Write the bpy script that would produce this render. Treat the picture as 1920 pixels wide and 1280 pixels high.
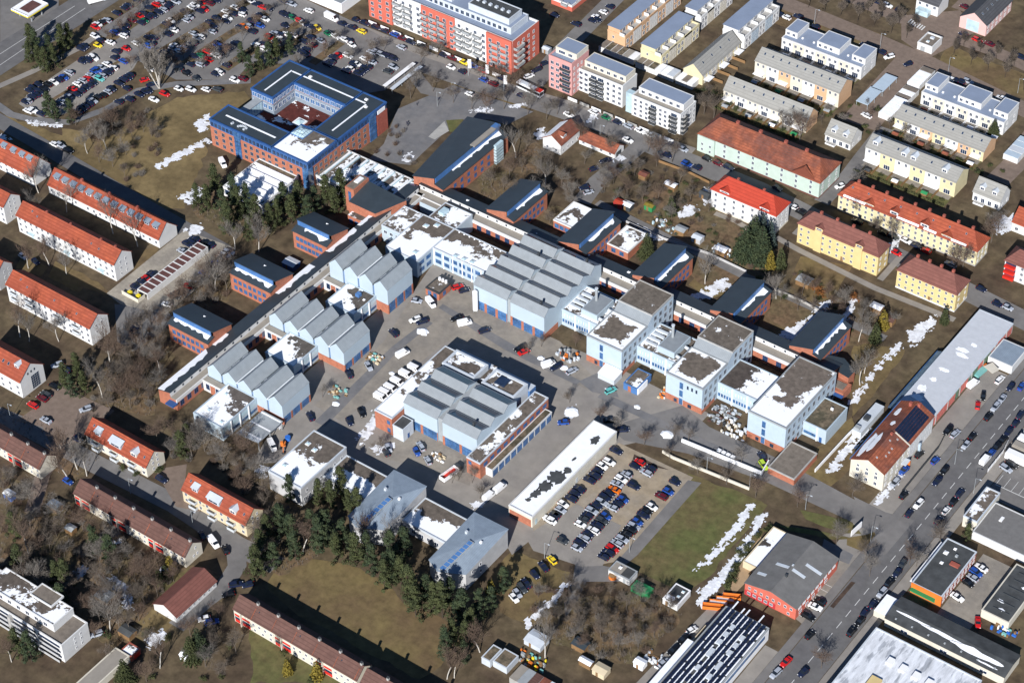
import bpy, math, random
from mathutils import Vector, Matrix
from mathutils.geometry import tessellate_polygon
R = math.radians
SC = bpy.context.scene
COL = SC.collection
for o in list(bpy.data.objects):
    bpy.data.objects.remove(o)

# ------------------------------------------------------------ camera, sky, sun, exposure
cam_d = bpy.data.cameras.new('aerial_camera')
cam = bpy.data.objects.new('aerial_camera', cam_d)
COL.objects.link(cam)
cam.matrix_world = Matrix(((0.806938, -0.386115, 0.446952, 353.963),
                           (0.590440, 0.546828, -0.593599, -470.101),
                           (-0.015209, 0.742896, 0.669234, 530.000), (0, 0, 0, 1)))
cam_d.sensor_width = 36.0
cam_d.lens = 36.0 * 4299.29 / 1920.0
cam_d.clip_start = 5.0
cam_d.clip_end = 6000.0
SC.camera = cam
SUN_EL, SHADOW_AZ = 30.0, 111.0            # shadows run towards this azimuth (degrees from +X)
world = bpy.data.worlds.new('World')
SC.world = world
world.use_nodes = True
wn = world.node_tree
sky = wn.nodes.new('ShaderNodeTexSky')
sky.sky_type = 'NISHITA'
sky.sun_disc = False
sky.sun_elevation = R(SUN_EL)
sky.sun_rotation = R(90.0 - (SHADOW_AZ + 180.0))
sky.altitude = 500.0
sky.ozone_density = 7.0
sky.dust_density = 0.0
bg = wn.nodes['Background']
bg.inputs['Strength'].default_value = 0.056
wn.links.new(sky.outputs['Color'], bg.inputs['Color'])
sun_d = bpy.data.lights.new('sun', 'SUN')
sun_d.energy = 4.6
sun_d.angle = R(0.5)
sun_d.color = (1.0, 0.975, 0.95)
sun = bpy.data.objects.new('sun', sun_d)
COL.objects.link(sun)
_d = Vector((math.cos(R(SHADOW_AZ)) * math.cos(R(SUN_EL)), math.sin(R(SHADOW_AZ)) * math.cos(R(SUN_EL)), -math.sin(R(SUN_EL))))
sun.rotation_euler = _d.to_track_quat('-Z', 'Y').to_euler()
sun.location = (0, -200, 300)
SC.view_settings.view_transform = 'Standard'
SC.view_settings.look = 'None'
SC.view_settings.gamma = 1.0
SC.view_settings.use_curve_mapping = False
SC.view_settings.exposure = 0.60
SC.cycles.max_bounces = 4
SC.cycles.diffuse_bounces = 2
SC.cycles.glossy_bounces = 2
SC.cycles.transmission_bounces = 2

# ------------------------------------------------------------ materials
MATS = {}

def mat(name, col, rough=0.85, var=0.12, scale=0.35, spec=0.25, metal=0.0, col2=None, detail=6.0, thr=None, soft=0.06, scale2=None, stretch=None, bump=0.0):
    """Noise-mottled material: brightness varies by var; col2 is mixed in where a second noise passes thr."""
    if name in MATS:
        return MATS[name]
    m = bpy.data.materials.new(name)
    m.use_nodes = True
    nt = m.node_tree
    b = nt.nodes['Principled BSDF']
    b.inputs['Roughness'].default_value = rough
    b.inputs['Metallic'].default_value = metal
    b.inputs['Specular IOR Level'].default_value = spec
    geo = nt.nodes.new('ShaderNodeNewGeometry')
    vec = geo.outputs['Position']
    if stretch:
        mp = nt.nodes.new('ShaderNodeMapping')
        mp.inputs['Rotation'].default_value = (0, 0, R(stretch[0]))
        mp.inputs['Scale'].default_value = stretch[1]
        nt.links.new(vec, mp.inputs['Vector'])
        vec = mp.outputs['Vector']
    n = nt.nodes.new('ShaderNodeTexNoise')
    n.inputs['Scale'].default_value = scale
    n.inputs['Detail'].default_value = detail
    n.inputs['Roughness'].default_value = 0.65
    nt.links.new(vec, n.inputs['Vector'])
    mr = nt.nodes.new('ShaderNodeMapRange')
    mr.inputs['From Min'].default_value = 0.25
    mr.inputs['From Max'].default_value = 0.75
    mr.inputs['To Min'].default_value = 1.0 - var * 1.6
    mr.inputs['To Max'].default_value = 1.0 + var * 1.6
    nt.links.new(n.outputs['Fac'], mr.inputs['Value'])
    base = nt.nodes.new('ShaderNodeMix')
    base.data_type = 'RGBA'
    base.blend_type = 'MIX'
    base.inputs['A'].default_value = (*col, 1)
    base.inputs['B'].default_value = (*(col2 or col), 1)
    base.inputs['Factor'].default_value = 0.0
    if col2:
        n2 = nt.nodes.new('ShaderNodeTexNoise')
        n2.inputs['Scale'].default_value = scale2 or scale * 0.5
        n2.inputs['Detail'].default_value = 8.0
        n2.inputs['Roughness'].default_value = 0.6
        nt.links.new(vec, n2.inputs['Vector'])
        r2 = nt.nodes.new('ShaderNodeMapRange')
        t = 0.5 if thr is None else thr
        r2.inputs['From Min'].default_value = t - soft
        r2.inputs['From Max'].default_value = t + soft
        nt.links.new(n2.outputs['Fac'], r2.inputs['Value'])
        nt.links.new(r2.outputs['Result'], base.inputs['Factor'])
    mul = nt.nodes.new('ShaderNodeMix')
    mul.data_type = 'RGBA'
    mul.blend_type = 'MULTIPLY'
    mul.inputs['Factor'].default_value = 1.0
    nt.links.new(base.outputs['Result'], mul.inputs['A'])
    nt.links.new(mr.outputs['Result'], mul.inputs['B'])
    nt.links.new(mul.outputs['Result'], b.inputs['Base Color'])
    if bump:
        bp = nt.nodes.new('ShaderNodeBump')
        bp.inputs['Strength'].default_value = bump
        bp.inputs['Distance'].default_value = 0.1
        nt.links.new(n.outputs['Fac'], bp.inputs['Height'])
        nt.links.new(bp.outputs['Normal'], b.inputs['Normal'])
    MATS[name] = m
    return m

def striped(name, col, dcol, period, axis='x', width=0.12, rough=0.6, var=0.12, spec=0.3, metal=0.0, col2=None):
    """Regular seams (standing-seam sheet, tile courses, cladding joints) in the object's own axes."""
    m = mat(name, col, rough=rough, var=var, scale=0.5, spec=spec, metal=metal, col2=col2, scale2=.13, soft=.09)
    nt = m.node_tree
    if nt.nodes.get('Wave'):
        return m
    b = nt.nodes['Principled BSDF']
    src = b.inputs['Base Color'].links[0].from_socket
    tc = nt.nodes.new('ShaderNodeTexCoord')
    sep = nt.nodes.new('ShaderNodeSeparateXYZ')
    nt.links.new(tc.outputs['Object'], sep.inputs[0])
    w = nt.nodes.new('ShaderNodeMath'); w.name = 'Wave'
    w.operation = 'MODULO'
    ab = nt.nodes.new('ShaderNodeMath'); ab.operation = 'ABSOLUTE'
    nt.links.new(sep.outputs[{'x': 0, 'y': 1, 'z': 2}[axis]], ab.inputs[0])
    nt.links.new(ab.outputs[0], w.inputs[0])
    w.inputs[1].default_value = period
    lt = nt.nodes.new('ShaderNodeMath'); lt.operation = 'LESS_THAN'
    nt.links.new(w.outputs[0], lt.inputs[0])
    lt.inputs[1].default_value = width
    mx = nt.nodes.new('ShaderNodeMix'); mx.data_type = 'RGBA'
    nt.links.new(lt.outputs[0], mx.inputs['Factor'])
    nt.links.new(src, mx.inputs['A'])
    mx.inputs['B'].default_value = (*dcol, 1)
    nt.links.new(mx.outputs['Result'], b.inputs['Base Color'])
    return m

def snow_roof(name, ground, thr, scale=0.15, seed=0.0, bias=(0, 0, 0), snow=(0.84, 0.86, 0.88)):
    """A gravel or felt roof on which melting snow still lies in ragged patches; bias = how far the
    snow favours the +x side, the +y side and the rim of the roof (its parapets shade it there)."""
    if name in MATS:
        return MATS[name]
    m = mat(name, ground, rough=0.95, var=0.28, scale=0.6)
    nt = m.node_tree
    b = nt.nodes['Principled BSDF']
    src = b.inputs['Base Color'].links[0].from_socket
    geo = [n for n in nt.nodes if n.type == 'NEW_GEOMETRY'][0]
    def math_(op, x, y):
        n = nt.nodes.new('ShaderNodeMath'); n.operation = op
        for i, v in enumerate((x, y)):
            if isinstance(v, (int, float)): n.inputs[i].default_value = v
            elif v is not None: nt.links.new(v, n.inputs[i])
        return n.outputs[0]
    add = nt.nodes.new('ShaderNodeVectorMath'); add.operation = 'ADD'
    add.inputs[1].default_value = (seed * 37.1, seed * 11.7, seed * 5.3)
    nt.links.new(geo.outputs['Position'], add.inputs[0])
    n = nt.nodes.new('ShaderNodeTexNoise')
    n.inputs['Scale'].default_value = scale
    n.inputs['Detail'].default_value = 10.0
    n.inputs['Roughness'].default_value = 0.70
    n.inputs['Distortion'].default_value = 0.15
    nt.links.new(add.outputs[0], n.inputs['Vector'])
    val = n.outputs['Fac']
    if any(bias):
        tc = nt.nodes.new('ShaderNodeTexCoord'); sp = nt.nodes.new('ShaderNodeSeparateXYZ')
        nt.links.new(tc.outputs['Generated'], sp.inputs[0])
        dx, dy = math_('SUBTRACT', sp.outputs[0], 0.5), math_('SUBTRACT', sp.outputs[1], 0.5)
        rim = math_('SUBTRACT', math_('MAXIMUM', math_('ABSOLUTE', dx, None), math_('ABSOLUTE', dy, None)), 0.33)
        for k, v in zip(bias, (dx, dy, rim)):
            if k: val = math_('ADD', val, math_('MULTIPLY', v, k))
    r = nt.nodes.new('ShaderNodeMapRange')
    r.inputs['From Min'].default_value = thr - 0.008
    r.inputs['From Max'].default_value = thr + 0.008
    nt.links.new(val, r.inputs['Value'])
    mx = nt.nodes.new('ShaderNodeMix'); mx.data_type = 'RGBA'
    nt.links.new(r.outputs['Result'], mx.inputs['Factor'])
    nt.links.new(src, mx.inputs['A'])
    mx.inputs['B'].default_value = (*snow, 1)
    nt.links.new(mx.outputs['Result'], b.inputs['Base Color'])
    return m

M = {}
def dm(key, *a, **k):
    M[key] = mat(key, *a, **k)
dm('white_render', (0.60, 0.60, 0.59), var=0.05)
dm('cream_render', (0.56, 0.47, 0.32), var=0.06)
dm('cream_white', (0.58, 0.54, 0.45), var=0.06)
dm('yellow_render', (0.60, 0.465, 0.22), var=0.06)
dm('pale_yellow', (0.60, 0.53, 0.33), var=0.06)
dm('apricot_render', (0.57, 0.36, 0.21), var=0.06)
dm('mint_render', (0.44, 0.53, 0.47), var=0.06)
dm('pink_render', (0.66, 0.30, 0.29), var=0.05)
dm('pale_pink', (0.55, 0.28, 0.26), var=0.05)
dm('coral_render', (0.50, 0.125, 0.085), var=0.06)
dm('red_render', (0.42, 0.035, 0.04), var=0.08)
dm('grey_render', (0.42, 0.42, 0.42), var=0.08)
dm('concrete', (0.36, 0.35, 0.33), var=0.12)
dm('blue_white', (0.40, 0.48, 0.54), rough=0.55, var=0.04, scale=0.15)
dm('pale_blue_render', (0.40, 0.485, 0.56), rough=0.7, var=0.05)
dm('brick', (0.36, 0.135, 0.082), var=0.16, scale=0.9)
dm('brick_red', (0.30, 0.085, 0.06), var=0.16, scale=0.9)
dm('blue_metal', (0.03, 0.09, 0.25), rough=0.4, var=0.15, spec=0.5)
dm('blue_panel', (0.065, 0.16, 0.36), rough=0.35, var=0.12, spec=0.5)
dm('glass_dark', (0.02, 0.035, 0.07), rough=0.12, var=0.3, scale=0.4, spec=0.7)
dm('glass_blue', (0.05, 0.125, 0.26), rough=0.15, var=0.5, scale=0.5, spec=0.7)
dm('glass_pale', (0.42, 0.55, 0.60), rough=0.2, var=0.15, spec=0.6)
dm('white_paint', (0.80, 0.80, 0.80), rough=0.5, var=0.03)
dm('snow', (0.84, 0.86, 0.89), rough=0.9, var=0.07, scale=0.5)
dm('old_snow', (0.74, 0.76, 0.80), rough=0.95, var=0.12, scale=0.9, col2=(0.52, 0.52, 0.52), scale2=0.35, soft=.12, thr=.56)
dm('grey_metal', (0.30, 0.32, 0.33), rough=0.5, var=0.1, spec=0.4)
dm('dark_metal', (0.05, 0.055, 0.06), rough=0.5, var=0.1)
dm('light_metal', (0.50, 0.54, 0.58), rough=0.45, var=0.08, spec=0.4)
dm('blue_grey_roof', (0.215, 0.26, 0.345), rough=0.6, var=0.06, scale=0.2)
dm('tan_roof', (0.27, 0.245, 0.21), rough=0.85, var=0.08)
dm('slate_green', (0.036, 0.048, 0.058), rough=0.5, var=0.10, scale=0.25, spec=0.4)
dm('bitumen', (0.060, 0.064, 0.066), rough=0.9, var=0.25, scale=0.3)
dm('gravel_roof', (0.17, 0.145, 0.12), rough=0.95, var=0.2, scale=0.6)
dm('sedum_roof', (0.085, 0.075, 0.05), rough=0.95, var=0.35, scale=0.5, col2=(0.14, 0.11, 0.075))
dm('brown_roof_felt', (0.11, 0.05, 0.045), rough=0.9, var=0.2)
dm('solar', (0.012, 0.018, 0.04), rough=0.15, var=0.15, spec=0.7)
dm('wood', (0.22, 0.13, 0.06), rough=0.8, var=0.2)
dm('orange_paint', (0.62, 0.17, 0.03), rough=0.5, var=0.08)
dm('green_paint', (0.03, 0.22, 0.08), rough=0.5, var=0.08)
dm('teal_paint', (0.18, 0.42, 0.40), rough=0.5, var=0.08)
dm('yellow_paint', (0.75, 0.60, 0.03), rough=0.5, var=0.05)
dm('red_paint', (0.55, 0.03, 0.02), rough=0.4, var=0.05)
dm('blue_paint', (0.03, 0.14, 0.50), rough=0.4, var=0.05)
M['tile_orange'] = striped('tile_orange', (0.31, 0.072, 0.034), (0.22, 0.047, 0.023), 0.9, 'y', 0.2, rough=0.8, var=0.2, col2=(.265, .062, .034))
M['tile_red'] = striped('tile_red', (0.38, 0.046, 0.024), (0.29, 0.032, 0.017), 0.9, 'y', 0.16, rough=0.8, var=0.10)
M['tile_rust'] = striped('tile_rust', (0.27, 0.082, 0.042), (0.17, 0.05, 0.03), 0.9, 'y', 0.16, rough=0.85, var=0.3, col2=(0.145, 0.058, 0.042))
M['tile_brown'] = striped('tile_brown', (0.115, 0.060, 0.048), (0.085, 0.042, 0.034), 0.9, 'y', 0.16, rough=0.85, var=0.18)
M['tile_maroon'] = striped('tile_maroon', (0.175, 0.070, 0.055), (0.13, 0.05, 0.04), 0.9, 'y', 0.16, rough=0.85, var=0.15)
M['tile_grey'] = striped('tile_grey', (0.27, 0.265, 0.245), (0.22, 0.215, 0.20), 0.9, 'y', 0.16, rough=0.8, var=0.07)
M['tile_dark'] = striped('tile_dark', (0.07, 0.072, 0.078), (0.05, 0.05, 0.055), 0.9, 'y', 0.16, rough=0.8, var=0.12)
M['zinc'] = striped('zinc', (0.235, 0.258, 0.275), (0.195, 0.215, 0.23), 0.6, 'x', 0.06, rough=0.5, var=0.08, spec=0.4)
M['zinc_y'] = striped('zinc_y', (0.26, 0.29, 0.31), (0.215, 0.24, 0.26), 0.6, 'y', 0.06, rough=0.5, var=0.08, spec=0.4)
M['zinc_blue'] = striped('zinc_blue', (0.225, 0.275, 0.33), (0.18, 0.22, 0.27), 0.6, 'x', 0.07, rough=0.5, var=0.10, spec=0.4)
for i, (thr, gcol) in enumerate([(0.45, (0.075, 0.062, 0.054)), (0.505, (0.10, 0.082, 0.068)), (0.55, (0.13, 0.108, 0.088)), (0.60, (0.13, 0.11, 0.09)), (0.405, (0.06, 0.052, 0.046))]):
    for s in range(3):
        M['snowy%d%s' % (i, 'abc'[s])] = snow_roof('snow_roof_%d%s' % (i, 'abc'[s]), gcol, thr, seed=1.0 + s + 3 * i)
for k_, g_, t_, b_, s_ in (('rim', (.135, .112, .09), .53, (0, 0, .9), 2), ('rim2', (.13, .108, .088), .54, (.05, -.1, .9), 5), ('front', (.12, .10, .082), .465, (0, -.42, .15), 7), ('front2', (.12, .10, .082), .45, (0, -.75, 0), 8), ('front3', (.12, .10, .082), .45, (.1, -.75, .1), 11),
        ('side', (.075, .062, .054), .49, (.5, -.1, 0), 12), ('speck', (.10, .085, .075), .45, (-.25, -.3, .1), 13), ('speck2', (.09, .08, .07), .47, (-.3, -.3, .2), 14), ('big', (.14, .115, .095), .50, (.12, -.32, .45), 16)):
    M['sn_' + k_] = snow_roof('snow_roof_' + k_, g_, t_, seed=s_, bias=b_, scale=.22 if 'speck' in k_ else .15)
M['snow_tiles'] = snow_roof('snow_on_tiles', (0.22, 0.065, 0.04), 0.44, scale=0.16, seed=4.0)
M['snow_slate'] = snow_roof('snow_on_slate', (0.05, 0.068, 0.076), 0.42, scale=0.10, seed=9.0)

# ------------------------------------------------------------ mesh building
class MB:
    def __init__(self):
        self.v, self.f, self.mi = [], [], []
    def quad(self, pts, m=0):
        b = len(self.v)
        self.v += [tuple(p) for p in pts]
        self.f.append(tuple(range(b, b + len(pts))))
        self.mi.append(m)
        return self
    def box(self, x0, x1, y0, y1, z0, z1, m=0, top=None, bottom=True):
        b = len(self.v)
        self.v += [(x0, y0, z0), (x1, y0, z0), (x1, y1, z0), (x0, y1, z0), (x0, y0, z1), (x1, y0, z1), (x1, y1, z1), (x0, y1, z1)]
        fs = [(0, 1, 5, 4), (1, 2, 6, 5), (2, 3, 7, 6), (3, 0, 4, 7), (4, 5, 6, 7)]
        ms = [m, m, m, m, m if top is None else top]
        if bottom:
            fs.append((3, 2, 1, 0)); ms.append(m)
        self.f += [tuple(b + i for i in f) for f in fs]
        self.mi += ms
        return self
    def prism(self, poly, z0, z1, m=0, top=None, side=None):
        """poly: counter-clockwise (x, y); z1 may be a list, one height per corner"""
        n = len(poly)
        zt = z1 if isinstance(z1, (list, tuple)) else [z1] * n
        b = len(self.v)
        self.v += [(x, y, z0) for x, y in poly] + [(poly[i][0], poly[i][1], zt[i]) for i in range(n)]
        for i in range(n):
            j = (i + 1) % n
            self.f.append((b + i, b + j, b + n + j, b + n + i)); self.mi.append(m if side is None else side)
        for tri in tessellate_polygon([[Vector((x, y, 0)) for x, y in poly]]):
            a, c, d = [poly[k] for k in tri]
            if (c[0] - a[0]) * (d[1] - a[1]) - (c[1] - a[1]) * (d[0] - a[0]) < 0:
                tri = tri[::-1]
            self.f.append(tuple(b + n + k for k in tri)); self.mi.append(m if top is None else top)
        return self
    def tube(self, p, q, r0, r1, n=6, m=0):
        p, q = Vector(p), Vector(q)
        d = (q - p).normalized()
        a = d.orthogonal().normalized()
        c = d.cross(a)
        b = len(self.v)
        for k in range(n):
            w = a * math.cos(2 * math.pi * k / n) + c * math.sin(2 * math.pi * k / n)
            self.v.append(tuple(p + w * r0)); self.v.append(tuple(q + w * r1))
        for k in range(n):
            j = (k + 1) % n
            self.f.append((b + 2 * k, b + 2 * j, b + 2 * j + 1, b + 2 * k + 1)); self.mi.append(m)
        self.f.append(tuple(b + 2 * k + 1 for k in range(n))); self.mi.append(m)
        return self
    def mesh(self, name, mats, smooth=False):
        me = bpy.data.meshes.new(name)
        me.from_pydata(self.v, [], self.f)
        for m in mats:
            me.materials.append(m if not isinstance(m, str) else M[m])
        if len(mats) > 1:
            me.polygons.foreach_set('material_index', self.mi)
        if smooth:
            me.polygons.foreach_set('use_smooth', [True] * len(self.f))
        me.update()
        return me

def link(name, data, parent=None, loc=(0, 0, 0), rz=0.0):
    o = bpy.data.objects.new(name, data)
    COL.objects.link(o)
    if parent is not None:
        o.parent = parent
    o.location = loc
    if rz:
        o.rotation_euler = (0, 0, rz)
    return o

def part(name, mb, mats, parent, smooth=False, label=None, loc=(0, 0, 0), rz=0.0):
    if isinstance(mats, str):
        mats = [mats]
    o = link(name, mb.mesh(name, mats, smooth), parent, loc, rz)
    if label:
        o['label'] = label
    return o

def tag(o, label=None, cat=None, group=None, kind=None):
    if label: o['label'] = label
    if cat: o['category'] = cat
    if group: o['group'] = group
    if kind: o['kind'] = kind
    return o

def thing(name, label, cat, x=0, y=0, ang=0, group=None, z=0):
    o = link(name, None, None, (x, y, z), R(ang))
    o.empty_display_size = 1
    return tag(o, label, cat, group)

def single(name, mb, mats, label, cat, x=0, y=0, ang=0, group=None, z=0):
    if isinstance(mats, str):
        mats = [mats]
    o = link(name, mb.mesh(name, mats), None, (x, y, z), R(ang))
    return tag(o, label, cat, group)

# ------------------------------------------------------------ building kit
_WIN = {}
STYLES = {'w': ('white_paint', 'glass_dark'), 'b': ('blue_metal', 'glass_blue'), 'g': ('grey_metal', 'glass_dark'),
          'p': ('white_paint', 'glass_pale'), 'd': ('dark_metal', 'glass_dark'), 'n': ('blue_metal', 'glass_dark'), 'm': ('white_paint', 'glass_blue')}

def window_mesh(w, h, style, mull=1, trans=0):
    key = (round(w, 2), round(h, 2), style, mull, trans)
    if key not in _WIN:
        mb = MB()
        t = 0.06
        mb.quad([(-w / 2 + t, -0.02, t), (w / 2 - t, -0.02, t), (w / 2 - t, -0.02, h - t), (-w / 2 + t, -0.02, h - t)], 1)
        for x0, x1, z0, z1 in [(-w / 2, w / 2, 0, t), (-w / 2, w / 2, h - t, h), (-w / 2, -w / 2 + t, t, h - t), (w / 2 - t, w / 2, t, h - t)]:
            mb.box(x0, x1, -0.07, 0.0, z0, z1, 0, bottom=False)
        for k in range(mull):
            x = -w / 2 + w * (k + 1) / (mull + 1)
            mb.box(x - 0.03, x + 0.03, -0.06, -0.01, t, h - t, 0, bottom=False)
        for k in range(trans):
            z = h * (k + 1) / (trans + 1)
            mb.box(-w / 2 + t, w / 2 - t, -0.055, -0.01, z - 0.04, z + 0.04, 0, bottom=False)
        _WIN[key] = mb.mesh('window', list(STYLES[style]))
    return _WIN[key]

_MESHES = {}
def shared(key, fn):
    if key not in _MESHES:
        _MESHES[key] = fn()
    return _MESHES[key]

class Building:
    def __init__(self, t, L, D, he, hr=None):
        self.t, self.L, self.D, self.he, self.hr = t, L, D, he, hr or he
    def on(self, face, u, z, out=0.0):
        L, D = self.L, self.D
        if face == 'S': return (u, -out, z), 0.0
        if face == 'E': return (L + out, u, z), R(90)
        if face == 'N': return (L - u, D + out, z), R(180)
        return (-out, D - u, z), R(-90)
    def flen(self, face):
        return self.L if face in 'SN' else self.D
    def win(self, face, z, n, w=1.2, h=1.4, u0=None, u1=None, style='w', mull=1, trans=0, skip=(), name='window', out=0.0, parent=None):
        F = self.flen(face)
        u0 = 0.0 if u0 is None else u0
        u1 = F if u1 is None else u1
        me = window_mesh(w, h, style, mull, trans)
        for k in range(n):
            if k in skip:
                continue
            u = u0 + (u1 - u0) * (k + 0.5) / n
            loc, rz = self.on(face, u, z, out)
            link(name, me, parent or self.t, loc, rz)
        return self
    def slab(self, name, face, u0, u1, z0, z1, m, out=0.05, depth=0.0, label=None):
        """A panel or box standing proud of a wall."""
        mb = MB().box(u0, u1, -out, depth, z0, z1)
        loc, rz = self.on(face, 0, 0)
        return part(name, mb, [m], self.t, label=label, loc=loc, rz=rz)
    def balcony(self, face, u, z, w=3.0, d=1.3, rail='grey_metal', floor='concrete', hr=1.0):
        def mk():
            mb = MB()
            mb.box(-w / 2, w / 2, -d, 0, -0.18, 0, 0)
            mb.box(-w / 2, w / 2, -d, -d + 0.06, 0.05, hr, 1)
            mb.box(-w / 2, -w / 2 + 0.06, -d + 0.06, 0, 0.05, hr, 1)
            mb.box(w / 2 - 0.06, w / 2, -d + 0.06, 0, 0.05, hr, 1)
            return mb.mesh('balcony', [floor, rail])
        loc, rz = self.on(face, u, z)
        link('balcony', shared(('bal', w, d, rail, floor, hr), mk), self.t, loc, rz)
    # --- pitched roofs only
    def roof_z(self, y):
        D = self.D
        return self.he + (self.hr - self.he) * (1 - abs(y - D / 2) / (D / 2))
    def chimney(self, u, v=None, h=1.2, w=0.8, m='brick_red', top='brick_red'):
        v = self.D / 2 if v is None else v
        z = self.roof_z(v)
        def mk():
            return MB().box(-w / 2, w / 2, -w / 2, w / 2, -1.2, h, 0).box(-w / 2 - .06, w / 2 + .06, -w / 2 - .06, w / 2 + .06, h, h + .12, 1).mesh('chimney', [m, top])
        link('chimney', shared(('chim', h, w, m, top), mk), self.t, (u, v, z))
    def skylight(self, u, v, w=0.8, l=1.1, style='g'):
        z = self.roof_z(v)
        s = math.atan2(self.hr - self.he, self.D / 2) * (1 if v < self.D / 2 else -1)
        o = link('skylight', window_mesh(w, l, style, 0), self.t, (u, v, z + 0.30))
        o.rotation_euler = (s - R(90), 0, 0)
    def dormer(self, u, v0=0.12, w=2.6, h=1.7, kind='shed', wall='white_render', roof='light_metal', depth=None, style='w', rise=0.5):
        """v0: front of the dormer as a share of the roof depth."""
        D = self.D
        y0 = D * v0
        z0 = self.roof_z(y0)
        sl = (self.hr - self.he) / (D / 2)
        zt = z0 + h
        y1 = min(D / 2 - 0.05, y0 + h / max(sl, .2) * (1.0 if kind == 'flat' else 0.8))
        t = self.t
        d = link('dormer', None, t, (u, y0, z0))
        d.empty_display_size = 0.5
        mb = MB().box(-w / 2, w / 2, 0, y1 - y0, -0.3, h, 0)
        part('dormer_wall', mb, [wall], d)
        rb = MB()
        if kind == 'gable':
            rb.quad([(-w / 2 - .25, -.3, h), (0, -.3, h + w * .42), (0, y1 - y0 + 1.2, h + w * .42), (-w / 2 - .25, y1 - y0 + .3, h)][::-1])
            rb.quad([(w / 2 + .25, -.3, h), (0, -.3, h + w * .42), (0, y1 - y0 + 1.2, h + w * .42), (w / 2 + .25, y1 - y0 + .3, h)])
            rb.quad([(-w / 2, 0, h), (w / 2, 0, h), (0, 0, h + w * .42)])
        else:
            rb.box(-w / 2 - .2, w / 2 + .2, -.35, y1 - y0 + 0.6, h, h + .18)
            b = len(rb.v)
            for i in (b - 6, b - 5, b - 2, b - 1):
                rb.v[i] = (rb.v[i][0], rb.v[i][1], rb.v[i][2] + rise)
        part('dormer_roof', rb, [roof], d)
        link('dormer_window', window_mesh(w * .72, h * .62, style, 1), d, (0, 0, h * .22))

def house(name, label, cat, geo, wall='white_render', roof='tile_orange', group=None, hip=0.0, over=0.45, axis='x', gable=None, plinth=None, verge=None, z0=0.0):
    """geo = x, y, ang, L (front), D, eave height, ridge height."""
    x, y, ang, L, D, he, hr = geo
    if axis == 'y':
        a = R(ang)
        x, y = x + L * math.cos(a), y + L * math.sin(a)
        ang += 90.0
        L, D = D, L
    t = thing(name, label, cat, x, y, ang, group)
    B = Building(t, L, D, he, hr)
    mb = MB()
    b = 0
    c = D / 2
    if hip > 0:
        mb.box(0, L, 0, D, z0, he, 0)
    else:
        mb.v += [(0, 0, z0), (L, 0, z0), (L, D, z0), (0, D, z0), (0, 0, he), (L, 0, he), (L, D, he), (0, D, he), (0, c, hr - .02), (L, c, hr - .02)]
        mb.f += [(0, 1, 5, 4), (1, 2, 6, 9, 5), (2, 3, 7, 6), (3, 0, 4, 8, 7)]
        mb.mi += [0, 1, 0, 1]
    part('wall', mb, [wall, gable or wall], t)
    rb = MB()
    th = 0.22
    sl = (hr - he) / c
    o = over
    ze = he - sl * o
    og = 0.2
    for dz, rev in ((th, False), (0.02, True)):
        b = len(rb.v)
        e0, e1 = (-og, L + og) if hip <= 0 else (-o, L + o)
        rb.v += [(e0, -o, ze + dz), (e1, -o, ze + dz), (e1, D + o, ze + dz), (e0, D + o, ze + dz), (e0 + (hip + (o if hip > 0 else 0)), c, hr + dz), (e1 - (hip + (o if hip > 0 else 0)), c, hr + dz)]
        fs = [(0, 1, 5, 4), (2, 3, 4, 5)]
        if hip > 0:
            fs += [(1, 2, 5), (3, 0, 4)]
        rb.f += [tuple(b + i for i in (f[::-1] if rev else f)) for f in fs]
        rb.mi += [0] * len(fs)
    n = 6
    rim = [(0, 1), (1, 2), (2, 3), (3, 0)] if hip > 0 else [(0, 1), (1, 5), (5, 2), (2, 3), (3, 4), (4, 0)]
    for i, j in rim:
        rb.f.append((n + i, n + j, j, i)); rb.mi.append(1)
    part('roof', rb, [roof, verge or roof], t)
    if plinth:
        part('plinth', MB().box(-.06, L + .06, -.06, D + .06, 0, 0.6), [plinth], t)
    return B

def flat(name, label, cat, geo, wall='white_render', roof='gravel_roof', group=None, par=0.45, pw=0.35, rim=None, base=None, base_h=0.0, z0=0.0, t=None, ox=0.0, oy=0.0):
    """geo = x, y, ang, L, D, h; wall part, roof deck, raised parapet rim, optional brick base course."""
    x, y, ang, L, D, h = geo
    if t is None:
        t = thing(name, label, cat, x, y, ang, group)
    B = Building(t, L, D, h)
    part('wall', MB().box(0, L, 0, D, max(z0, base_h), h - 0.02), [wall], t)
    if base:
        part('base_wall', MB().box(-.04, L + .04, -.04, D + .04, z0, base_h), [base], t)
    part('roof', MB().box(pw, L - pw, pw, D - pw, h - 0.02, h + 0.03), [roof], t)
    if par > 0:
        rb = MB()
        e = 0.06
        rb.box(-e, L + e, -e, pw, h - .25, h + par).box(-e, L + e, D - pw, D + e, h - .25, h + par)
        rb.box(-e, pw, pw, D - pw, h - .25, h + par).box(L - pw, L + e, pw, D - pw, h - .25, h + par)
        part('parapet', rb, [rim or wall], t)
    return B

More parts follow.
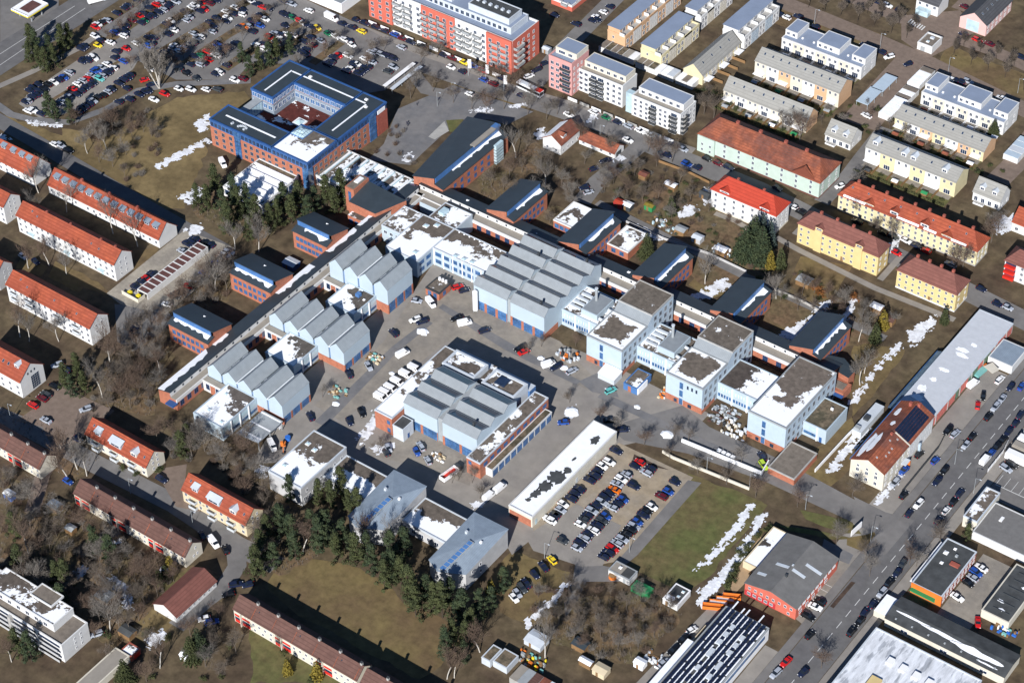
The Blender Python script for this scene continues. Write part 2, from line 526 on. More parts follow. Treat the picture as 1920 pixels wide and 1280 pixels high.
def volume(B, x0, x1, y0, y1, z0, z1, wall, roof, par=0.3, pw=0.3, rim=None, name='upper_storey', label=None):
    """A further storey or wing of the same building, in its frame; returns a Building for its windows."""
    e = link(name, None, B.t, (x0, y0, 0))
    e.empty_display_size = 1
    L, D = x1 - x0, y1 - y0
    part('wall', MB().box(0, L, 0, D, z0, z1 - .02), [wall], e, label=label)
    part('roof', MB().box(pw, L - pw, pw, D - pw, z1 - .02, z1 + .03), [roof], e)
    if par > 0:
        rb = MB()
        rb.box(-.05, L + .05, -.05, pw, z1 - .2, z1 + par).box(-.05, L + .05, D - pw, D + .05, z1 - .2, z1 + par)
        rb.box(-.05, pw, pw, D - pw, z1 - .2, z1 + par).box(L - pw, L + .05, pw, D - pw, z1 - .2, z1 + par)
        part('parapet', rb, [rim or wall], e)
    return Building(e, L, D, z1)

def roof_box(B, x, y, w, d, h, m='light_metal', name='roof_vent', z=None, top=None):
    z = B.he if z is None else z
    part(name, MB().box(-w / 2, w / 2, -d / 2, d / 2, 0, h, 0, top=1), [m, top or m], B.t, loc=(x, y, z))

def dome(B, x, y, s=1.3, z=None, m='glass_pale', name='roof_light'):
    z = B.he if z is None else z
    def mk():
        mb = MB().box(-s / 2, s / 2, -s / 2, s / 2, 0, .35, 0)
        a = s / 2 - .1
        b = len(mb.v)
        mb.v += [(-a, -a, .35), (a, -a, .35), (a, a, .35), (-a, a, .35), (0, 0, .75)]
        for i in range(4):
            mb.f.append((b + i, b + (i + 1) % 4, b + 4)); mb.mi.append(1)
        return mb.mesh('roof_light', ['white_paint', m])
    link(name, shared(('dome', s, m), mk), B.t, (x, y, z))

_NZ = [0]
def _lift(z):
    """Every ground sheet gets its own level, a hair above the one laid before it."""
    _NZ[0] += 1
    return z + _NZ[0] * 0.0005

def poly(name, pts, m, z, kind='structure', jitter=0.0, step=3.0, seed=1, thick=0.0, label=None, cat=None):
    """A ground sheet with a ragged or clean edge. pts in metres."""
    P2 = [Vector(p) for p in pts]
    z = _lift(z)
    if jitter:
        rnd = random.Random(seed)
        out = []
        for i, p in enumerate(P2):
            q = P2[(i + 1) % len(P2)]
            n = max(1, int((q - p).length / step))
            d = (q - p).normalized()
            nn = Vector((-d.y, d.x))
            for k in range(n):
                out.append(p.lerp(q, k / n) + nn * rnd.uniform(-jitter, jitter) + d * rnd.uniform(-.3, .3) * step)
        P2 = out
    ar = sum(P2[i].x * P2[(i + 1) % len(P2)].y - P2[(i + 1) % len(P2)].x * P2[i].y for i in range(len(P2)))
    if ar < 0:
        P2 = P2[::-1]
    mb = MB()
    if thick:
        mb.prism([(p.x, p.y) for p in P2], z, z + thick)
    else:
        mb.v = [(p.x, p.y, z) for p in P2]
        for tri in tessellate_polygon([[Vector((p.x, p.y, 0)) for p in P2]]):
            a, b, c = [P2[k] for k in tri]
            mb.f.append(tuple(tri) if (b - a).cross(c - a) > 0 else tuple(tri[::-1])); mb.mi.append(0)
    o = link(name, mb.mesh(name, [m]))
    return tag(o, label, cat, None, kind)

def ribbon(name, pts, width, m, z, kind='structure'):
    P2 = [Vector(p) for p in pts]
    z = _lift(z)
    left, right = [], []
    for i, p in enumerate(P2):
        a = P2[max(0, i - 1)]
        b = P2[min(len(P2) - 1, i + 1)]
        d = (b - a).normalized()
        n = Vector((-d.y, d.x)) * width / 2
        left.append(p + n); right.append(p - n)
    mb = MB()
    for i in range(len(P2) - 1):
        mb.quad([(*right[i], z), (*right[i + 1], z), (*left[i + 1], z), (*left[i], z)])
    o = link(name, mb.mesh(name, [m]))
    return tag(o, None, None, None, kind)

# ------------------------------------------------------------ ground
dm('ground', (0.115, 0.088, 0.050), rough=1.0, var=0.34, scale=0.22, col2=(0.075, 0.052, 0.034), scale2=0.045, soft=.14)
tag(link('ground', MB().quad([(-1500, -1500, 0), (1500, -1500, 0), (1500, 1500, 0), (-1500, 1500, 0)]).mesh('ground', ['ground'])), kind='structure')

# ------------------------------------------------------------ houses west of the training centre
G_W = 'white gabled apartment blocks with red tiled roofs in the west'
def rows(B, face, zs, n, w=1.1, h=1.35, u0=None, u1=None, style='w', skip=(), mull=1):
    for z in zs:
        B.win(face, z, n, w, h, u0, u1, style, mull, 0, skip)

B = house('apartment_block', 'white block with red roof cut by the left edge, topmost of the west blocks', 'apartment block', (-226.02, -33.35, 0, 28.34, 9.29, 5, 10.6), group=G_W)
rows(B, 'S', [0.9, 3.4], 9)
for u in (6, 11, 16, 20.5, 24.5): B.dormer(u, .3, 2.2, 1.4, wall='zinc_blue', roof='zinc_blue', rise=.5)
B = house('apartment_block', 'long white block whose red roof carries a line of grey dormers, near the brown meadow', 'apartment block', (-190.15, -32.97, 0, 55.97, 9.36, 4.38, 8.97), group=G_W)
rows(B, 'S', [1.4], 18, skip=(5, 11))
for k in range(13): B.dormer(3.0 + 4.15 * k, .20, 2.4, 1.5, wall='white_render' if k % 3 == 1 else 'zinc_blue', roof='zinc_blue', rise=.45)
for u in (14, 28, 42): B.chimney(u, h=.9)
B = house('apartment_block', 'long white block with plain orange-red roof and three pale entrance canopies beside the garage court', 'apartment block', (-183.01, -55.57, 0, 48.81, 8.72, 7.96, 11.39), group=G_W, roof='tile_orange')
rows(B, 'S', [0.9, 3.5, 6.0], 17)
rows(B, 'E', [1.2, 3.8, 6.4], 2, .8, 1.2, 1.5, 7)
for u in (7, 25, 42):
    B.slab('canopy', 'S', u - 1.4, u + 1.4, 2.5, 2.65, 'glass_pale', 1.4); B.slab('door', 'S', u - .55, u + .55, 0, 2.2, 'glass_pale', .05)
for u in (12, 24, 39, 46): B.chimney(u, h=.8, w=.6)
for u, v in ((6, 2.5), (9, 1.8), (36, 1.9), (40, 1.5)): B.skylight(u, v, .6, .7)
B = house('apartment_block', 'white block with orange-red roof standing left of the dark wooded strip', 'apartment block', (-157.85, -85.43, 0, 40.57, 8.72, 8.1, 11.37), group=G_W)
rows(B, 'S', [0.9, 3.5, 6.0], 14)
rows(B, 'E', [3.8, 6.4], 2, .8, 1.2, 1.5, 7)
for z in (2.9, 5.5):
    for u in (4, 11, 25, 34): B.balcony('S', u, z, 3.2, 1.2, 'light_metal')
for u, v in ((5, 2.6), (9, 1.5), (22, 1.8), (33, 1.4)): B.skylight(u, v, .6, .7)
B = house('apartment_block', 'white block with red roof and tall glazed bay in its gable end', 'apartment block', (-139.94, -118.26, 0, 22.02, 10.73, 7.51, 11.87), group=G_W)
rows(B, 'S', [0.9, 3.5], 6)
B.win('E', .6, 1, 3.6, 5.8, 4.2, 8.8, 'g', 3, 5, name='glazed_bay')
B.win('E', 7.9, 3, .5, .9, 3, 7.6, 'd', 0)
for u in (12, 14.5): B.skylight(u, 2.2)
B.dormer(18.2, .25, 1.9, 1.5, roof='light_metal', kind='gable')
for nm, geo, wl, txt in (('town_house', (-84.88, -121.55, 0, 27.05, 8.39, 4.79, 8.5), 'cream_white', 'cream house with orange roof, grey winged dormers and a glazed porch below it'),
                     ('town_house', (-40.95, -122.72, 0, 27.07, 8.05, 5.63, 9.46), 'cream_render', 'yellow house with orange roof and grey winged dormers above the pale street')):
    B = house(nm, txt, 'house', geo, wl, 'tile_orange', group='orange roofed town houses by the shaded street')
    rows(B, 'S', [0.8, 3.3], 9, skip=(1, 4, 7)); rows(B, 'E', [.9, 3.4, 5.6], 2, .8, 1.2, 2, 6.4)
    L = B.L
    B.dormer(L * .18, .10, 2.4, 1.6, kind='shed', wall='light_metal', rise=.7)
    B.dormer(L * .48, .06, 5.2, 1.7, kind='shed', wall='glass_pale', roof='light_metal', rise=.9)
    B.dormer(L * .78, .08, 2.6, 1.7, kind='gable', wall='cream_white', roof='light_metal')
    for u in (L * .18, L * .48, L * .78):
        for z in (0.3, 2.9): B.balcony('S', u, z, 3.0, 1.4, 'light_metal')
    for u, v in ((2, 2.2), (L - 2, 1.4)): B.skylight(u, v, .6, .9)
B = house('apartment_block', 'white gable end at the left edge with two columns of windows', 'apartment block', (-205.27, -55.29, 0, 15.37, 8.2, 8.28, 11.52), group=G_W)
rows(B, 'S', [0.9, 3.5, 6.0], 6); rows(B, 'E', [1.2, 3.6, 6.0, 8.0], 2, .7, 1.1, 2, 6.4)
B = house('apartment_block', 'shaded grey-white gable at the left edge, next to the lowest long orange roof', 'apartment block', (-178.26, -83.16, 0, 13.61, 7.03, 8, 11.2), 'grey_render', group=G_W)  # white gable in grey render: its shade is put into the wall colour
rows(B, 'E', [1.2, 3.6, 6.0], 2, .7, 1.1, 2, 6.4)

G_R = 'brown roofed terraces with red balcony bays'
for k, (geo, txt, n, endw) in enumerate((((-115.58, -142.36, 0, 30.18, 7.59, 4.79, 8.04), 'brown roofed terrace with blank beige gable, cut by the left edge', 2, 0),
        ((-68.59, -143.74, 0, 47.78, 7.7, 4.9, 8.01), 'long brown roofed terrace with white and red front above the wild gardens', 3, 1),
        ((6.08, -151.36, 0, 48.19, 7.12, 5.6, 8.6), 'long brown roofed terrace with white and red front below the brown lawn', 3, 0),
        ((56.16, -151.82, 0, 34, 7.1, 6.4, 9.4), 'brown roofed terrace cut by the bottom edge, one step higher than its neighbour', 2, 0))):
    B = house('terrace_row', txt, 'terraced house', geo, 'cream_white', 'tile_brown', group=G_R, over=.3)
    L = B.L; m = L / n
    for i in range(n):
        a = i * m
        bay = 6.4
        B.slab('red_panel', 'S', a + .3, a + bay, 0.2, 1.5, 'red_paint', .05)
        B.slab('red_panel', 'S', a + .3, a + bay, 2.9, 3.8, 'red_paint', .05)
        B.slab('balcony_recess', 'S', a + .3, a + bay, 1.5, 2.55, 'glass_dark', .02)
        B.slab('party_wall', 'S', a + bay * .5 - .1, a + bay * .5 + .15, 0, B.he - .4, 'cream_white', .8)
        B.win('S', 3.0, 4, .9, 1.1, a + bay + .3, a + m); B.win('S', .7, 3, .9, 1.1, a + bay + .3, a + m)
        for f_ in (.45, .95): B.chimney(a + m * f_, B.D / 2 + .1, h=1.2, w=.7, m='concrete', top='dark_metal'); part('party_verge', MB().box(a + m * f_ - .1, a + m * f_ + .1, -.3, B.D / 2, .22, .3), ['tile_rust'], B.t, loc=(0, 0, B.he)).rotation_euler = (math.atan2(B.hr - B.he, B.D / 2), 0, 0)
        B.skylight(a + m * .55, 2.0, .4, .4, 'd')
    if endw: B.win('E', 1.6, 2, .7, 1.0, 3, 6.2); B.win('E', 4.4, 1, .7, 1.0, 3.6, 6.2)
B = house('small_house', 'low white house with maroon-brown roof beside the shrubs at the lane end', 'house', (-17.07, -162.34, 0, 9.3, 18.21, 2.76, 5.31), 'white_render', 'tile_maroon', axis='y')
rows(B, 'S', [.8], 8, .9, 1.1)
# flat-roofed apartment block, lower left
B = flat('apartment_block', 'flat roofed block with terraced top floor and dark balcony strips, lower left', 'apartment block', (-64.86, -193.41, 0, 40.2, 11.03, 7.34), 'white_render', 'gravel_roof', par=.5)
L = B.L
V = volume(B, L - 34, L - 5.6, 2.8, 11.2, B.he, B.he + 2.9, 'white_render', 'snowy1b', name='penthouse')
V.win('S', .9, 10, 1.5, 1.5, style='w') if False else None
for k in range(7): link('window', window_mesh(1.6, 1.6, 'w', 1), V.t, (2 + k * 3.8, 0, B.he + .6))
V2 = volume(B, L - 20, L - 11, 7.5, 12.8, B.he + 2.9, B.he + 3.4, 'white_render', 'gravel_roof', name='lift_room')
for z in (0.3, 2.6, 4.9):
    for u0, u1 in ((L - 33, L - 22), (L - 20.5, L - 11), (L - 10, L - 1)):
        B.slab('balcony_glazing', 'S', u0, u1, z + .9, z + 2.0, 'glass_dark', .03)
        B.slab('balcony_front', 'S', u0, u1, z, z + .9, 'grey_render', 1.2, -1.05)
for z in (1.3, 3.5, 5.4): B.win('E', z, 2, .7, 1.1, 4, 9)
B.slab('stair_tower', 'S', L - 21.8, L - 20.6, 0, B.he + .3, 'concrete', 1.2)

# garage court row, brown bays
x, y, a, L, D, h = (-122.94, -56.61, 0, 4.9, 31.93, 2.62)
t = thing('carport_row', 'long white carport row with twelve brown roof bays in the garage court', 'carport', x, y, a)
part('back_wall', MB().box(L - .25, L, 0, D, 0, h - .3), ['white_render'], t)
part('frame', MB().box(0, .25, 0, D, h - .3, h + .15).box(L - .25, L, 0, D, h - .3, h + .15).box(.25, L - .25, 0, .3, h - .3, h + .15).box(.25, L - .25, D - .3, D, h - .3, h + .15), ['white_render'], t)
def _bay():
    return MB().box(.3, L - .3, .2, D / 12 - .35, -.25, 0.03).mesh('roof_bay', ['brown_roof_felt'])
for k in range(12):
    link('roof_bay', shared('bay', _bay), t, (0, k * D / 12, h))
    if k: part('beam', MB().box(.25, L - .25, k * D / 12 - .32, k * D / 12 + .17, h - .3, h + .12), ['white_render'], t)
    part('post', MB().box(0.02, .2, k * D / 12 - .1, k * D / 12 + .1, 0, h - .3), ['white_render'], t)
t = thing('bin_shelter', 'open white shelter holding two bright yellow bins in the garage court', 'shelter', -127.91, -59.6, -2)
part('wall', MB().box(0, 8.2, 0, .15, 0, 1.7).box(8.05, 8.2, .15, 3.5, 0, 1.7), ['cream_white'], t)
part('floor', MB().box(0, 8.2, .15, 3.5, 0, .1), ['concrete'], t)
for nm, (bx, by) in (('left yellow bin inside the white shelter', (2.5, 1.6)), ('right yellow bin inside the white shelter', (6.3, 1.9))):
    mb = MB().box(-.7, .7, -.55, .55, .1, 1.15).box(-.76, .76, -.6, .6, 1.15, 1.4)
    o = single('waste_bin', mb, 'yellow_paint', nm + ' of the garage court', 'bin', -127.91, -59.6, 0)
    o.location.x += bx; o.location.y += by
B = flat('garage_row', 'long pale gravel roofed garage row running to the bottom edge', 'garage', (-14.49, -217.71, 0, 5.6, 36, 2.6), 'cream_white', 'tan_roof', par=.15)
B = flat('garage_end_block', 'small brick block with a snow patched flat roof behind the long pale garage', 'shed', (-12.81, -181.5, 0, 4.41, 3.97, 2.15), 'brick_red', 'snowy0a', par=.2)
B.slab('garage_door', 'E', 1, 3.5, 0, 2.0, 'red_paint', .04)

# ------------------------------------------------------------ apartment blocks along the northern street
x, y, a, L, D, h = (-165.57, 128.06, 0, 72.4, 17.64, 14.53)
B = flat('apartment_block', 'long five storey coral and white apartment block with tiers of balconies', 'apartment block', (x, y, a, L, D, h), 'white_render', 'blue_grey_roof', par=.9)
segs = [(0, .10, 1), (.10, .24, 0), (.26, .34, 1), (.34, .50, 0), (.50, .72, 1), (.72, .88, 0), (.88, 1.0, 1)]
segs = [(0, 12, 1), (12, 27, 0), (27, 44, 1), (44, 60, 0), (60, L, 1)]
for u0, u1, c in segs:
    if c: B.slab('coral_bay', 'S', u0, min(u1, L), 0, h + .95, 'coral_render', .9 if u0 in (60, 0) else .4, -.05)
B.slab('red_end_wall', 'E', 0, D, 0, h + .95, 'red_render' if False else 'coral_render', .12, -.05)
B2 = volume(B, 3, L - 4, 4.5, D - 1.5, h, h + 2.9, 'light_metal', 'blue_grey_roof', name='penthouse')
B3 = volume(B, L - 26, L - 6, 6, D - 3, h + 2.9, h + 5.5, 'light_metal', 'bitumen', name='penthouse')
B4 = volume(B, 18, 38, 6, D - 3, h + 2.9, h + 5.5, 'light_metal', 'bitumen', name='penthouse')
for k in range(24): link('window', window_mesh(1.6, 1.7, 'g', 1), B2.t, (1.6 + k * 2.65, 0, h + .5))
for z in (.6, 3.4, 6.2, 9.0, 11.8):
    for u0, u1, c in segs:
        n = max(2, int((u1 - u0) / 3.4))
        for k in range(n):
            u = u0 + (u1 - u0) * (k + .5) / n
            out = (.95 if u0 in (60, 0) else .45) if c else 0.0
            loc, rz = B.on('S', u, z, out)
            link('window', window_mesh(1.5, 1.6, 'w', 1), B.t, loc, rz)
    if z > 1:
        for u in (15, 20, 29, 33.5, 38, 46, 50.5, 55.5, 64.5, 69):
            B.balcony('S', u, z - .5, 3.6, 1.9, 'grey_metal')
    B.win('E', z, 4, 1.2, 1.5, 2, D - 2, out=.13)
    for v in (3.2,): 
        if z > 1: B.balcony('E', v, z - .5, 5.4, 1.8, 'grey_metal')
for u in range(6): roof_box(B3, 2 + u * 3, 4, 1.2, 1.2, .8, 'light_metal', z=h + 5.5)
for k in range(11):
    o = single('garden_wall', MB().box(0, 4.2, 0, .25, 0, 1.5), 'white_paint', 'low white garden wall panel in front of the coral and white block', 'wall', x + 3 + k * 6.3, y - 5.2, 0, 'white garden wall panels before the coral block')

x, y, a, L, D, h = (-76.5, 129.2, 0, 10.91, 11.58, 14.71)
B = flat('apartment_block', 'salmon pink six storey corner block with a row of dark balconies', 'apartment block', (x, y, a, L, D, h), 'pale_pink', 'blue_grey_roof', par=.6)
V = volume(B, .9, L, 3.4, D - .3, h, h + 2.8, 'cream_white', 'blue_grey_roof', name='penthouse', par=.1)
link('window', window_mesh(3, 1.4, 'w', 2), V.t, (3, 0, h + .6)); link('window', window_mesh(2, 1.4, 'w', 2), V.t, (7, 0, h + .6))
for i, z in enumerate((.8, 3.5, 6.2, 8.9, 11.6)):
    B.win('S', z, 2, 1.5, 1.5, .4, 5.4, 'w'); B.win('S', z, 1, 3.6, 1.8, 6, L - .6, 'g', 2); B.win('E', z, 3, .9, 1.3, .5, 8, 'w')
    if i: B.balcony('S', 8.1, z - .5, 4.6, 1.2, 'dark_metal')
x, y, a, L, D, h = (-66.17, 134.14, 0, 21.15, 9.91, 9.84)
B = flat('apartment_block', 'white middle block with grey flat penthouse roof next to the salmon tower', 'apartment block', (x, y, a, L, D, h), 'white_render', 'tan_roof', par=.6)
V = volume(B, 1.2, L - .6, 3.0, D - .3, h, h + 2.8, 'cream_white', 'blue_grey_roof', name='penthouse', par=.1)
for k in range(6): link('window', window_mesh(1.6, 1.4, 'w', 1), V.t, (2 + k * 3.1, 0, h + .6))
for i, z in enumerate((.8, 3.2, 5.6, 8.0)):
    B.win('S', z, 2, 1.6, 1.4, .4, 5.2, 'w'); B.win('S', z, 2, 2.6, 1.7, 6, 12.5, 'g', 2); B.win('S', z, 3, 1.3, 1.4, 13, L, 'w')
    for u in (7.6, 11): B.balcony('S', u, z - .5, 3.0, 1.3, 'dark_metal')
x, y, a, L, D, h = (-39.58, 132.56, 0, 22.29, 10.7, 8.84)
B = flat('apartment_block', 'white right-hand block with glazed stair and stacked dark corner balconies', 'apartment block', (x, y, a, L, D, h), 'white_render', 'tan_roof', par=.6)
V = volume(B, 1.0, L - .8, 3.2, D - .3, h, h + 2.8, 'white_render', 'blue_grey_roof', name='penthouse', par=.1)
for k in range(6): link('window', window_mesh(1.6, 1.4, 'w', 1), V.t, (2 + k * 3.2, 0, h + .6))
for i, z in enumerate((.6, 2.8, 5.0, 7.0)):
    B.win('S', z, 3, 1.2, 1.3, .4, 8, 'w'); B.win('S', z, 1, 2.6, 1.5, 8.4, 11.4, 'g', 2); B.win('S', z, 2, 1.2, 1.3, 12, 16.5, 'w'); B.win('S', z, 1, 2.6, 1.6, 17.6, 21, 'g', 2); B.win('E', z, 4, 1.2, 1.4, .6, D)
    B.balcony('S', 9.9, z - .4, 3.0, 1.3, 'dark_metal'); B.balcony('S', 19.3, z - .4, 3.4, 1.3, 'dark_metal'); B.balcony('E', 1.9, z - .4, 3.4, 1.2, 'dark_metal')
B.slab('stair_glazing', 'S', -3.2, -.2, 0, h + .3, 'glass_pale', -.6, 3.0)
for k in range(9):
    single('garden_wall', MB().box(0, 4.4, 0, .25, 0, 1.3), 'white_paint' if k % 2 == 0 else 'concrete', 'low garden wall panel in front of the salmon and white blocks', 'wall', x - 26 + k * 5.6, y - 6.0, 0, 'garden wall panels before the salmon and white blocks')

# ------------------------------------------------------------ terraced houses, upper right
G_T = 'modern terraces in the upper right'
def terrace(label, geo, wall, wall2, n, roofm='blue_grey_roof'):
    """Row running away from the camera: low-pitched roof slab over the west part, roof terraces along the east side."""
    x, y, a, L, D, h = geo
    B = flat('terrace_row', label, 'terraced house', (x, y, a, L, D, h), wall, 'concrete', G_T, par=.7)
    V = volume(B, 0.1, L * .68, .3, D - .1, h, h + 2.7, wall, roofm, par=0, name='top_storey', pw=-.35)
    for k in range(n):
        v = D * k / n
        for z in (.4, 3.2):
            B.win('E', z, 2, 1.5, 1.9, v + .3, v + D / n - .3, 'w')
        if k % 2: B.slab('coloured_wall', 'E', v, v + D / n, 0.05, h + .68, wall2, .06)
        part('terrace_divider', MB().box(L * .68, L - .4, v - .1, v + .1, h, h + 1.5), ['white_render'], B.t)
        o = link('window', window_mesh(2.2, 1.9, 'w', 1), V.t, (V.L + .02, v + D / n / 2 - .3, h + .3)); o.rotation_euler = (0, 0, R(90))
    B.win('S', 1.2, 1, .9, 1.3, .5, L * .6, 'w'); B.win('S', 4, 1, .9, 1.3, .5, L * .6, 'w')
    return B
terrace('apricot terrace with slate blue roof slab, leftmost of the upper right terraces', (-74.17, 166.48, 0, 8.56, 41.09, 6.44), 'apricot_render', 'white_render', 7)
terrace('pale yellow terrace with slate blue roof slab behind the white blocks', (-56.67, 164.22, 0, 9.9, 27.61, 5.8), 'pale_yellow', 'cream_white', 5)
terrace('white terrace with slate blue roof slab between two yellow rows at the top', (-56.49, 196.14, 0, 7.86, 23.95, 5.8), 'white_render', 'cream_white', 5)
terrace('white terrace with slate blue roof slab and roof gardens on its right', (-37.15, 194.12, 0, 10.32, 26.73, 5.8), 'white_render', 'pale_blue_render', 5)
def gable_terrace(label, geo, wall, cols, n, axis='x', roofm='tile_grey', sky=8, dorm=(), wall_face='S'):
    B = house('terrace_row', label, 'terraced house', geo, wall, roofm, G_T, axis=axis, over=.3)
    L = B.L
    for k in range(n):
        u0, u1 = L * k / n, L * (k + 1) / n
        c = cols[k % len(cols)]
        if c: B.slab('coloured_wall', 'S', u0, u1, .05, B.he - .1, c, .05)
        B.win('S', B.he - 2.0, 2, 1.0, 1.4, u0 + .3, u1 - .3, 'w', out=.06); B.win('S', .3, 1, 2.6, 2.0, u0 + .3, u1 - .3, 'w', 2, out=.06)
        B.slab('garden_pergola', 'S', u0 + .6, u1 - .8, 2.3, 2.42, 'white_paint', 2.6) if k % 2 == 0 else None
        if k: B.slab('garden_fence', 'S', u0 - .06, u0 + .06, 0, 1.3, 'wood', 6.0)
    for k in range(sky): B.skylight(L * (k + .7) / (sky + .4), B.D * .26, .75, 1.1)
    for u in dorm: B.dormer(u, .16, 2.2, 1.6, kind='gable', wall='white_render', roof='light_metal')
    return B
gable_terrace('pale yellow gabled terrace with light grey roof, end wall towards the viewer', (-36.52, 164.45, 0, 8.9, 27.74, 4.6, 8.52), 'pale_yellow', (None, 'cream_white'), 5, axis='y', sky=4)
gable_terrace('cream terrace under a long light grey roof, behind the mint building', (-15.66, 160.89, 0, 37.29, 8.37, 5.06, 9.14), 'apricot_render', ('cream_white', 'white_render'), 7)
gable_terrace('apricot and white terrace under a long light grey roof, second row from the avenue', (-14.56, 182.09, 0, 38, 10.06, 6.98, 10.44), 'apricot_render', ('cream_white', 'white_render', None), 7, sky=10)
gable_terrace('apricot and yellow terrace under a long light grey roof beside the lone conifer', (47.34, 183.51, 0, 37.77, 9.91, 4.71, 7.89), 'apricot_render', ('pale_yellow', 'white_render', None), 7, sky=9)
gable_terrace('yellow and white terrace under a light grey roof with three arched dormers', (48.64, 158.37, 0, 37.83, 9.92, 6.87, 9.9), 'pale_yellow', ('white_render', None), 6, sky=5, dorm=(3, 15, 19, 32))
for geo, txt in (((29.9, 161.06, 0, 11, 8.59, 3.47, 9.92), 'small white house with two grey dormers behind the mint building'), ((92.63, 160.89, 0, 11.1, 7.6, 4.37, 9.65), 'small white house with two grey dormers behind the long yellow building')):
    x, y, a, L, D, he, hr = geo
    B = house('white_house', txt, 'house', (x, y, a, L, D, he, min(hr, he + 4.2)), 'white_render', 'tile_grey', 'small white houses with two dormers')
    B.win('S', .4, 4, 1.4, 2.0); 
    for u in (L * .27, L * .72): B.dormer(u, .1, 2.0, 1.7, 'gable', roof='light_metal')
    B.win('E', 1, 2, 1, 1.3); B.balcony('S', L * .3, .4, 4, 2.2, 'white_paint', hr=.6)
def modern(label, geo, n):
    x, y, a, L, D, h = geo
    h = 5.6
    B = flat('terrace_row', label, 'terraced house', (x, y, a, L, D, h), 'white_render', 'blue_grey_roof', G_T, par=.2)
    for u0, u1 in ((0, 5.5), (L * .40, L * .68), (L - 6, L)):
        V = volume(B, u0, u1, 2.6, D + .0, h, h + 2.6, 'white_render', 'blue_grey_roof', par=.08, name='top_storey')
        for k in range(max(1, int((u1 - u0) / 2.6))): link('window', window_mesh(1.3, 1.3, 'w', 1), V.t, (1.4 + k * 2.5, 0, h + .6))
    for k in range(n):
        u0, u1 = L * k / n, L * (k + 1) / n
        if k % 2: B.slab('coloured_wall', 'S', u0, u1, .05, h - .1, 'cream_white', .05)
        B.win('S', 3.2, 2, 1.1, 1.4, u0, u1, 'w', out=.06); B.win('S', .3, 1, 2.6, 2.1, u0, u1, 'w', 2, out=.06)
        if k: B.slab('garden_fence', 'S', u0 - .06, u0 + .06, 0, 1.5, 'white_paint', 5.5)
        roof_box(B, u0 + 2, D * .35, .7, .7, .6, 'white_paint')
    B.win('E', 3.2, 2, 1, 1.3); B.win('E', .6, 2, 1, 1.3)
modern('white stepped terrace with slate blue roof boxes, left of the car court', (-15.07, 203.29, 0, 36.4, 11.73, 7.01), 7)
modern('white stepped terrace with slate blue roof boxes, at the right edge', (48.17, 202.73, 0, 35.36, 11.83, 6.93), 7)
x, y, a, L, D, h = (29.27, 234.53, 0, 6.56, 8.45, 2.25)
B = flat('substation', 'small white substation with sunken flat roof on the avenue verge', 'substation', (x, y, a, L, D, 3.0), 'white_render', 'gravel_roof', par=.6)
B.slab('door', 'S', 1.5, 3.4, 0, 2.2, 'grey_metal', .05); dome(B, 3, 3, 1.2); roof_box(B, 3.4, 6, 1.6, 1.2, .7)
B = house('terrace_row', 'pale pink gabled terrace with dark grey roof at the avenue corner', 'terraced house', (35.64, 257.99, 0, 11.81, 22.32, 5.15, 9.07), mat('rose_render', (.62, .40, .37), var=.05), 'tile_dark', G_T, axis='y', over=.3)
B.slab('glazed_bay', 'W', 3.0, 8.6, .4, 5.4, 'glass_pale', .1) ; rows(B, 'S', [.5, 3], 6, 1.2, 1.5)
for k in range(5): B.skylight(3 + k * 4, 3.2)
# fragments at the top edge
B = flat('apartment_block', 'white and red building whose lower corner shows at the top edge', 'apartment block', (-109.53, 177.26, 0, 10.35, 12.94, 2.61), 'white_render', 'blue_grey_roof', par=.4, base='coral_render', base_h=2.0)
B.win('S', 2.4, 3, 1.1, 1.2); B.balcony('S', 7, 2.2, 3, 1.3); B.win('E', 2.4, 2, 1.1, 1.2)
B = house('white_house', 'white house with glazed conservatory at the top edge by the zebra crossing', 'house', (15.1, 259.24, 0, 10, 9, 5.2, 8.5), 'white_render', 'tile_dark')
B.slab('conservatory', 'S', 1.5, 7, 0, 2.4, 'glass_pale', 3.0); B.win('S', 3, 3)
B = flat('hall', 'pale hall with louvred grey roof cut by the top edge, above the car park', 'hall', (-209.87, 121.99, 0, 34, 14, 4.5), 'white_paint', 'zinc', par=.3)
B = flat('white_shed', 'small white flat shed at the top edge beside the filling station', 'shed', (-193.53, 121.67, 0, 9, 8, 3.2), 'white_render', 'gravel_roof', par=.3) if False else None

# ------------------------------------------------------------ old blocks, right of centre
G_O = 'older rendered blocks with hipped roofs'
x, y, a, L, D, he, hr = (-6.63, 128.81, 0, 52.69, 15.09, 7.62, 12.22)
B = house('apartment_block', 'mint green block with rust coloured hipped roof beside the side street', 'apartment block', (x, y, a, L, D, he, hr), 'mint_render', 'tile_rust', G_O, hip=4.5, plinth='tile_maroon')
B.slab('projecting_bay', 'S', 0, 7.5, 0, he - .3, 'mint_render', .8); B.dormer(L - 7, .0, 9.5, .15, 'gable', 'mint_render', 'tile_rust')
rows(B, 'S', [.9, 3.3, 5.6], 7, 1.0, 1.4, 8.5, L - .5); B.win('S', 1, 2, .9, 1.2, .5, 7.4, out=.82); B.win('S', 3.4, 2, .9, 1.2, .5, 7.4, out=.82); rows(B, 'E', [.9, 3.3, 5.6], 3, 1.0, 1.4)
for u in (12, 22, 33, 42): B.chimney(u, D / 2 + .6, h=1.3, w=1.1)
x, y, a, L, D, he, hr = (54.92, 127.48, 0, 56.4, 9.1, 7.29, 11.49)
B = house('apartment_block', 'very long yellow block with bright orange roof and two little gables', 'apartment block', (x, y, a, L, D, he, hr), 'pale_yellow', 'tile_orange', G_O, hip=4.0, plinth='concrete')
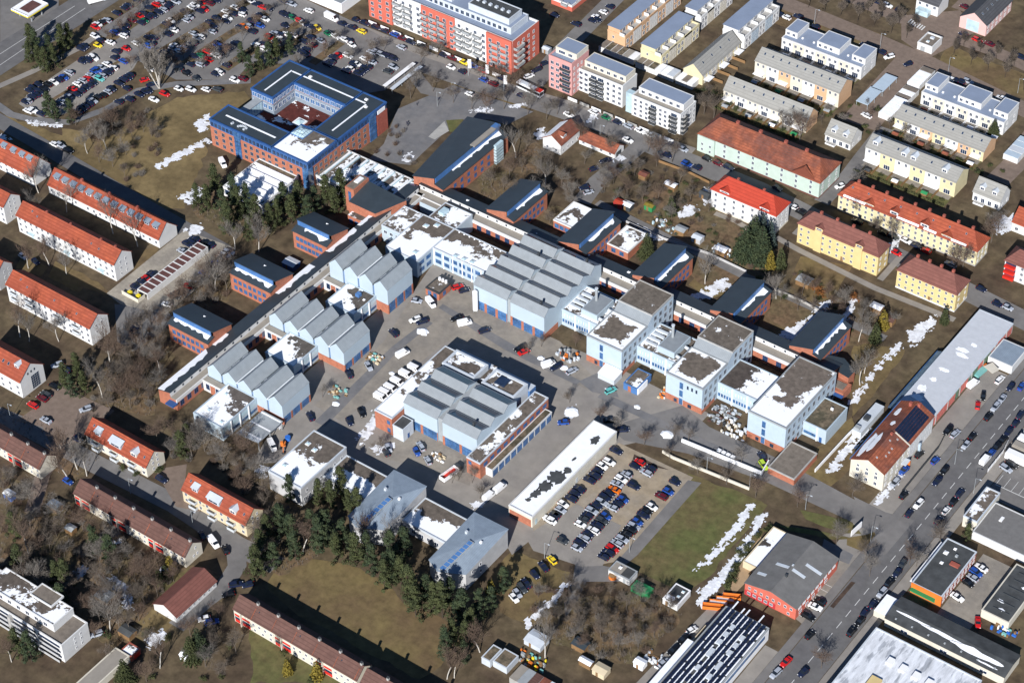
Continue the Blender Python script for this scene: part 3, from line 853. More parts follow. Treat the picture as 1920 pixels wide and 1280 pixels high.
rows(B, 'S', [.9, 3.3, 5.5], 22, .95, 1.35); rows(B, 'E', [.9, 3.3, 5.5], 3, .95, 1.35)
for u in (L * .40, L * .62): B.dormer(u, .04, 3.2, 1.5, 'gable', 'white_render', 'tile_orange')
for u in (L * .22, L * .78): B.dormer(u, .02, 4.2, .7, 'gable', 'pale_yellow', 'tile_orange')
for k in range(8): B.skylight(4 + k * 6.6, 2.6, .6, .7)
for k in range(9): B.chimney(5 + k * 5.8, D / 2 + .8, h=1.5, w=.9)
for u0, u1 in ((2, 11), (24, 33), (35, 40), (46, 52)):
    sl = math.atan2(hr - he, D / 2)
    o = part('snow_strip', MB().box(u0, u1, -.25, .55, .24, .36), ['snow'], B.t, loc=(0, 0, he)); o.rotation_euler = (sl, 0, 0)
for geo, txt, n, wl, rf, dorm in (((52.48, 102.67, 0, 32.8, 7.84, 9.26, 13.26), 'yellow block with maroon hipped roof and two small gables, left of the pair', 11, 'yellow_render', 'tile_maroon', 2),
        ((93.74, 101.28, 0, 23.19, 9.36, 8.3, 12.3), 'shorter yellow block with maroon hipped roof, right of the pair', 9, 'yellow_render', 'tile_maroon', 0)):
    x, y, a, L, D, he, hr = geo
    B = house('apartment_block', txt, 'apartment block', (x, y, a, L, D, he, hr), wl, rf, G_O, hip=4.0, plinth='white_render' if dorm == 0 else None)
    rows(B, 'S', [1.0, 3.6, 6.2], n, .9, 1.2); rows(B, 'E', [1.0, 3.6, 6.2], 2, .9, 1.2)
    B.slab('door', 'S', L * .55, L * .55 + 1.1, 0, 2.1, 'wood', .05)
    if dorm:
        for u in (L * .26, L * .76):
            B.dormer(u, .0, 3.0, 1.2, 'gable', wl, rf); B.slab('projecting_bay', 'S', u - 1.5, u + 1.5, 0, he + .2, wl, .5)
    for k in range(4): B.chimney(L * (.2 + .2 * k), D / 2 + .7, h=1.4, w=.9)
x, y, a, L, D, he, hr = (16.27, 101.71, 0, 27.44, 9.41, 9.01, 13.21)
B = house('villa', 'white villa with vivid red hipped roof behind the giant spruces', 'house', (x, y, a, L, D, he, hr), 'white_render', 'tile_red', G_O, hip=4.2, plinth='cream_white')
rows(B, 'S', [1, 3.6, 6.2], 7, 1.0, 1.4); rows(B, 'E', [1, 3.6, 6.2], 3, 1, 1.4)
for u in (L * .2, L * .82): B.dormer(u, .0, 4.0, .9, 'gable', 'white_render', 'tile_red')
B.chimney(8, D / 2 + .6, h=1); B.chimney(19, D / 2 + .6, h=1)
B = house('villa', 'white gabled house with red roof and small dormers near the bus stop', 'house', (-55.42, 95.73, 0, 8.26, 12.54, 4.74, 7.54), 'white_render', 'tile_rust', axis='y')
rows(B, 'S', [.8], 4, 1, 1.3); B.dormer(4, .12, 2.4, 1.4, 'gable', roof='tile_rust'); B.win('W', 1, 2, .9, 1.2)
o = part('snow_patch', MB().box(.2, 11.5, -.3, 3.9, .24, .36), ['snow'], B.t, loc=(0, B.D, B.he)); o.rotation_euler = (math.atan2(-(B.hr - B.he), B.D / 2), 0, 0); o.location = (0.2, B.D - 3.9 * .82, B.he + 2.05)
x, y, a, L, D, he, hr = (-45.66, 105.76, 0, 16.39, 6.15, 2.21, 4.41)
B = house('outbuilding', 'low white outbuilding with long rust red roof attached beside the red roofed house', 'outbuilding', (x, y, a, L, D, 2.4, 4.6), 'white_render', 'tile_rust')
B.win('S', .8, 4, 1.1, 1.0); B.slab('door', 'E', 1, 4.4, 0, 2.0, 'dark_metal', .05)
B = house('white_house', 'white house with orange roof cut by the right edge, near the tree group', 'house', (112.49, 153.07, 0, 16, 9, 4.4, 8.2), 'white_render', 'tile_orange')
B.win('S', 1, 4)
x, y, a, L, D, he, hr = (121.82, 128.42, 0, 16, 9, 7.6, 10.6)
B = house('apartment_block', 'white block with red balconies and brown roof at the right edge', 'apartment block', (x, y, a, L, D, he, hr), 'white_render', 'tile_maroon', hip=3.0)
rows(B, 'S', [.9, 3.3, 5.7], 3, 1, 1.3, 5, 16)
for z in (.3, 2.7, 5.1): B.slab('red_balcony', 'S', .4, 4.4, z, z + 1.0, 'red_paint', 1.3); B.slab('balcony_recess', 'S', .4, 4.4, z + 1.0, z + 2.1, 'glass_dark', .03)

# ------------------------------------------------------------ the training centre
def B_at(x0, x1, y0, y1, h): return (x0, y0, 0, x1 - x0, y1 - y0, h)

# blue and brick office building round a court
OX, OY = -160.0, 24.5
t = thing('office_building', 'brick office building with blue top storey built round a dark red court', 'office building', OX, OY)
OB = Building(t, 48.4, 47.0, 12.2)
def wing(x0, x1, y0, y1, h=12.2, roofm='slate_green', wall='brick', zb=9.1, faces='SE', rim='blue_metal', court=False):
    e = link('wing', None, t, (x0 - OX, y0 - OY, 0)); e.empty_display_size = 1
    L, D = x1 - x0, y1 - y0
    part('lower_wall', MB().box(0, L, 0, D, 0, zb), [wall], e)
    part('upper_wall', MB().box(.08, L - .08, .08, D - .08, zb, h - .05), ['blue_panel'], e)
    part('roof', MB().box(.5, L - .5, .5, D - .5, h - .05, h + .05), [roofm], e)
    rb = MB()
    rb.box(-.15, L + .15, -.15, .5, h - .5, h + .3).box(-.15, L + .15, D - .5, D + .15, h - .5, h + .3).box(-.15, .5, .5, D - .5, h - .5, h + .3).box(L - .5, L + .15, .5, D - .5, h - .5, h + .3)
    part('parapet', rb, [rim], e)
    return Building(e, L, D, h)
WA = wing(-160, -129, 24.5, 35.5)
WB_ = wing(-129, -111.6, 24.5, 42, roofm='sn_front')
WC = wing(-123, -111.6, 42, 71.5)
WD = wing(-149, -123, 61, 71.5)
WE = wing(-160, -149, 48.5, 71.5)
for V, n in ((WA, 16), (WB_, 9)):
    V.win('S', 9.5, n, 1.5, 1.9, .2, V.L - .2, 'n', 1)
for V, n in ((WB_, 9), (WC, 15)):
    V.win('E', 9.5, n, 1.5, 1.9, .2, V.D - .2, 'n', 1)
for z in (1.0, 3.8, 6.5):
    WA.win('S', z, 3, 1.5, 1.7, .8, 12.0, 'g', 1); WA.win('S', z, 5, 1.5, 1.7, 16, 31, 'g', 1); WB_.win('S', z, 4, 1.5, 1.7, 0, 14.5, 'g', 1)
    WB_.win('E', z, 5, 1.5, 1.7, 3, 17.5, 'g', 1); WC.win('E', z, 5, 1.5, 1.7, .5, 17.5, 'g', 1)
for u in (13.0, 14.6): WA.slab('glazed_stair', 'S', u - .7, u + .7, 0, 12.0, 'glass_blue', .3, 0)
for k in range(6): WA.slab('stair_rail', 'S', 12.2, 15.4, 1.2 + 1.9 * k, 1.45 + 1.9 * k, 'blue_metal', .36, 0)
WC.slab('glazed_stair', 'E', 18.6, 22.6, 0, 12.0, 'glass_blue', .3, 0)
for k in range(6): WC.slab('stair_rail', 'E', 18.5, 22.7, 1.2 + 1.9 * k, 1.45 + 1.9 * k, 'blue_metal', .36, 0)
WC.slab('brick_pier', 'E', 23.2, 29.4, 0, 9.6, 'brick_red', .25, 0); WC.slab('sign_panel', 'E', 23.8, 28.2, 9.8, 11.4, 'white_paint', .3, 0)
WB_.slab('glazed_corner', 'E', -.2, 2.6, 0, 9.2, 'glass_blue', .25, 0); WB_.slab('glazed_corner', 'S', 14.8, 17.5, 0, 9.2, 'glass_blue', .25, 0)
# court fronts
WD.win('S', 9.3, 10, 2.0, 2.0, 0, 26, 'm', 1); WD.win('S', 6.0, 10, 2.0, 2.0, 0, 26, 'm', 1, out=.06); WE.win('E', 9.3, 5, 1.8, 2.0, 0, 12.4, 'm', 1); WE.win('E', 6.0, 5, 1.8, 2.0, 0, 12.4, 'm', 1, out=.06)
WE.win('S', 9.3, 4, 2.0, 2.0, .4, 10.6, 'm', 1); WE.win('S', 6.0, 4, 2.0, 2.0, .4, 10.6, 'm', 1, out=.06)
[V_.slab('court_front', f_, 0, l_, z_, 9.0, 'zinc_blue', .04) for V_, f_, l_, z_ in ((WD, 'S', 26, 4), (WE, 'E', 12.4, 4), (WE, 'S', 11, 0))]
part('link_gallery', MB().box(2.5, 5.5, 11, 24, 0, 9.0), ['blue_panel'], t); part('link_roof', MB().box(2.3, 5.7, 11, 24, 9.0, 9.3), ['grey_metal'], t)
for k in range(8): part('gallery_pane', MB().box(5.5, 5.58, 11.4 + k * 1.55, 12.7 + k * 1.55, 4.6, 8.6), ['glass_pale'], t)
part('court_deck', MB().box(5.6, 37, 11, 36.5, 3.6, 4.0), [snow_roof('court_snow', (0.085, 0.022, 0.018), 0.58, scale=.13, seed=6)], t)
sk = link('court_rooflight', None, t, (22, 26, 4.0))
part('kerb', MB().box(-2.2, 2.2, -2.2, 2.2, 0, .5), ['white_paint'], sk)
mb = MB(); mb.v = [(-1.6, -1.6, .5), (1.6, -1.6, .5), (1.6, 1.6, .5), (-1.6, 1.6, .5), (0, 0, 1.7)]; mb.f = [(0, 1, 4), (1, 2, 4), (2, 3, 4), (3, 0, 4)]; mb.mi = [0] * 4
part('glazing', mb, ['glass_pale'], sk)
gp = link('glass_tower', None, t, (34.4, 13.6, 0))
part('tower_wall', MB().box(-3, 3, -3, 3, 4, 12.6), ['blue_panel'], gp)
mb = MB()
for i in range(5):
    for j in range(5):
        x0, y0 = -2.9 + i * 1.18, -2.9 + j * 1.18
        zz = lambda x, y: 12.65 + 1.6 * (1 - max(abs(x), abs(y)) / 2.9)
        mb.quad([(x, y, zz(x, y)) for x, y in ((x0, y0), (x0 + 1.06, y0), (x0 + 1.06, y0 + 1.06), (x0, y0 + 1.06))])
part('glass_roof', mb, ['glass_pale'], gp)
# snow lines along the roof gullies
def snow_line(parent, pts, w, z):
    for (ax, ay), (bx, by) in zip(pts, pts[1:]):
        x0, x1, y0, y1 = min(ax, bx) - w / 2, max(ax, bx) + w / 2, min(ay, by) - w / 2, max(ay, by) + w / 2
        part('snow_strip', MB().box(x0 - OX, x1 - OX, y0 - OY, y1 - OY, z, z + .1), ['snow'], parent)
snow_line(t, [(-154.8, 51), (-154.8, 66.4)], .6, 12.26); snow_line(t, [(-153.9, 66.4), (-118, 66.4)], .6, 12.26); snow_line(t, [(-117.0, 46), (-117.0, 65.6)], .6, 12.26); snow_line(t, [(-156, 30), (-132, 30)], .7, 12.26)
rnd = random.Random(5)
for k in range(9): roof_box(OB, 9 + rnd.random() * 7, 2.2 + rnd.random() * 2, .7, .7, .6, 'light_metal')
for u, v in ((41.2, 43.8), (14, 43), (44, 40)): roof_box(OB, u, v, 1.2, 1.0, .5, 'white_paint')

# low glass-ribbed halls at its foot
def ribbed(label, x0, x1, y0, y1, along, n, roofm, bl=('w',)):
    B = flat('exhibition_hall', label, 'hall', B_at(x0, x1, y0, y1, 4.3), 'white_render', roofm, par=.3)
    L, D = B.L, B.D
    for k in range(n):
        mb = MB()
        if along == 'x':
            v = D * (k + .75) / (n + .6)
            mb.box(.6, L - .6, v - .55, v + .55, 4.3, 4.75, 0)
            mb.box(.8, L - .8, v - .15, v + .15, 4.75, 4.95, 1)
        else:
            v = L * (k + .9) / (n + .9)
            mb.box(v - .6, v + .6, .6, D - .6, 4.3, 4.8, 0)
            mb.box(v - .3, v + .3, .8, D - .8, 4.8, 5.0, 1)
        part('roof_rib', mb, ['white_paint' if along == 'x' else 'glass_pale', 'snow' if along == 'x' else 'white_paint'], B.t)
    for k in range(7): B.win('E', 1.2, 7, 2.2, 2.2, .5, D - .5, 'n', 1, skip=[i for i in range(7) if i != k])
    for k in range(6): B.win('S', 1.2, 6, 2.4, 2.2, .5, L - .5, 'n', 1, skip=[i for i in range(6) if i != k])
    return B
B = ribbed('low white hall with snowy ribbed roof at the foot of the brick office building', -135.6, -116.3, 3.6, 24.2, 'x', 5, 'snowy0a')
part('green_strip', MB().box(.6, 18.6, 17.6, 20.1, 4.34, 4.4), ['sedum_roof'], B.t)
B = ribbed('low hall with blue-white glass ribs across its snowy roof, beside the paved square', -113.4, -76.2, 28.6, 47.4, 'y', 8, 'snowy1c')
part('brown_strip', MB().box(.5, 5.2, .5, 18, 4.34, 4.4), ['gravel_roof'], B.t)

# spines: green lean-to roof, white clerestory wall, flat gravel strip
def spine(label, x, y, ang, L, wide=4.9, flatw=2.8, windows=True, snow=None, h0=5.7, h1=6.9, zf=4.8):
    """local x along the corridor, local y = 0 at the courtyard edge of the flat strip, roof rising away from the halls"""
    t = thing('corridor_wing', label, 'building', x, y, ang)
    B = Building(t, L, wide + flatw, zf)
    part('lower_wall', MB().box(0, L, 0, flatw, 0, zf - .2), ['brick'], t)
    part('fascia', MB().box(-.05, L, -.12, .25, zf - 1.1, zf + .25), ['white_render'], t)
    part('flat_roof', MB().box(0, L, .25, flatw, zf - .2, zf + .02), ['tan_roof'], t)
    mb = MB()
    mb.prism([(0, flatw), (L, flatw), (L, flatw + wide), (0, flatw + wide)], 0, [h1, h1, h0, h0])
    part('wall', mb, ['brick'], t)
    part('clerestory', MB().box(0.0, L, flatw - .08, flatw, zf + .03, h1 - .05), ['white_render'], t)
    rb = MB()
    rb.prism([(-.2, flatw - .3), (L + .2, flatw - .3), (L + .2, flatw + wide + .4), (-.2, flatw + wide + .4)], h0 - .3, [h1 + .2, h1 + .2, h0 + .1, h0 + .1])
    b = rb.v
    for i in range(4): b[i] = (b[i][0], b[i][1], b[i + 4][2] - .2)
    part('roof', rb, ['slate_green'], t)
    for (u0, u1, w) in snow or ():
        zt = lambda v: h1 + .2 + (h0 - h1 - .1) * (v - flatw + .3) / (wide + .7)
        rn = random.Random(int(u0 * 7))
        pts = [(u0, flatw + wide + .3)]
        u = u0
        while u < u1:
            pts.append((u, flatw + wide + .3 - w * rn.uniform(.6, 1.0))); u += rn.uniform(.8, 1.8)
        pts += [(u1, flatw + wide + .3)]
        sb = MB(); sb.prism(pts[::-1], 0, [zt(p[1]) + .12 for p in pts[::-1]])
        for i in range(len(pts)): sb.v[i] = (sb.v[i][0], sb.v[i][1], zt(sb.v[i][1]) + .01)
        part('snow_patch', sb, ['snow'], t)
    if windows:
        n = int(L / 4.1)
        for k in range(n):
            link('clerestory_window', window_mesh(.7, .8, 'd', 0), t, (L * (k + .5) / n, flatw - .1, zf + .7))
    return B
# west spine runs along Y: local x -> +Y needs the courtyard (local -y) to face +X
SW = spine('long west corridor with dark roof, snow along its outer edge and white clerestory wall', -70.9, -92.6, 90, 135, wide=5.2, snow=((0, 24, 3.2), (27, 34, 2.4), (60, 79, 3.3), (88, 104, 3.0), (106, 122, 1.8)))
for k, (y0, y1) in enumerate(((-92, -78), (-61, -46.5), (-30, -15), (3, 16))):
    n = max(1, int((y1 - y0) / 3.4))
    for i in range(n):
        link('window', window_mesh(1.8, 2.2, 'n', 1), SW.t, (y0 + 92.6 + (y1 - y0) * (i + .5) / n, 0, 1.2))
SW.slab('brick_end', 'W', .0, 5.3, 0, 5.6, 'brick', .1)
part('end_canopy', MB().box(-2.4, 0, -.4, 3.2, 3.3, 3.7), ['blue_metal'], SW.t)
SN = spine('long north corridor with white clerestory wall and dark roof along the brick wings', -74.6, 40.6, 0, 176, wide=5.2, flatw=3.7, snow=((38, 41, 1.5), (66, 68, 1.4), (98, 104, 1.6), (130, 137, 2.0), (160, 163, 1.5)))
for u0, u1 in ((5.5, 14.5), (28, 49), (83, 100), (115.5, 133), (149, 165)):
    n = max(2, int((u1 - u0) / 4.2))
    for i in range(n):
        link('window', window_mesh(2.0, 2.2, 'n', 2, 1), SN.t, (u0 + (u1 - u0) * (i + .5) / n, 0, 1.2))
for u, v in ((20, 6.5), (52, 5.4), (74, 6.4), (91, 6.9), (104, 6.0), (141, 5.6), (167, 5.8), (168.5, 5.2)): dome(SN, u, v, 1.1, z=6.1, m='snow')
part('end_roof', MB().prism([(168, 6.5), (181, 5.0), (181, 9.4), (175, 12.6), (168, 10)], 0, [5.6, 5.2, 5.2, 5.4, 5.8], 0, top=1), ['brick', 'slate_green'], SN.t)
part('entrance', MB().box(176.5, 182.5, -.8, 4.9, 0, 3.2, 0).box(177.4, 181.4, .6, 3.8, 3.2, 3.5, 1).box(176.3, 182.9, -2.4, -1.0, 2.4, 2.6, 2), ['brick', 'gravel_roof', 'blue_metal'], SN.t)

# classroom wings: low roof, blue clerestory, high roof
def shed_wing(label, x, y, ang, L, group, W=12.0, e=7.9, c=3.0, hc=11.0, snow=True, n=7, W0=None):
    t = thing('classroom_wing', label, 'building', x, y, ang, group)
    B = Building(t, L, W, e)
    mb = MB()
    prof = [(0, e), (c, e + .9), (c, hc), (W, e + .2)]
    n0 = len(prof)
    for X in (0, L):
        b = len(mb.v)
        We = W0 if (W0 and X == 0) else W
        mb.v += [(X, 0, 0), (X, We, 0)] + [(X, We if v == W else v, z - .03) for v, z in prof]
        f = (b, b + 2, b + 3, b + 4, b + 5, b + 1)
        mb.f.append(f[::-1] if X == 0 else f[::-1]); mb.mi.append(0)
    mb.f[0] = mb.f[0][::-1]
    mb.quad([(0, 0, 0), (L, 0, 0), (L, 0, e), (0, 0, e)]); mb.quad([(L, W, 0), (0, W0 or W, 0), (0, W0 or W, e + .2), (L, W, e + .2)])
    part('wall', mb, ['brick'], t)
    sl = MB()
    def slab(v0, z0, v1, z1, th=.22, a=-.35, b_=.3):
        i = len(sl.v)
        for z in (0, th):
            sl.v += [(a, v0, z0 + z), (L + b_, v0, z0 + z), (L + b_, v1, z1 + z), (a, v1, z1 + z)]
        for f in ((0, 1, 5, 4), (1, 2, 6, 5), (2, 3, 7, 6), (3, 0, 4, 7), (4, 5, 6, 7), (3, 2, 1, 0)):
            sl.f.append(tuple(i + k for k in f)); sl.mi.append(0)
    slab(-.4, e - .1, c - .06, e + .9)
    slab(c - .35, hc + .03, W + .4, e + .1)
    if W0:
        for k in (-8, -4) if False else (len(sl.v) - 5, len(sl.v) - 1): sl.v[k] = (sl.v[k][0], W0 + .4, sl.v[k][2])
    part('roof', sl, ['slate_green'], t)
    g = link('clerestory', None, t, (0, c - .1, e + 1.1))
    part('sash', MB().box(.3, L - .8, -.28, .0, 0, hc - e - 1.15), ['blue_panel'], g)
    k = int((L - 1.2) / 1.3)
    me = shared(('clpane', round(hc - e, 2)), lambda: MB().box(-.55, .55, -.05, 0, .15, hc - e - 1.3).mesh('pane', ['blue_panel']))
    for i in range(k): link('pane', me, g, (.5 + (L - 1.2) * (i + .5) / k, -.29, 0))
    for z in (1.1, 4.2):
        B.win('S', z, n, 1.5, 1.7, 1.2, L - 2.0, 'b', 1)
        B.win('W' if ang == 0 else 'E', z, 1, 1.0, 1.6, 8, 10, 'b', 0)
    if snow:
        rn = random.Random(len(label) + int(x))
        pts = []
        u = 1.0 if rn.random() < .5 else L * .25
        s0 = u
        while u < L - 1:
            pts.append((u, c - .15 - rn.uniform(.5, 1.5) - 1.0 * (u > L - 4))); u += rn.uniform(.6, 1.6)
        poly_ = pts + [(L - 1, c - .15), (s0, c - .15)]
        sb = MB(); z_ = lambda v: e + .12 + .96 * (v + .4) / (c + .34)
        sb.prism(poly_, 0, [z_(p[1]) + .1 for p in poly_])
        for i in range(len(poly_)): sb.v[i] = (sb.v[i][0], sb.v[i][1], z_(sb.v[i][1]) + .01)
        part('snow_patch', sb, ['snow'], t)
    return B
G_C = 'brick classroom wings with blue clerestories'
for y, xx, txt in ((-4.4, -94.6, 'brick wing with dark roof and blue clerestory, nearest to the pine grove'), (-35.1, -97.7, 'brick wing with dark roof and blue clerestory, middle of the three on the west side'), (-67.7, -97.0, 'brick wing with dark roof and blue clerestory, lowest of the three on the west side')):
    B = shed_wing(txt, xx, y, 0, -78.8 - xx, G_C)
    dome(B, 9, 8.6, .9, z=9.0, m='snow')
for x, L, txt in ((-32.6, 21, 'brick wing with blue clerestory beside the large library wing'), (-.8, 22, 'brick wing with blue clerestory between two flat roofed brick annexes'), (31.2, 20.5, 'brick wing with blue clerestory right of the round spruce'), (63.5, 20.5, 'brick wing with blue clerestory between two snowy lawns'), (95.2, 20.5, 'brick wing with blue clerestory at the right end of the north corridor')):
    shed_wing(txt, x, 45.6, 90, L, G_C)
B = shed_wing('largest brick wing with green roof, tan ridge deck and glazed corner, beside the paved square', -64.8, 45.6, 90, 40.5, G_C, W=19.0, W0=13.6, c=3.8, hc=11.4, n=9, snow=True)
part('ridge_deck', MB().box(23.5, 37.0, 2.9, 5.0, 11.25, 11.75), ['tan_roof'], B.t); part('ridge_cap', MB().box(37.0, 40.0, 2.9, 5.4, 11.0, 11.7), ['blue_panel'], B.t)
B.slab('glazed_corner', 'S', 31.5, 36.0, 0, 8.6, 'glass_pale', 1.2, 0)
for k in range(5): B.slab('glazing_bar', 'S', 31.4, 36.1, 1.4 * k + .8, 1.4 * k + .95, 'dark_metal', 1.26, 0)
# north-west wing with brick stair tower
t = thing('classroom_wing', 'dark sloped wing with small brick stair tower beside the ribbed hall', 'building', -88.6, 20.0)
mb = MB().prism([(0, 0), (12.5, 0), (17.5, 12), (0, 12)], 0, [8.0, 8.0, 8.6, 9.8], 0, top=1)
part('wall', mb, ['brick', 'slate_green'], t)
part('stair_tower', MB().box(-4.2, 0, 3.4, 12.2, 0, 11.0, 0), ['brick'], t); part('tower_roof', MB().box(-3.8, -.4, 3.8, 11.8, 11.0, 11.12), ['gravel_roof'], t)
part('tower_rooflight', MB().box(-3.0, -1.2, 7.2, 10.8, 11.12, 11.5), ['white_paint'], t)
link('window', window_mesh(1.3, 4.2, 'b', 0, 3), t, (-2.1, 3.4, 5.2))
part('lower_porch', MB().box(1.5, 10, -2.6, 0, 0, 4.2, 0, top=1), ['brick', 'snowy1a'], t)
for k in range(3): link('window', window_mesh(1.6, 1.8, 'b', 1), t, (3 + k * 2.6, -2.6, 1))
# flat annexes by the second north wing
B = flat('brick_annex', 'flat roofed brick annex with snow, left of the wing beside the gardens', 'annex', B_at(-24, -13.0, 58.4, 71.4, 4.0), 'brick', 'snowy1b', par=.3, rim='white_render'); B.win('S', 1, 3, 1.8, 1.8, .4, 7, 'b')
B = flat('brick_annex', 'flat roofed brick annex with snow, half hidden by the round spruce', 'annex', B_at(-.6, 8.4, 58.9, 71.4, 3.7), 'brick', 'snowy1c', par=.3, rim='white_render'); B.win('S', 1, 2, 1.8, 1.8, 1, 8, 'b'); dome(B, 2.5, 9, 1.6)

# workshop halls with ridged metal roofs
def gable_hall(label, x0, y0, n, pitch, depth, he, rise, gap=.75, doors=3, base_h=None, group=None):
    """ridges run along Y; gables face -Y; side wall faces +X"""
    t = thing('workshop_hall', label, 'workshop', x0, y0, 0, group)
    B = Building(t, n * pitch - gap, depth, he)
    w = pitch - gap
    for k in range(n):
        a = k * pitch
        mb = MB()
        mb.v = [(a, 0, 0), (a + w, 0, 0), (a + w, depth, 0), (a, depth, 0), (a, 0, he), (a + w, 0, he), (a + w, depth, he), (a, depth, he), (a + w / 2, 0, he + rise), (a + w / 2, depth, he + rise)]
        mb.f = [(0, 1, 5, 8, 4), (1, 2, 6, 5), (2, 3, 7, 9, 6), (3, 0, 4, 7)]; mb.mi = [0] * 4
        e = link('bay', None, t); e.empty_display_size = 1
        part('wall', mb, ['blue_white'], e)
        rb = MB()
        for s in (0, 1):
            xa, xb = (a - .12, a + w / 2) if s == 0 else (a + w + .12, a + w / 2)
            za = he - rise / (w / 2) * .12
            p = [(xa, -.15, za + .12), (xb, -.15, he + rise + .12), (xb, depth + .15, he + rise + .12), (xa, depth + .15, za + .12)]
            rb.quad(p[::-1] if s == 0 else p)
            q_ = [(xa, -.15, za), (xb, -.15, he + rise), (xb, -.15, he + rise + .12), (xa, -.15, za + .12)]
            rb.quad(q_ if s == 0 else q_[::-1])
        part('roof', rb, ['zinc_y'], e)
        if k < n - 1:
            part('slot_glazing', MB().box(a + w, a + pitch, .5, depth - .5, 0, he - .6), ['blue_panel'], e)
            part('valley', MB().box(a + w, a + pitch, .0, depth, he - .6, he - .45), ['snow' if k % 2 else 'dark_metal'], e)
            rn = random.Random(k + int(x0)); u = .8
            while u < depth - 2:
                l_ = rn.uniform(1.5, 4)
                sb = MB(); s_ = rise / (w / 2); v1 = rn.uniform(.25, .5)
                sb.quad([(a + pitch - .1, u, he + .16), (a + pitch - .1, u + l_, he + .16), (a + pitch + v1, u + l_ - .3, he + s_ * v1 + .16), (a + pitch + v1, u + .3, he + s_ * v1 + .16)][::-1])
                if rn.random() < .75: part('snow_strip', sb, ['snow'], e)
                u += l_ + rn.uniform(.1, 1.5)
    bh = base_h or he * .36
    L = B.L
    m = depth / doors
    for k in range(doors):
        B.slab('glazed_door', 'E', k * m + .35, (k + 1) * m - .75, .15, bh, 'glass_blue', .05)
        for j in range(1, 4):
            v = k * m + .35 + (m - 1.1) * j / 4
            B.slab('door_mullion', 'E', v - .06, v + .06, .15, bh, 'blue_metal', .09)
        B.slab('door_rail', 'E', k * m + .35, (k + 1) * m - .75, bh * .5, bh * .5 + .14, 'blue_metal', .1)
        B.slab('brick_pier', 'E', (k + 1) * m - .75, (k + 1) * m + .0, 0, bh + .1, 'brick', .12)
    B.slab('brick_base', 'S', 0, L, 0, bh * .95, 'brick', .12)
    B.slab('brick_pier', 'E', 0, .35, 0, bh * .95, 'brick', .12)
    return B
G_H = 'pale blue workshop halls with ridged zinc roofs'
gable_hall('four ridged hall with tallest walls, topmost of the west workshops', -69.8, -13.4, 4, 6.72, 13.9, 10.9, 2.9, group=G_H, base_h=4.4)
gable_hall('five ridged hall in the middle of the west workshops', -70.5, -45.3, 5, 6.78, 14.0, 8.6, 2.8, group=G_H)
gable_hall('five ridged hall beside the grey open canopy, lowest of the west workshops', -70.5, -77.1, 5, 6.73, 13.9, 8.5, 2.8, group=G_H)
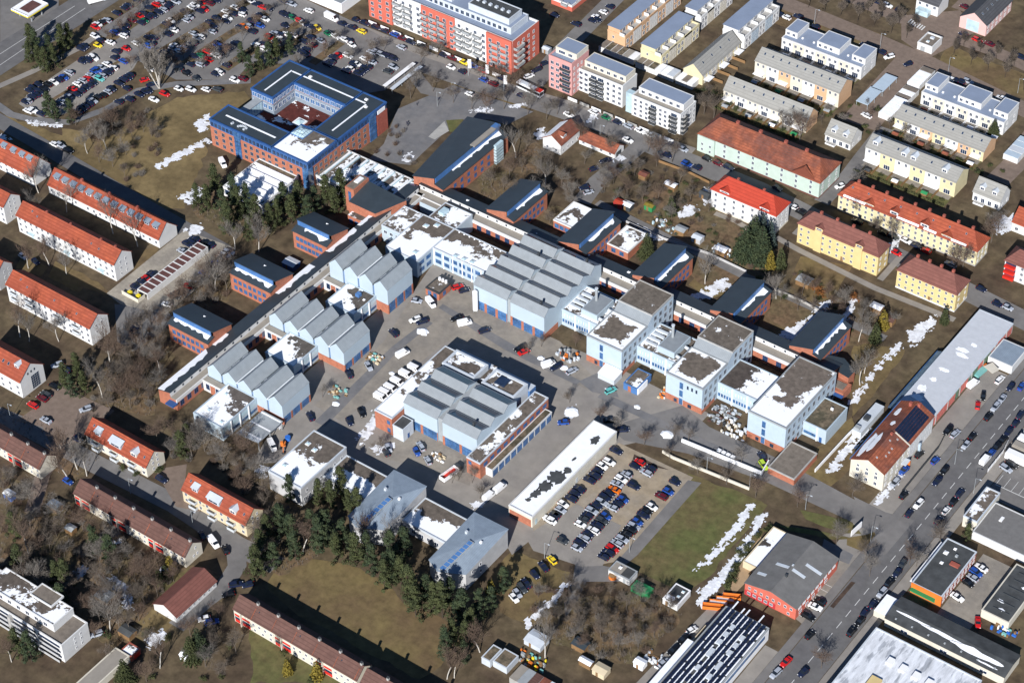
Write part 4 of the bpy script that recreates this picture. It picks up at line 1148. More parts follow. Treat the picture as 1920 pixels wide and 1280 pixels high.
def row_hall(label, x0, cols, y0, rows_, depth, he, rise, roofm='zinc', group=None, doors=2, base=True, rx=2.5):
    t = thing('workshop_hall', label, 'workshop', x0, y0, 0, group)
    B = Building(t, cols[-1][1], rows_ * depth, he)
    for ci, (a, b_) in enumerate(cols):
        for r in range(rows_):
            y = r * depth
            e = link('bay', None, t); e.empty_display_size = 1
            zb = 0 if r == 0 or ci == len(cols) - 1 else 0
            mb = MB()
            mb.v = [(a, y, 0), (b_, y, 0), (b_, y + depth, 0), (a, y + depth, 0), (a, y, he), (b_, y, he), (b_, y + depth, he), (a, y + depth, he), (a, y + rx, he + rise), (b_, y + rx, he + rise)]
            mb.f = [(0, 1, 5, 4), (1, 2, 6, 9, 5), (2, 3, 7, 6), (3, 0, 4, 8, 7)]; mb.mi = [0] * 4
            part('wall', mb, ['blue_white'], e)
            rb = MB(); th = .14
            rb.quad([(a - .15, y - .15, he - .05 + th), (b_ + .15, y - .15, he - .05 + th), (b_ + .15, y + rx, he + rise + th), (a - .15, y + rx, he + rise + th)])
            rb.quad([(a - .15, y + rx, he + rise + th), (b_ + .15, y + rx, he + rise + th), (b_ + .15, y + depth - .5, he + .22 + th), (a - .15, y + depth - .5, he + .22 + th)])
            rb.quad([(a - .15, y - .15, he - .05), (b_ + .15, y - .15, he - .05), (b_ + .15, y - .15, he - .05 + th), (a - .15, y - .15, he - .05 + th)])
            rb.quad([(b_ + .15, y - .15, he - .05), (b_ + .15, y + rx, he + rise), (b_ + .15, y + rx, he + rise + th), (b_ + .15, y - .15, he - .05 + th)])
            part('roof', rb, [roofm], e)
            sg = MB(); z0 = he + rise + th; dz = (rise - .22) / (depth - .5 - rx)
            sg.quad([(a + .6, y + rx + .15, z0 - .15 * dz + .02), (b_ - .6, y + rx + .15, z0 - .15 * dz + .02), (b_ - .6, y + depth - .7, he + .3 + th), (a + .6, y + depth - .7, he + .3 + th)])
            part('back_slope_shade', sg, ['glass_dark'], e)  # dark sheet over the back slope, its shade put into the colour
            if (r * 3 + ci) % 4 == 1: part('roof_vent', MB().box((a + b_) / 2 + 3, (a + b_) / 2 + 3.7, y + rx + .6, y + rx + 1.4, he + rise - .6, he + rise + .9), ['dark_metal'], e)
        if ci < len(cols) - 1:
            part('slot', MB().box(b_, cols[ci + 1][0], .7, rows_ * depth - .5, 0, he + .2), ['grey_metal'], t)
        m = (b_ - a) / doors
        bh = he * .38
        for k in range(doors):
            u0, u1 = a + k * m + .8, a + (k + 1) * m - .2
            B.slab('glazed_door', 'S', u0, u1, .15, bh, 'glass_blue', .05)
            for j in range(1, 5): B.slab('door_mullion', 'S', u0 + (u1 - u0) * j / 5 - .06, u0 + (u1 - u0) * j / 5 + .06, .15, bh, 'blue_metal', .09)
            B.slab('door_rail', 'S', u0, u1, bh * .55, bh * .55 + .14, 'blue_metal', .1)
            B.slab('brick_pier', 'S', a + k * m - (.1 if k == 0 else .2), u0, 0, bh + .1, 'brick', .12)
        B.slab('brick_pier', 'S', b_ - .2, b_ + .0, 0, bh + .1, 'brick', .14)
    B.slab('brick_base', 'E', -.1, min(rows_ * depth, 8.0), 0, he * .26, 'brick', .12)
    return B
CH = row_hall('big central hall with five ranks of zinc roofs in two columns', -21.4, ((0, 14.3), (15.9, 30.2)), 6.9, 5, 6.9, 10.4, 2.3, group=G_H, doors=3)
# silo in front of it
t = thing('silo', 'tall white silo standing in front of the central hall', 'silo', -19.6, 5.2)
mb = MB().tube((0, 0, 1.0), (0, 0, 9.4), .95, .95, 16); part('tank', mb, ['white_paint'], t, smooth=False)
part('dome', MB().tube((0, 0, 9.4), (0, 0, 9.9), .95, .4, 16), ['white_paint'], t)
for a in range(3): part('leg', MB().tube((.7 * math.cos(a * 2.1), .7 * math.sin(a * 2.1), 0), (.7 * math.cos(a * 2.1), .7 * math.sin(a * 2.1), 1.2), .1, .1, 6), ['grey_metal'], t)

# white three storey blocks on the east side
G_B = 'pale blue-white blocks of the training centre'
def block(label, x, top, shed):
    B = flat('classroom_block', label, 'building', B_at(x, x + 14.3, 7.1, 22.6 if top else 39.4, 11.2), 'pale_blue_render', 'sn_big' if not top else ('sn_rim' if x < 40 else 'sn_rim2'), group=G_B, par=.35, rim='grey_metal', base='brick' if False else None)
    L, D = B.L, B.D
    if top:
        V = volume(B, .4, L, 18.4, 31.6, 0, 14.0, 'pale_blue_render', 'snowy3a' if x < 40 else 'snowy3b', par=.3, rim='concrete', name='rear_block')
        mb = MB().prism([(.4, 15.6), (L, 15.6), (L, 18.4), (.4, 18.4)], 0, [11.3, 11.3, 13.7, 13.7], 0, top=1)
        part('lean_to', mb, ['pale_blue_render', 'zinc'], B.t)
        for z in (1.2, 4.4, 7.6, 10.6): V.win('E', z, 4, 1.5, 1.9, .4, 13, 'g', 1)
    for z in (1.2, 4.4, 7.8): B.win('E', z, 5 if top else 10, 1.5, 1.9, .6, 15.4 if top else 32, 'g', 1)
    B.slab('brick_base', 'S', 0, L, 0, 2.6, 'brick', .1); B.slab('brick_base', 'E', 0, 8, 0, 1.6, 'brick', .1)
    B.slab('stair_window', 'S', 5.4, 6.9, .2, 10.4, 'pale_blue_render', .14)
    for z in (.3, 3.9, 7.4): link('window', window_mesh(1.3, 2.7, 'b', 1, 2), B.t, (6.15, -.15, z))
    if x > 50 and x < 70:
        for u in (8.6, 10.3, 12.0): link('window', window_mesh(.7, 1.5, 'd', 0), B.t, (u, 0, 8.2))
    link('window', window_mesh(1.2, 1.5, 'd', 0), B.t, (4.0, -.12, .4)); link('window', window_mesh(1.4, 1.5, 'd', 0), B.t, (9.6, -.12, .4))
    return B
T1 = block('pale three storey block with white tent at its foot, left of the three', 26.4, True, True)
T2 = block('pale three storey block with three slit windows near the roof, middle of the three', 58.6, True, False)
T3 = block('pale three storey block with largest flat roof, right of the three', 90.6, False, False)
def link_block(label, x0, x1, y0, y1, h, roofm, stack):
    B = flat('link_block', label, 'building', B_at(x0, x1, y0, y1, h), 'blue_white', roofm, par=.3, group='lower link blocks between the pale towers')
    L = B.L
    for k in range(3):
        u0, u1 = L * k / 3 + .3, L * (k + 1) / 3 - .3
        B.slab('window_band', 'S', u0, u1, h - 2.6, h - 1.2, 'glass_pale', .03); B.slab('window_band', 'S', u0, u1, 1.6, 3.0, 'glass_blue', .03)
        for j in range(1, 5):
            for z in (h - 2.6, 1.6): B.slab('mullion', 'S', u0 + (u1 - u0) * j / 5 - .07, u0 + (u1 - u0) * j / 5 + .07, z, z + 1.4, 'white_paint', .07)
        if k: B.slab('pilaster', 'S', L * k / 3 - .22, L * k / 3 + .22, 0, h + .1, 'white_paint', .35)
    if stack:
        V = volume(B, L * .40, L * .78, 1.8, 12.0, h, h + 2.6, 'blue_white', 'zinc', par=0, name='plant_room')
        part('flue', MB().tube((L * .5, 8.4, h + 2.6), (L * .5, 8.4, h + 7.8), .5, .5, 12), ['grey_metal'], B.t)
        part('flue_cap', MB().tube((L * .5, 8.4, h + 7.8), (L * .5, 8.4, h + 8.1), .62, .62, 12), ['light_metal'], B.t)
        for k in range(4): part('duct', MB().box(1.2, 5.6, 3.0 + k * 2.4, 3.9 + k * 2.4, h, h + .9), ['light_metal'], B.t)
        for v in (2.5, 8): part('vent_cowl', MB().tube((L * .80, v, h + 1.2), (L * .94, v, h + .5), .55, .75, 8), ['light_metal'], B.t)
    return B
link_block('lower block with flue and plant room between the central hall and the left tower', 8.9, 26.3, 17.2, 32.2, 6.9, 'snowy1c', True)
link_block('lower block with brown roof, flue and plant room between the left and middle towers', 40.8, 58.5, 16.4, 30.6, 7.0, 'snowy2a', True)
link_block('lower block with speckled snowy roof between the middle and right towers', 73.0, 90.5, 16.7, 30.6, 7.2, 'sn_side', False)
B = flat('link_block', 'lower pale annex with dark gravel roof on the right side of the right tower', 'building', B_at(105.0, 113.7, 18.5, 32.3, 5.8), 'blue_white', 'sedum_roof', par=.25, group='lower link blocks between the pale towers')
B.slab('window_band', 'S', .4, 5, 3.4, 4.8, 'glass_pale', .03); B.slab('window_band', 'S', .4, 5, 1.2, 2.4, 'glass_blue', .03); B.slab('pilaster', 'S', 5.2, 5.6, 0, 5.8, 'white_paint', .3); B.slab('door', 'S', 6.3, 7.3, 0, 2.2, 'blue_metal', .05); roof_box(B, 5, 10, .9, .5, .9, 'white_paint')
B = flat('bin_store', 'low brick store with gravel roof in front of the right tower', 'store', B_at(105.3, 115.0, -3.6, 10.9, 2.7), 'brick', 'gravel_roof', par=.25, rim='concrete')
# central flat-roofed block with courtyards
t = thing('central_block', 'sprawling flat roofed block with melting snow and two sunken courtyards', 'building', -71, 0.6)
CB = Building(t, 49, 40, 7.5)
def piece(name, x0, x1, y0, y1, h, roofm, wall='blue_white', rim='light_metal', par=.3):
    return volume(CB, x0 + 71, x1 + 71, y0 - .6, y1 - .6, 0, h, wall, roofm, par=par, rim=rim, name=name)
P1 = piece('front_range', -47.5, -21.6, 17.2, 30.3, 7.5, 'sn_front')
P2 = piece('west_range', -61.8, -47.5, 8.0, 30.3, 7.5, 'sn_front3', par=.25)
P3 = piece('middle_range', -59.6, -47.3, 30.3, 40.5, 7.4, 'snowy1a', par=.25)
P4 = piece('court_range', -70.8, -61.9, 17.0, 30.5, 7.2, 'snowy2a', par=.25)
P1.win('S', 4.6, 7, 2.6, 1.7, .6, 25.6, 'b', 3); P1.win('S', 1.4, 7, 2.6, 1.7, .6, 25.6, 'b', 3)
P2.win('E', 4.6, 2, 2.6, 1.7, .6, 8.6, 'b', 3); P2.win('E', 1.4, 2, 2.6, 1.7, .6, 8.6, 'b', 3)
for k in range(7): P1.slab('pilaster', 'S', .3 + k * 4.2, .7 + k * 4.2, 0, 7.5, 'white_paint', .12)
P4.win('S', 4.2, 3, 1.4, 1.4, .4, 8.4, 'w'); P4.slab('stair', 'S', 3, 5, 0, 3.4, 'light_metal', 1.5)
for x, y in ((33, 17.6), (36.5, 18.0), (39.8, 18.4), (17, 27.5), (20, 11), (14, 25)): dome(CB, x, y, 1.9, z=7.5)
part('rooflight', MB().box(13.4, 15.8, 33.0, 36.4, 7.4, 8.8), ['glass_pale'], t)
part('court_link', MB().box(1, 11.6, 37.6, 39.9, 0, 4.7, 0, top=1), ['blue_white', 'tan_roof'], t)
for k in range(9): part('snow_blob', MB().tube((26 + k * 2.3, 29.0 - (k % 2) * .1, 7.6), (26 + k * 2.3, 29.0, 7.9), .35, .2, 6), ['snow'], t)
# snowy roofs between the west halls
G_L = 'flat snowy link roofs between the west halls'
for y0, y1, x1, rm, txt in ((-94.6, -77.2, -48.9, 'sn_speck', 'large snow covered flat block at the south-west corner of the workshops'), (-58.2, -45.4, -48.9, 'sn_speck2', 'speckled snowy flat roof between the lower and middle west halls'), (-26.0, -13.5, -48.9, 'sn_speck2', 'speckled snowy flat roof with a little roof box between the middle and upper west halls')):
    B = flat('link_block', txt, 'building', B_at(-61.5, x1, y0, y1, 5.8), 'blue_white', rm, par=.3, group=G_L)
    D = B.D
    n = 4 if D > 15 else 3
    for k in range(n):
        v0, v1 = D * k / n + .3, D * (k + 1) / n - .3
        B.slab('window_band', 'E', v0, v1, 3.4, 4.8, 'glass_pale', .03); B.slab('window_band', 'E', v0, v1, 1.0, 2.2, 'glass_blue', .03)
        if k: B.slab('pilaster', 'E', D * k / n - .2, D * k / n + .2, 0, 5.8, 'white_paint', .3)
    part('court_link', MB().box(-9.3, 0, D - 2.6 - (0 if D < 15 else 0), D - .2, 0, 4.7, 0, top=1), ['white_render', 'tan_roof'], B.t)
    for k in range(2): link('window', window_mesh(1.6, 2.4, 'n', 1), B.t, (-7.2 + 4.4 * k, D - 2.62, 1.2))
    part('brick_pier', MB().box(-6, -3.9, D - 2.75, D - 2.6, 0, 3.7), ['brick'], B.t)
    if y0 > -30: roof_box(B, 7.5, 9, 1.6, 1.6, 1.3, 'blue_panel'); dome(B, 10.5, 8.4, .8, m='snow')
    if D > 15:
        for u, v in ((3, 13), (3.4, 4), (10.6, 2.0)): dome(B, u, v, 1.3)
t = thing('canopy', 'grey metal canopy roof with translucent stripes beside the lowest west hall', 'canopy', -45.0, -92.4)
part('roof', MB().prism([(0, 0), (9, .9), (9, 13.4), (0, 13.4)], 3.75, 3.95), ['grey_metal'], t)
for k, v in enumerate((2.2, 7.0, 12.3)): part('translucent_stripe', MB().box(.3, 8.7, v, v + .6, 3.96, 4.02), ['white_paint'], t)
part('pale_bay', MB().prism([(0.2, .1), (8.9, 1.0), (8.9, 3.2), (.2, 2.2)], 3.96, 4.0), ['light_metal'], t)  # paler sheet along the front edge of the canopy roof
for u, v in ((.3, .4), (8.7, 1.3), (.3, 12.9), (8.7, 12.9), (8.7, 7)): part('post', MB().box(u - .12, u + .12, v - .12, v + .12, 0, 3.75), ['grey_metal'], t)
# square brick pavilion in the courtyard
B = flat('brick_pavilion', 'small square brick pavilion with mossy roof in the main courtyard', 'pavilion', B_at(-39.6, -33.6, 2.5, 9.2, 3.1), 'brick', 'snowy3c', par=.3, rim='dark_metal')
B.win('S', .4, 2, 1.5, 2.1, .6, 5.4, 'b', 1); B.win('E', .6, 1, 1.5, 1.8, 2, 4, 'b'); 
for k in range(3): part('tank', MB().tube((1.6 + k * 1.4, 6.2, 3.1), (1.6 + k * 1.4, 6.2, 4.3), .5, .5, 8), ['white_paint'], B.t)
B = flat('site_hut', 'blue and brick hut with patchy snow roof and drooping white tarpaulin between two pale towers', 'hut', B_at(44.8, 50.2, 2.4, 11.2, 2.8), 'blue_panel', 'snowy2b', par=.15)
B.slab('brick_panel', 'S', 1.8, 3, 0, 2.4, 'brick', .05); B.slab('tarpaulin', 'E', .3, 6, 0.1, 2.7, 'snow', .35)
t = thing('tent', 'white tent with flat sloping roof at the foot of the left pale tower', 'tent', 34.7, 1.9)
part('roof', MB().prism([(-.1, -.1), (6.7, -.1), (6.7, 4.9), (-.1, 4.9)], 2.4, [2.5, 2.5, 3.2, 3.2]), ['white_paint'], t); part('wall', MB().box(0, 6.6, 0, 4.8, 0, 2.4), ['light_metal'], t)

# south workshop with brick ranges
SWK = row_hall('south workshop hall with three ranks of zinc roofs in two columns', -4.6, ((0, 13.8), (16.0, 30.0)), -53.8, 3, 7.3, 10.2, 2.0, 'zinc', G_H, doors=2)
B = flat('brick_range', 'brick range with snowy roof on the left side of the south workshop', 'building', B_at(-12.0, -4.75, -60.2, -21.8, 7.7), 'brick', 'sn_front', par=.25, rim='light_metal')
B.win('S', 4.4, 1, 1.3, 1.6, 4.5, 7, 'b'); B.win('S', .8, 1, 1.3, 1.8, 4.5, 7, 'b')
B = flat('brick_range', 'brick range with mossy roof on the right side of the south workshop', 'building', B_at(25.5, 31.0, -59.6, -21.8, 6.9), 'brick', 'snowy2c', par=.25, rim='light_metal')
B.win('E', 4.0, 10, 2.0, 1.6, 1, 37.4, 'b', 2); B.win('S', 4.4, 1, 1.2, 1.5, .4, 2.4, 'b')
B = flat('garage_range', 'low white garage range with ten blue doors along the right side of the south workshop', 'garage', B_at(31.05, 33.7, -56.8, -23.6, 3.3), 'white_render', 'sedum_roof', par=.2, pw=.2)
for k in range(10):
    u0, u1 = k * 3.32 + .35, (k + 1) * 3.32 - .35
    B.slab('blue_door', 'E', u0, u1, .05, 2.7, 'glass_blue', .05)
    for j in range(1, 4): B.slab('door_mullion', 'E', u0 + (u1 - u0) * j / 4 - .05, u0 + (u1 - u0) * j / 4 + .05, .05, 2.7, 'blue_metal', .09)
B = flat('grey_annex', 'grey cubic annex with dark roof at the lower left corner of the south workshop', 'annex', B_at(-4.2, .1, -60.6, -55.2, 5.6), 'light_metal', 'bitumen', par=.15, pw=.2)
B.slab('door', 'E', 2.2, 3.2, 0, 2.1, 'blue_metal', .05)
t = thing('plant_block', 'pair of snowy plant roofs with raised rims behind the south workshop roofs', 'building', -6.4, -31.8)
PB = Building(t, 30, 12.5, 9)
for x0, x1 in ((-6.3, 7.0), (10.2, 23.4)):
    volume(PB, x0 + 6.4, x1 + 6.4, .9, 9.0, 0, 9.4, 'light_metal', 'snowy1b' if x0 < 0 else 'snowy2c', par=.55, pw=.8, rim='light_metal', name='plant_room')
    part('blue_range', MB().box(x0 + 5.8, x1 + 7.0, 9.1, 12.6, 0, 6.8, 0, top=1), ['blue_panel', 'light_metal'], t)
part('middle_roof', MB().box(13.5, 16.5, 1.2, 12, 0, 7.6, 0, top=1), ['light_metal', 'snowy1a'], t)
part('sunken_tank', MB().box(20, 24, 3.4, 7.4, 9.42, 9.9), ['glass_dark'], t)

# southern range: flat snowy blocks and two folded metal roofs
G_S = 'southern classroom range'
B = flat('classroom_block', 'grey walled flat block with patchy snow roof, left end of the southern range', 'building', B_at(-21.8, -8.2, -102.4, -79.5, 8.0), 'grey_render', 'sn_front', G_S, par=.35, rim='light_metal')
for z in (4.6,): B.win('E', z, 6, .9, 1.4, 1, 22, 'w', 0)
B.win('E', 1.4, 3, 1.4, 1.8, .5, 7, 'w'); dome(B, 2.6, 5, 1.6); dome(B, 2.4, 17, 1.5); dome(B, 6, 16, 1.6)
B = flat('classroom_block', 'lower flat block half under snow between the left block and the folded roof', 'building', B_at(-8.1, 10.6, -91.5, -79.7, 4.6), 'grey_render', 'sn_front2', G_S, par=.3, rim='light_metal'); B.win('S', 1.2, 6, 1.6, 1.6)
B = flat('classroom_block', 'lower flat block half under snow between the two folded metal roofs', 'building', B_at(24.5, 42.6, -92.0, -80.0, 4.6), 'grey_render', 'sn_front3', G_S, par=.3, rim='light_metal'); B.win('S', 1.2, 6, 1.6, 1.6)
for x, txt in ((11.0, 'blue-grey folded metal roof with blue rooflight, left of the two'), (43.2, 'blue-grey folded metal roof with blue rooflight, right of the two')):
    t = thing('folded_roof_block', txt, 'building', x, -103.0, 0, 'blocks with folded blue-grey metal roofs')
    h = [6.2, 6.2, 8.4, 8.0]
    W_, D_ = 12.9, 24.2
    part('wall', MB().prism([(0, 1), (5.2, -1.4), (W_, 2.5), (W_, D_), (0, D_)], 0, [6.8, 7.2, 7.2, 8.3, 8.0]), ['grey_render'], t)
    rb = MB()
    A, Bq, Cq, Dq, Eq = (-.3, .8, 6.95), (5.2, -1.8, 7.4), (W_ + .3, 2.3, 7.35), (W_ + .3, D_ + .3, 8.5), (-.3, D_ + .3, 8.15)
    K = (8.0, 13.5, 9.6)
    for f in ((A, Bq, K), (Bq, Cq, K), (Cq, Dq, K), (Dq, Eq, K), (Eq, A, K)): rb.quad(f)
    part('roof', rb, ['zinc_blue'], t)
    g = link('rooflight', None, t)
    part('kerb', MB().prism([(5.0, -.9), (7.1, -.9), (8.6, 12.6), (6.8, 12.6)], 7.3, [7.9, 7.9, 10.0, 10.0]), ['grey_metal'], g)
    me = MB()
    for k in range(8):
        f0, f1 = k / 8 + .01, (k + 1) / 8 - .01
        me.quad([(5.15 + 1.75 * f0, -.8 + 13.2 * f0, 7.96 + 2.1 * f0), (6.95 + 1.5 * f0, -.8 + 13.2 * f0, 7.96 + 2.1 * f0), (6.95 + 1.5 * f1, -.8 + 13.2 * f1, 7.96 + 2.1 * f1), (5.15 + 1.75 * f1, -.8 + 13.2 * f1, 7.96 + 2.1 * f1)])
    part('glazing', me, ['blue_panel'], g)
    part('vent', MB().box(3.2, 4.0, 15, 15.8, 8.2, 9.6), ['light_metal'], t); part('vent', MB().box(9.6, 10.3, 14, 14.7, 9.0, 9.8), ['white_paint'], t)
    for v, z in ((6, 4.6), (10, 4.6), (10, 1.6)):
        o = link('window', window_mesh(1.0, 1.3, 'w', 0), t, (W_, v, z), R(90))
# long snowy garage
x, y, a, L, D, h = (48.06, -67.35, 0, 9.21, 47.33, 4.62)
B = flat('long_garage', 'very long white garage building under snow with dark melted patches', 'garage', (x, y, a, L, D, h), 'cream_white', mat('garage_snow', (.84, .86, .88), rough=.9, var=.05), par=.3, rim='white_render')
B.slab('brick_panel', 'S', .3, L - .5, 0, h - 1.4, 'brick', .06); B.slab('door', 'E', 1.5, 2.6, 0, 2.2, 'glass_pale', .05); B.slab('side_door', 'E', 24, 25, 0, 2.2, 'light_metal', .05)

for k, (u, v, a, b) in enumerate(((4.6, 13.5, 2.6, 3.0), (5.2, 19, 3.0, 3.6), (3.9, 9.2, 1.6, 2.6), (5.6, 40, 1.5, 2.4), (6.4, 23.5, 1.6, 1.6), (3.6, 5.6, 1.0, 1.0), (5, 29, .5, 1.2))):
    r_ = random.Random(k + 9)
    part('bare_felt', MB().prism([(u + a * math.cos(6.283 * i / 26) * r_.uniform(.62, 1.15), v + b * math.sin(6.283 * i / 26) * r_.uniform(.62, 1.15)) for i in range(26)], h + .04, h + .07), ['bitumen'], B.t)

# ------------------------------------------------------------ east side along the main road
B = flat('warehouse', 'long light grey metal roofed warehouse with pink and green painted wall', 'warehouse', (125.4, 43.6, 0, 12.9, 59.6, 4.2), 'grey_render', striped('pale_sheet', (0.50, 0.52, 0.55), (0.44, 0.46, 0.49), 5.0, 'y', .12, rough=.5, var=.05), par=.08, rim='light_metal')
rn = random.Random(3)
v = 0.5
while v < 56:
    l = rn.uniform(2.2, 5.5)
    B.slab('painted_panel', 'E', v, min(59, v + l), .2, 3.0 + rn.random(), mat('graffiti_pink', (.55, .16, .13), var=.3, scale=.9) if rn.random() < .68 else mat('graffiti_green', (.13, .20, .13), var=.5, scale=1.1), .05)
    v += l
for k in range(7): B.slab('pilaster', 'E', 4 + k * 8.4, 4.5 + k * 8.4, 0, 4.1, 'concrete', .2)
g = link('glazed_lean_to', None, B.t, (-2.4, 0, 0))
for k in range(17):
    part('pane', MB().prism([(0, k * 2.0), (2.4, k * 2.0), (2.4, k * 2.0 + 1.85), (0, k * 2.0 + 1.85)], 2.5, [2.6, 3.6, 3.6, 2.6]), [mat('old_glass', (.10, .15, .19), rough=.25, var=.25, spec=.6)], g)
part('edge_beam', MB().box(-.12, .02, 0, 34, 2.2, 2.7), ['blue_metal'], g)
rn = random.Random(8)
def blob(cx, cy, rx, ry, n=14, seed=0, rough=.35):
    r_ = random.Random(seed)
    return [(cx + rx * math.cos(2 * math.pi * k / n) * (1 + r_.uniform(-rough, rough)), cy + ry * math.sin(2 * math.pi * k / n) * (1 + r_.uniform(-rough, rough))) for k in range(n)]
for k, (u, v, a, b) in enumerate(((4, 3.5, 2.6, 1.4), (8, 1.5, 2.2, .8), (4, 8, 2.0, 1.6), (3, 13, 1.5, 1.6), (4, 19, 1.2, 1.0), (4.5, 25, 1.8, .9), (6, 35, 2.2, .9), (5, 37.5, 2.4, 1.2), (7, 42, 1.4, .8))):
    part('snow_patch', MB().prism(blob(u, v, a, b, seed=k), 4.24, 4.32), ['snow'], B.t)
B = flat('blue_shed', 'blue-grey sheet roofed shed behind the painted warehouse wall', 'shed', (138.8, 84, 0, 9, 11, 3.4), 'white_render', 'zinc_blue', par=.05)
o = single('canopy_roof', MB().prism([(0, 0), (4, -1.5), (5, 1.5), (1.5, 3.5)], 2.6, 2.75), 'cream_white', 'cream sail canopy at the corner of the blue roofed shed', 'canopy', 139.5, 79.5)

x, y, a, L, D, he, hr = (127.28, 10.65, 0, 12.06, 32.92, 7.52, 10.23)
B = house('solar_house', 'cream two storey house with rust roof, snow slope and a large solar array', 'house', (x, y, a, L, D, he, 10.6), 'cream_white', 'tile_rust', axis='y', over=.3)
D2 = B.D; LL = B.L
B.win('W', 1.2, 3, 1.1, 1.4, 1, 11); B.win('W', 3.9, 3, 1.1, 1.4, 1, 11); B.win('W', 5.9, 3, .9, 1.0, 1, 11)
rows(B, 'S', [1.0, 3.6, 5.6], 9, 1.1, 1.3)
B.slab('white_section', 'S', LL * .52, LL, 0, he - .2, 'white_render', .06)
rows(B, 'S', [1.0, 3.6], 5, 1.1, 1.3, LL * .54, LL)
sl = math.atan2(10.6 - he, D2 / 2)
arr = link('solar_array', None, B.t, (LL * .50, .55, he + .55 * (10.6 - he) / (D2 / 2) + .28)); arr.rotation_euler = (sl, 0, 0)
me = shared('pv', lambda: MB().box(0, 1.52, 0, .94, 0, .05).mesh('solar_panel', ['solar']))
for i in range(9):
    for j in range(6):
        link('solar_panel', me, arr, (.2 + i * 1.58, .1 + j * .99, .04))
# snow on the far slope, gully, chimneys
for u0, u1, v0, v1, s in ((.5, 15, .4, 3.0, 1), (4, 14.5, 2.2, 5.0, 2), (19, 21.5, 3.3, 5.2, 3), (24.5, 29, 1.4, 3.4, 4)):
    n = 16
    pl = [((u0 + u1) / 2 + (u1 - u0) / 2 * math.cos(6.283 * k / n) * random.Random(k * 7 + s).uniform(.8, 1.1), (v0 + v1) / 2 + (v1 - v0) / 2 * math.sin(6.283 * k / n) * random.Random(k * 3 + s).uniform(.7, 1.1)) for k in range(n)]
    o = part('snow_patch', MB().prism(pl, .24, .32), ['snow'], B.t, loc=(0, D2, he)); o.scale = (1, 1, 1)
    o.rotation_euler = (sl, 0, 0); o.location = (0, D2, he)
    mb_ = o.data
    for vtx in mb_.vertices: vtx.co.y = -vtx.co.y
    mb_.flip_normals()
    o.rotation_euler = (-sl, 0, 0)
part('roof_verge', MB().box(LL * .485, LL * .50, -.3, D2 / 2, .22, .34), ['cream_white'], B.t, loc=(0, 0, he)).rotation_euler = (sl, 0, 0)
B.chimney(LL - 2.5, D2 * .62, h=1.6, w=.9); B.chimney(LL - 1.5, D2 * .40, h=1.6, w=.9); B.chimney(LL * .44, D2 * .47, h=.8, w=.8)
for u, v in ((3, 4.3), (6, 2.6), (8, 2.6), (10, 2.7), (12, 4.6), (14.5, 3.2)): B.skylight(u, v, .5, .6, 'w')
B.slab('gutter_board', 'N', 0, LL, he - .3, he + .1, 'blue_panel', .5)
B.slab('porch_canopy', 'S', LL * .36, LL * .46, 2.6, 2.8, 'light_metal', 1.8); B.slab('porch_post', 'S', LL * .45, LL * .465, 0, 2.6, 'orange_paint', 1.8)
part('chute', MB().box(LL * .66, LL * .685, -1.6, -.9, 0, 4.2), ['pale_blue_render'], B.t)
B = flat('container', 'long grey flat container unit beside the snowy slope of the solar house', 'container', (118.6, 27.5, 0, 3.2, 15.4, 2.7), 'light_metal', 'light_metal', par=.05); roof_box(B, 1.4, 7, 1.8, 2.2, .8, 'dark_metal'); roof_box(B, 1.2, 1.2, 1.8, 1.6, .9, 'grey_metal')

B = flat('shop_building', 'flat dark roofed shop with orange and green front and red brick side', 'shop', (167.7, -22.0, 0, 10.2, 22.8, 4.1), 'brick_red', 'bitumen', par=.25, rim='light_metal')
B.slab('orange_front', 'S', -.1, 10.3, 0, 4.4, 'orange_paint', .08); B.slab('green_awning', 'S', .2, 8.3, 2.0, 2.35, 'green_paint', 1.4); B.slab('green_panel', 'S', .2, 8.3, .4, 2.0, 'green_paint', .14)
B.win('E', 2.2, 9, 1.3, 1.2, .5, 22.4); B.win('E', .5, 9, 1.3, 1.0, .5, 22.4)
roof_box(B, 7.2, 14, 3, 1.6, .5, 'brick_red'); dome(B, 2.6, 17, 1.4, m='snow'); dome(B, 3.5, 12.5, 1.0, m='snow'); dome(B, 4.2, 20, .9, m='snow'); roof_box(B, 6, 17.5, .8, .8, .7, 'grey_metal')
B.slab('snow_ledge', 'W', 1, 21, 2.3, 2.5, 'snow', 1.5)
B = flat('workshop', 'low dark bitumen roofed workshop with cream end wall at the right edge', 'workshop', (189.8, -18.6, 0, 9.2, 23, 3.2), 'cream_white', 'bitumen', par=.1)
for k in range(6): roof_box(B, 5, 3 + k * 3.4, 5.5, .3, .25, 'dark_metal', 'roof_rib')
for k, (u, v) in enumerate(((3.2, 6.5), (5.0, 3.4), (7, 15), (6.5, 19))): part('snow_patch', MB().prism(blob(u, v, 1.2, .5, seed=k + 30), 3.24, 3.3), ['snow'], B.t)
B = house('long_shed', 'long dark grey roofed shed with a broad snow streak and cream front wall', 'shed', (167.8, -38.6, 0, 39.8, 10.3, 3.4, 4.3), 'cream_white', 'bitumen', over=.15)
for k, (u0, u1, v, w) in enumerate(((1.5, 14, 4.0, .8), (10, 24, 3.7, 1.3), (20, 38, 3.2, 2.0), (30, 37, 1.2, .5))):
    n = 18
    pl = [((u0 + u1) / 2 + (u1 - u0) / 2 * math.cos(6.283 * i / n), v + w / 2 * math.sin(6.283 * i / n) * random.Random(i + k * 5).uniform(.6, 1.3)) for i in range(n)]
    o = part('snow_patch', MB().prism(pl, .24, .30), ['snow'], B.t, loc=(0, 0, 3.4)); o.rotation_euler = (math.atan2(.9, 5.15), 0, 0)
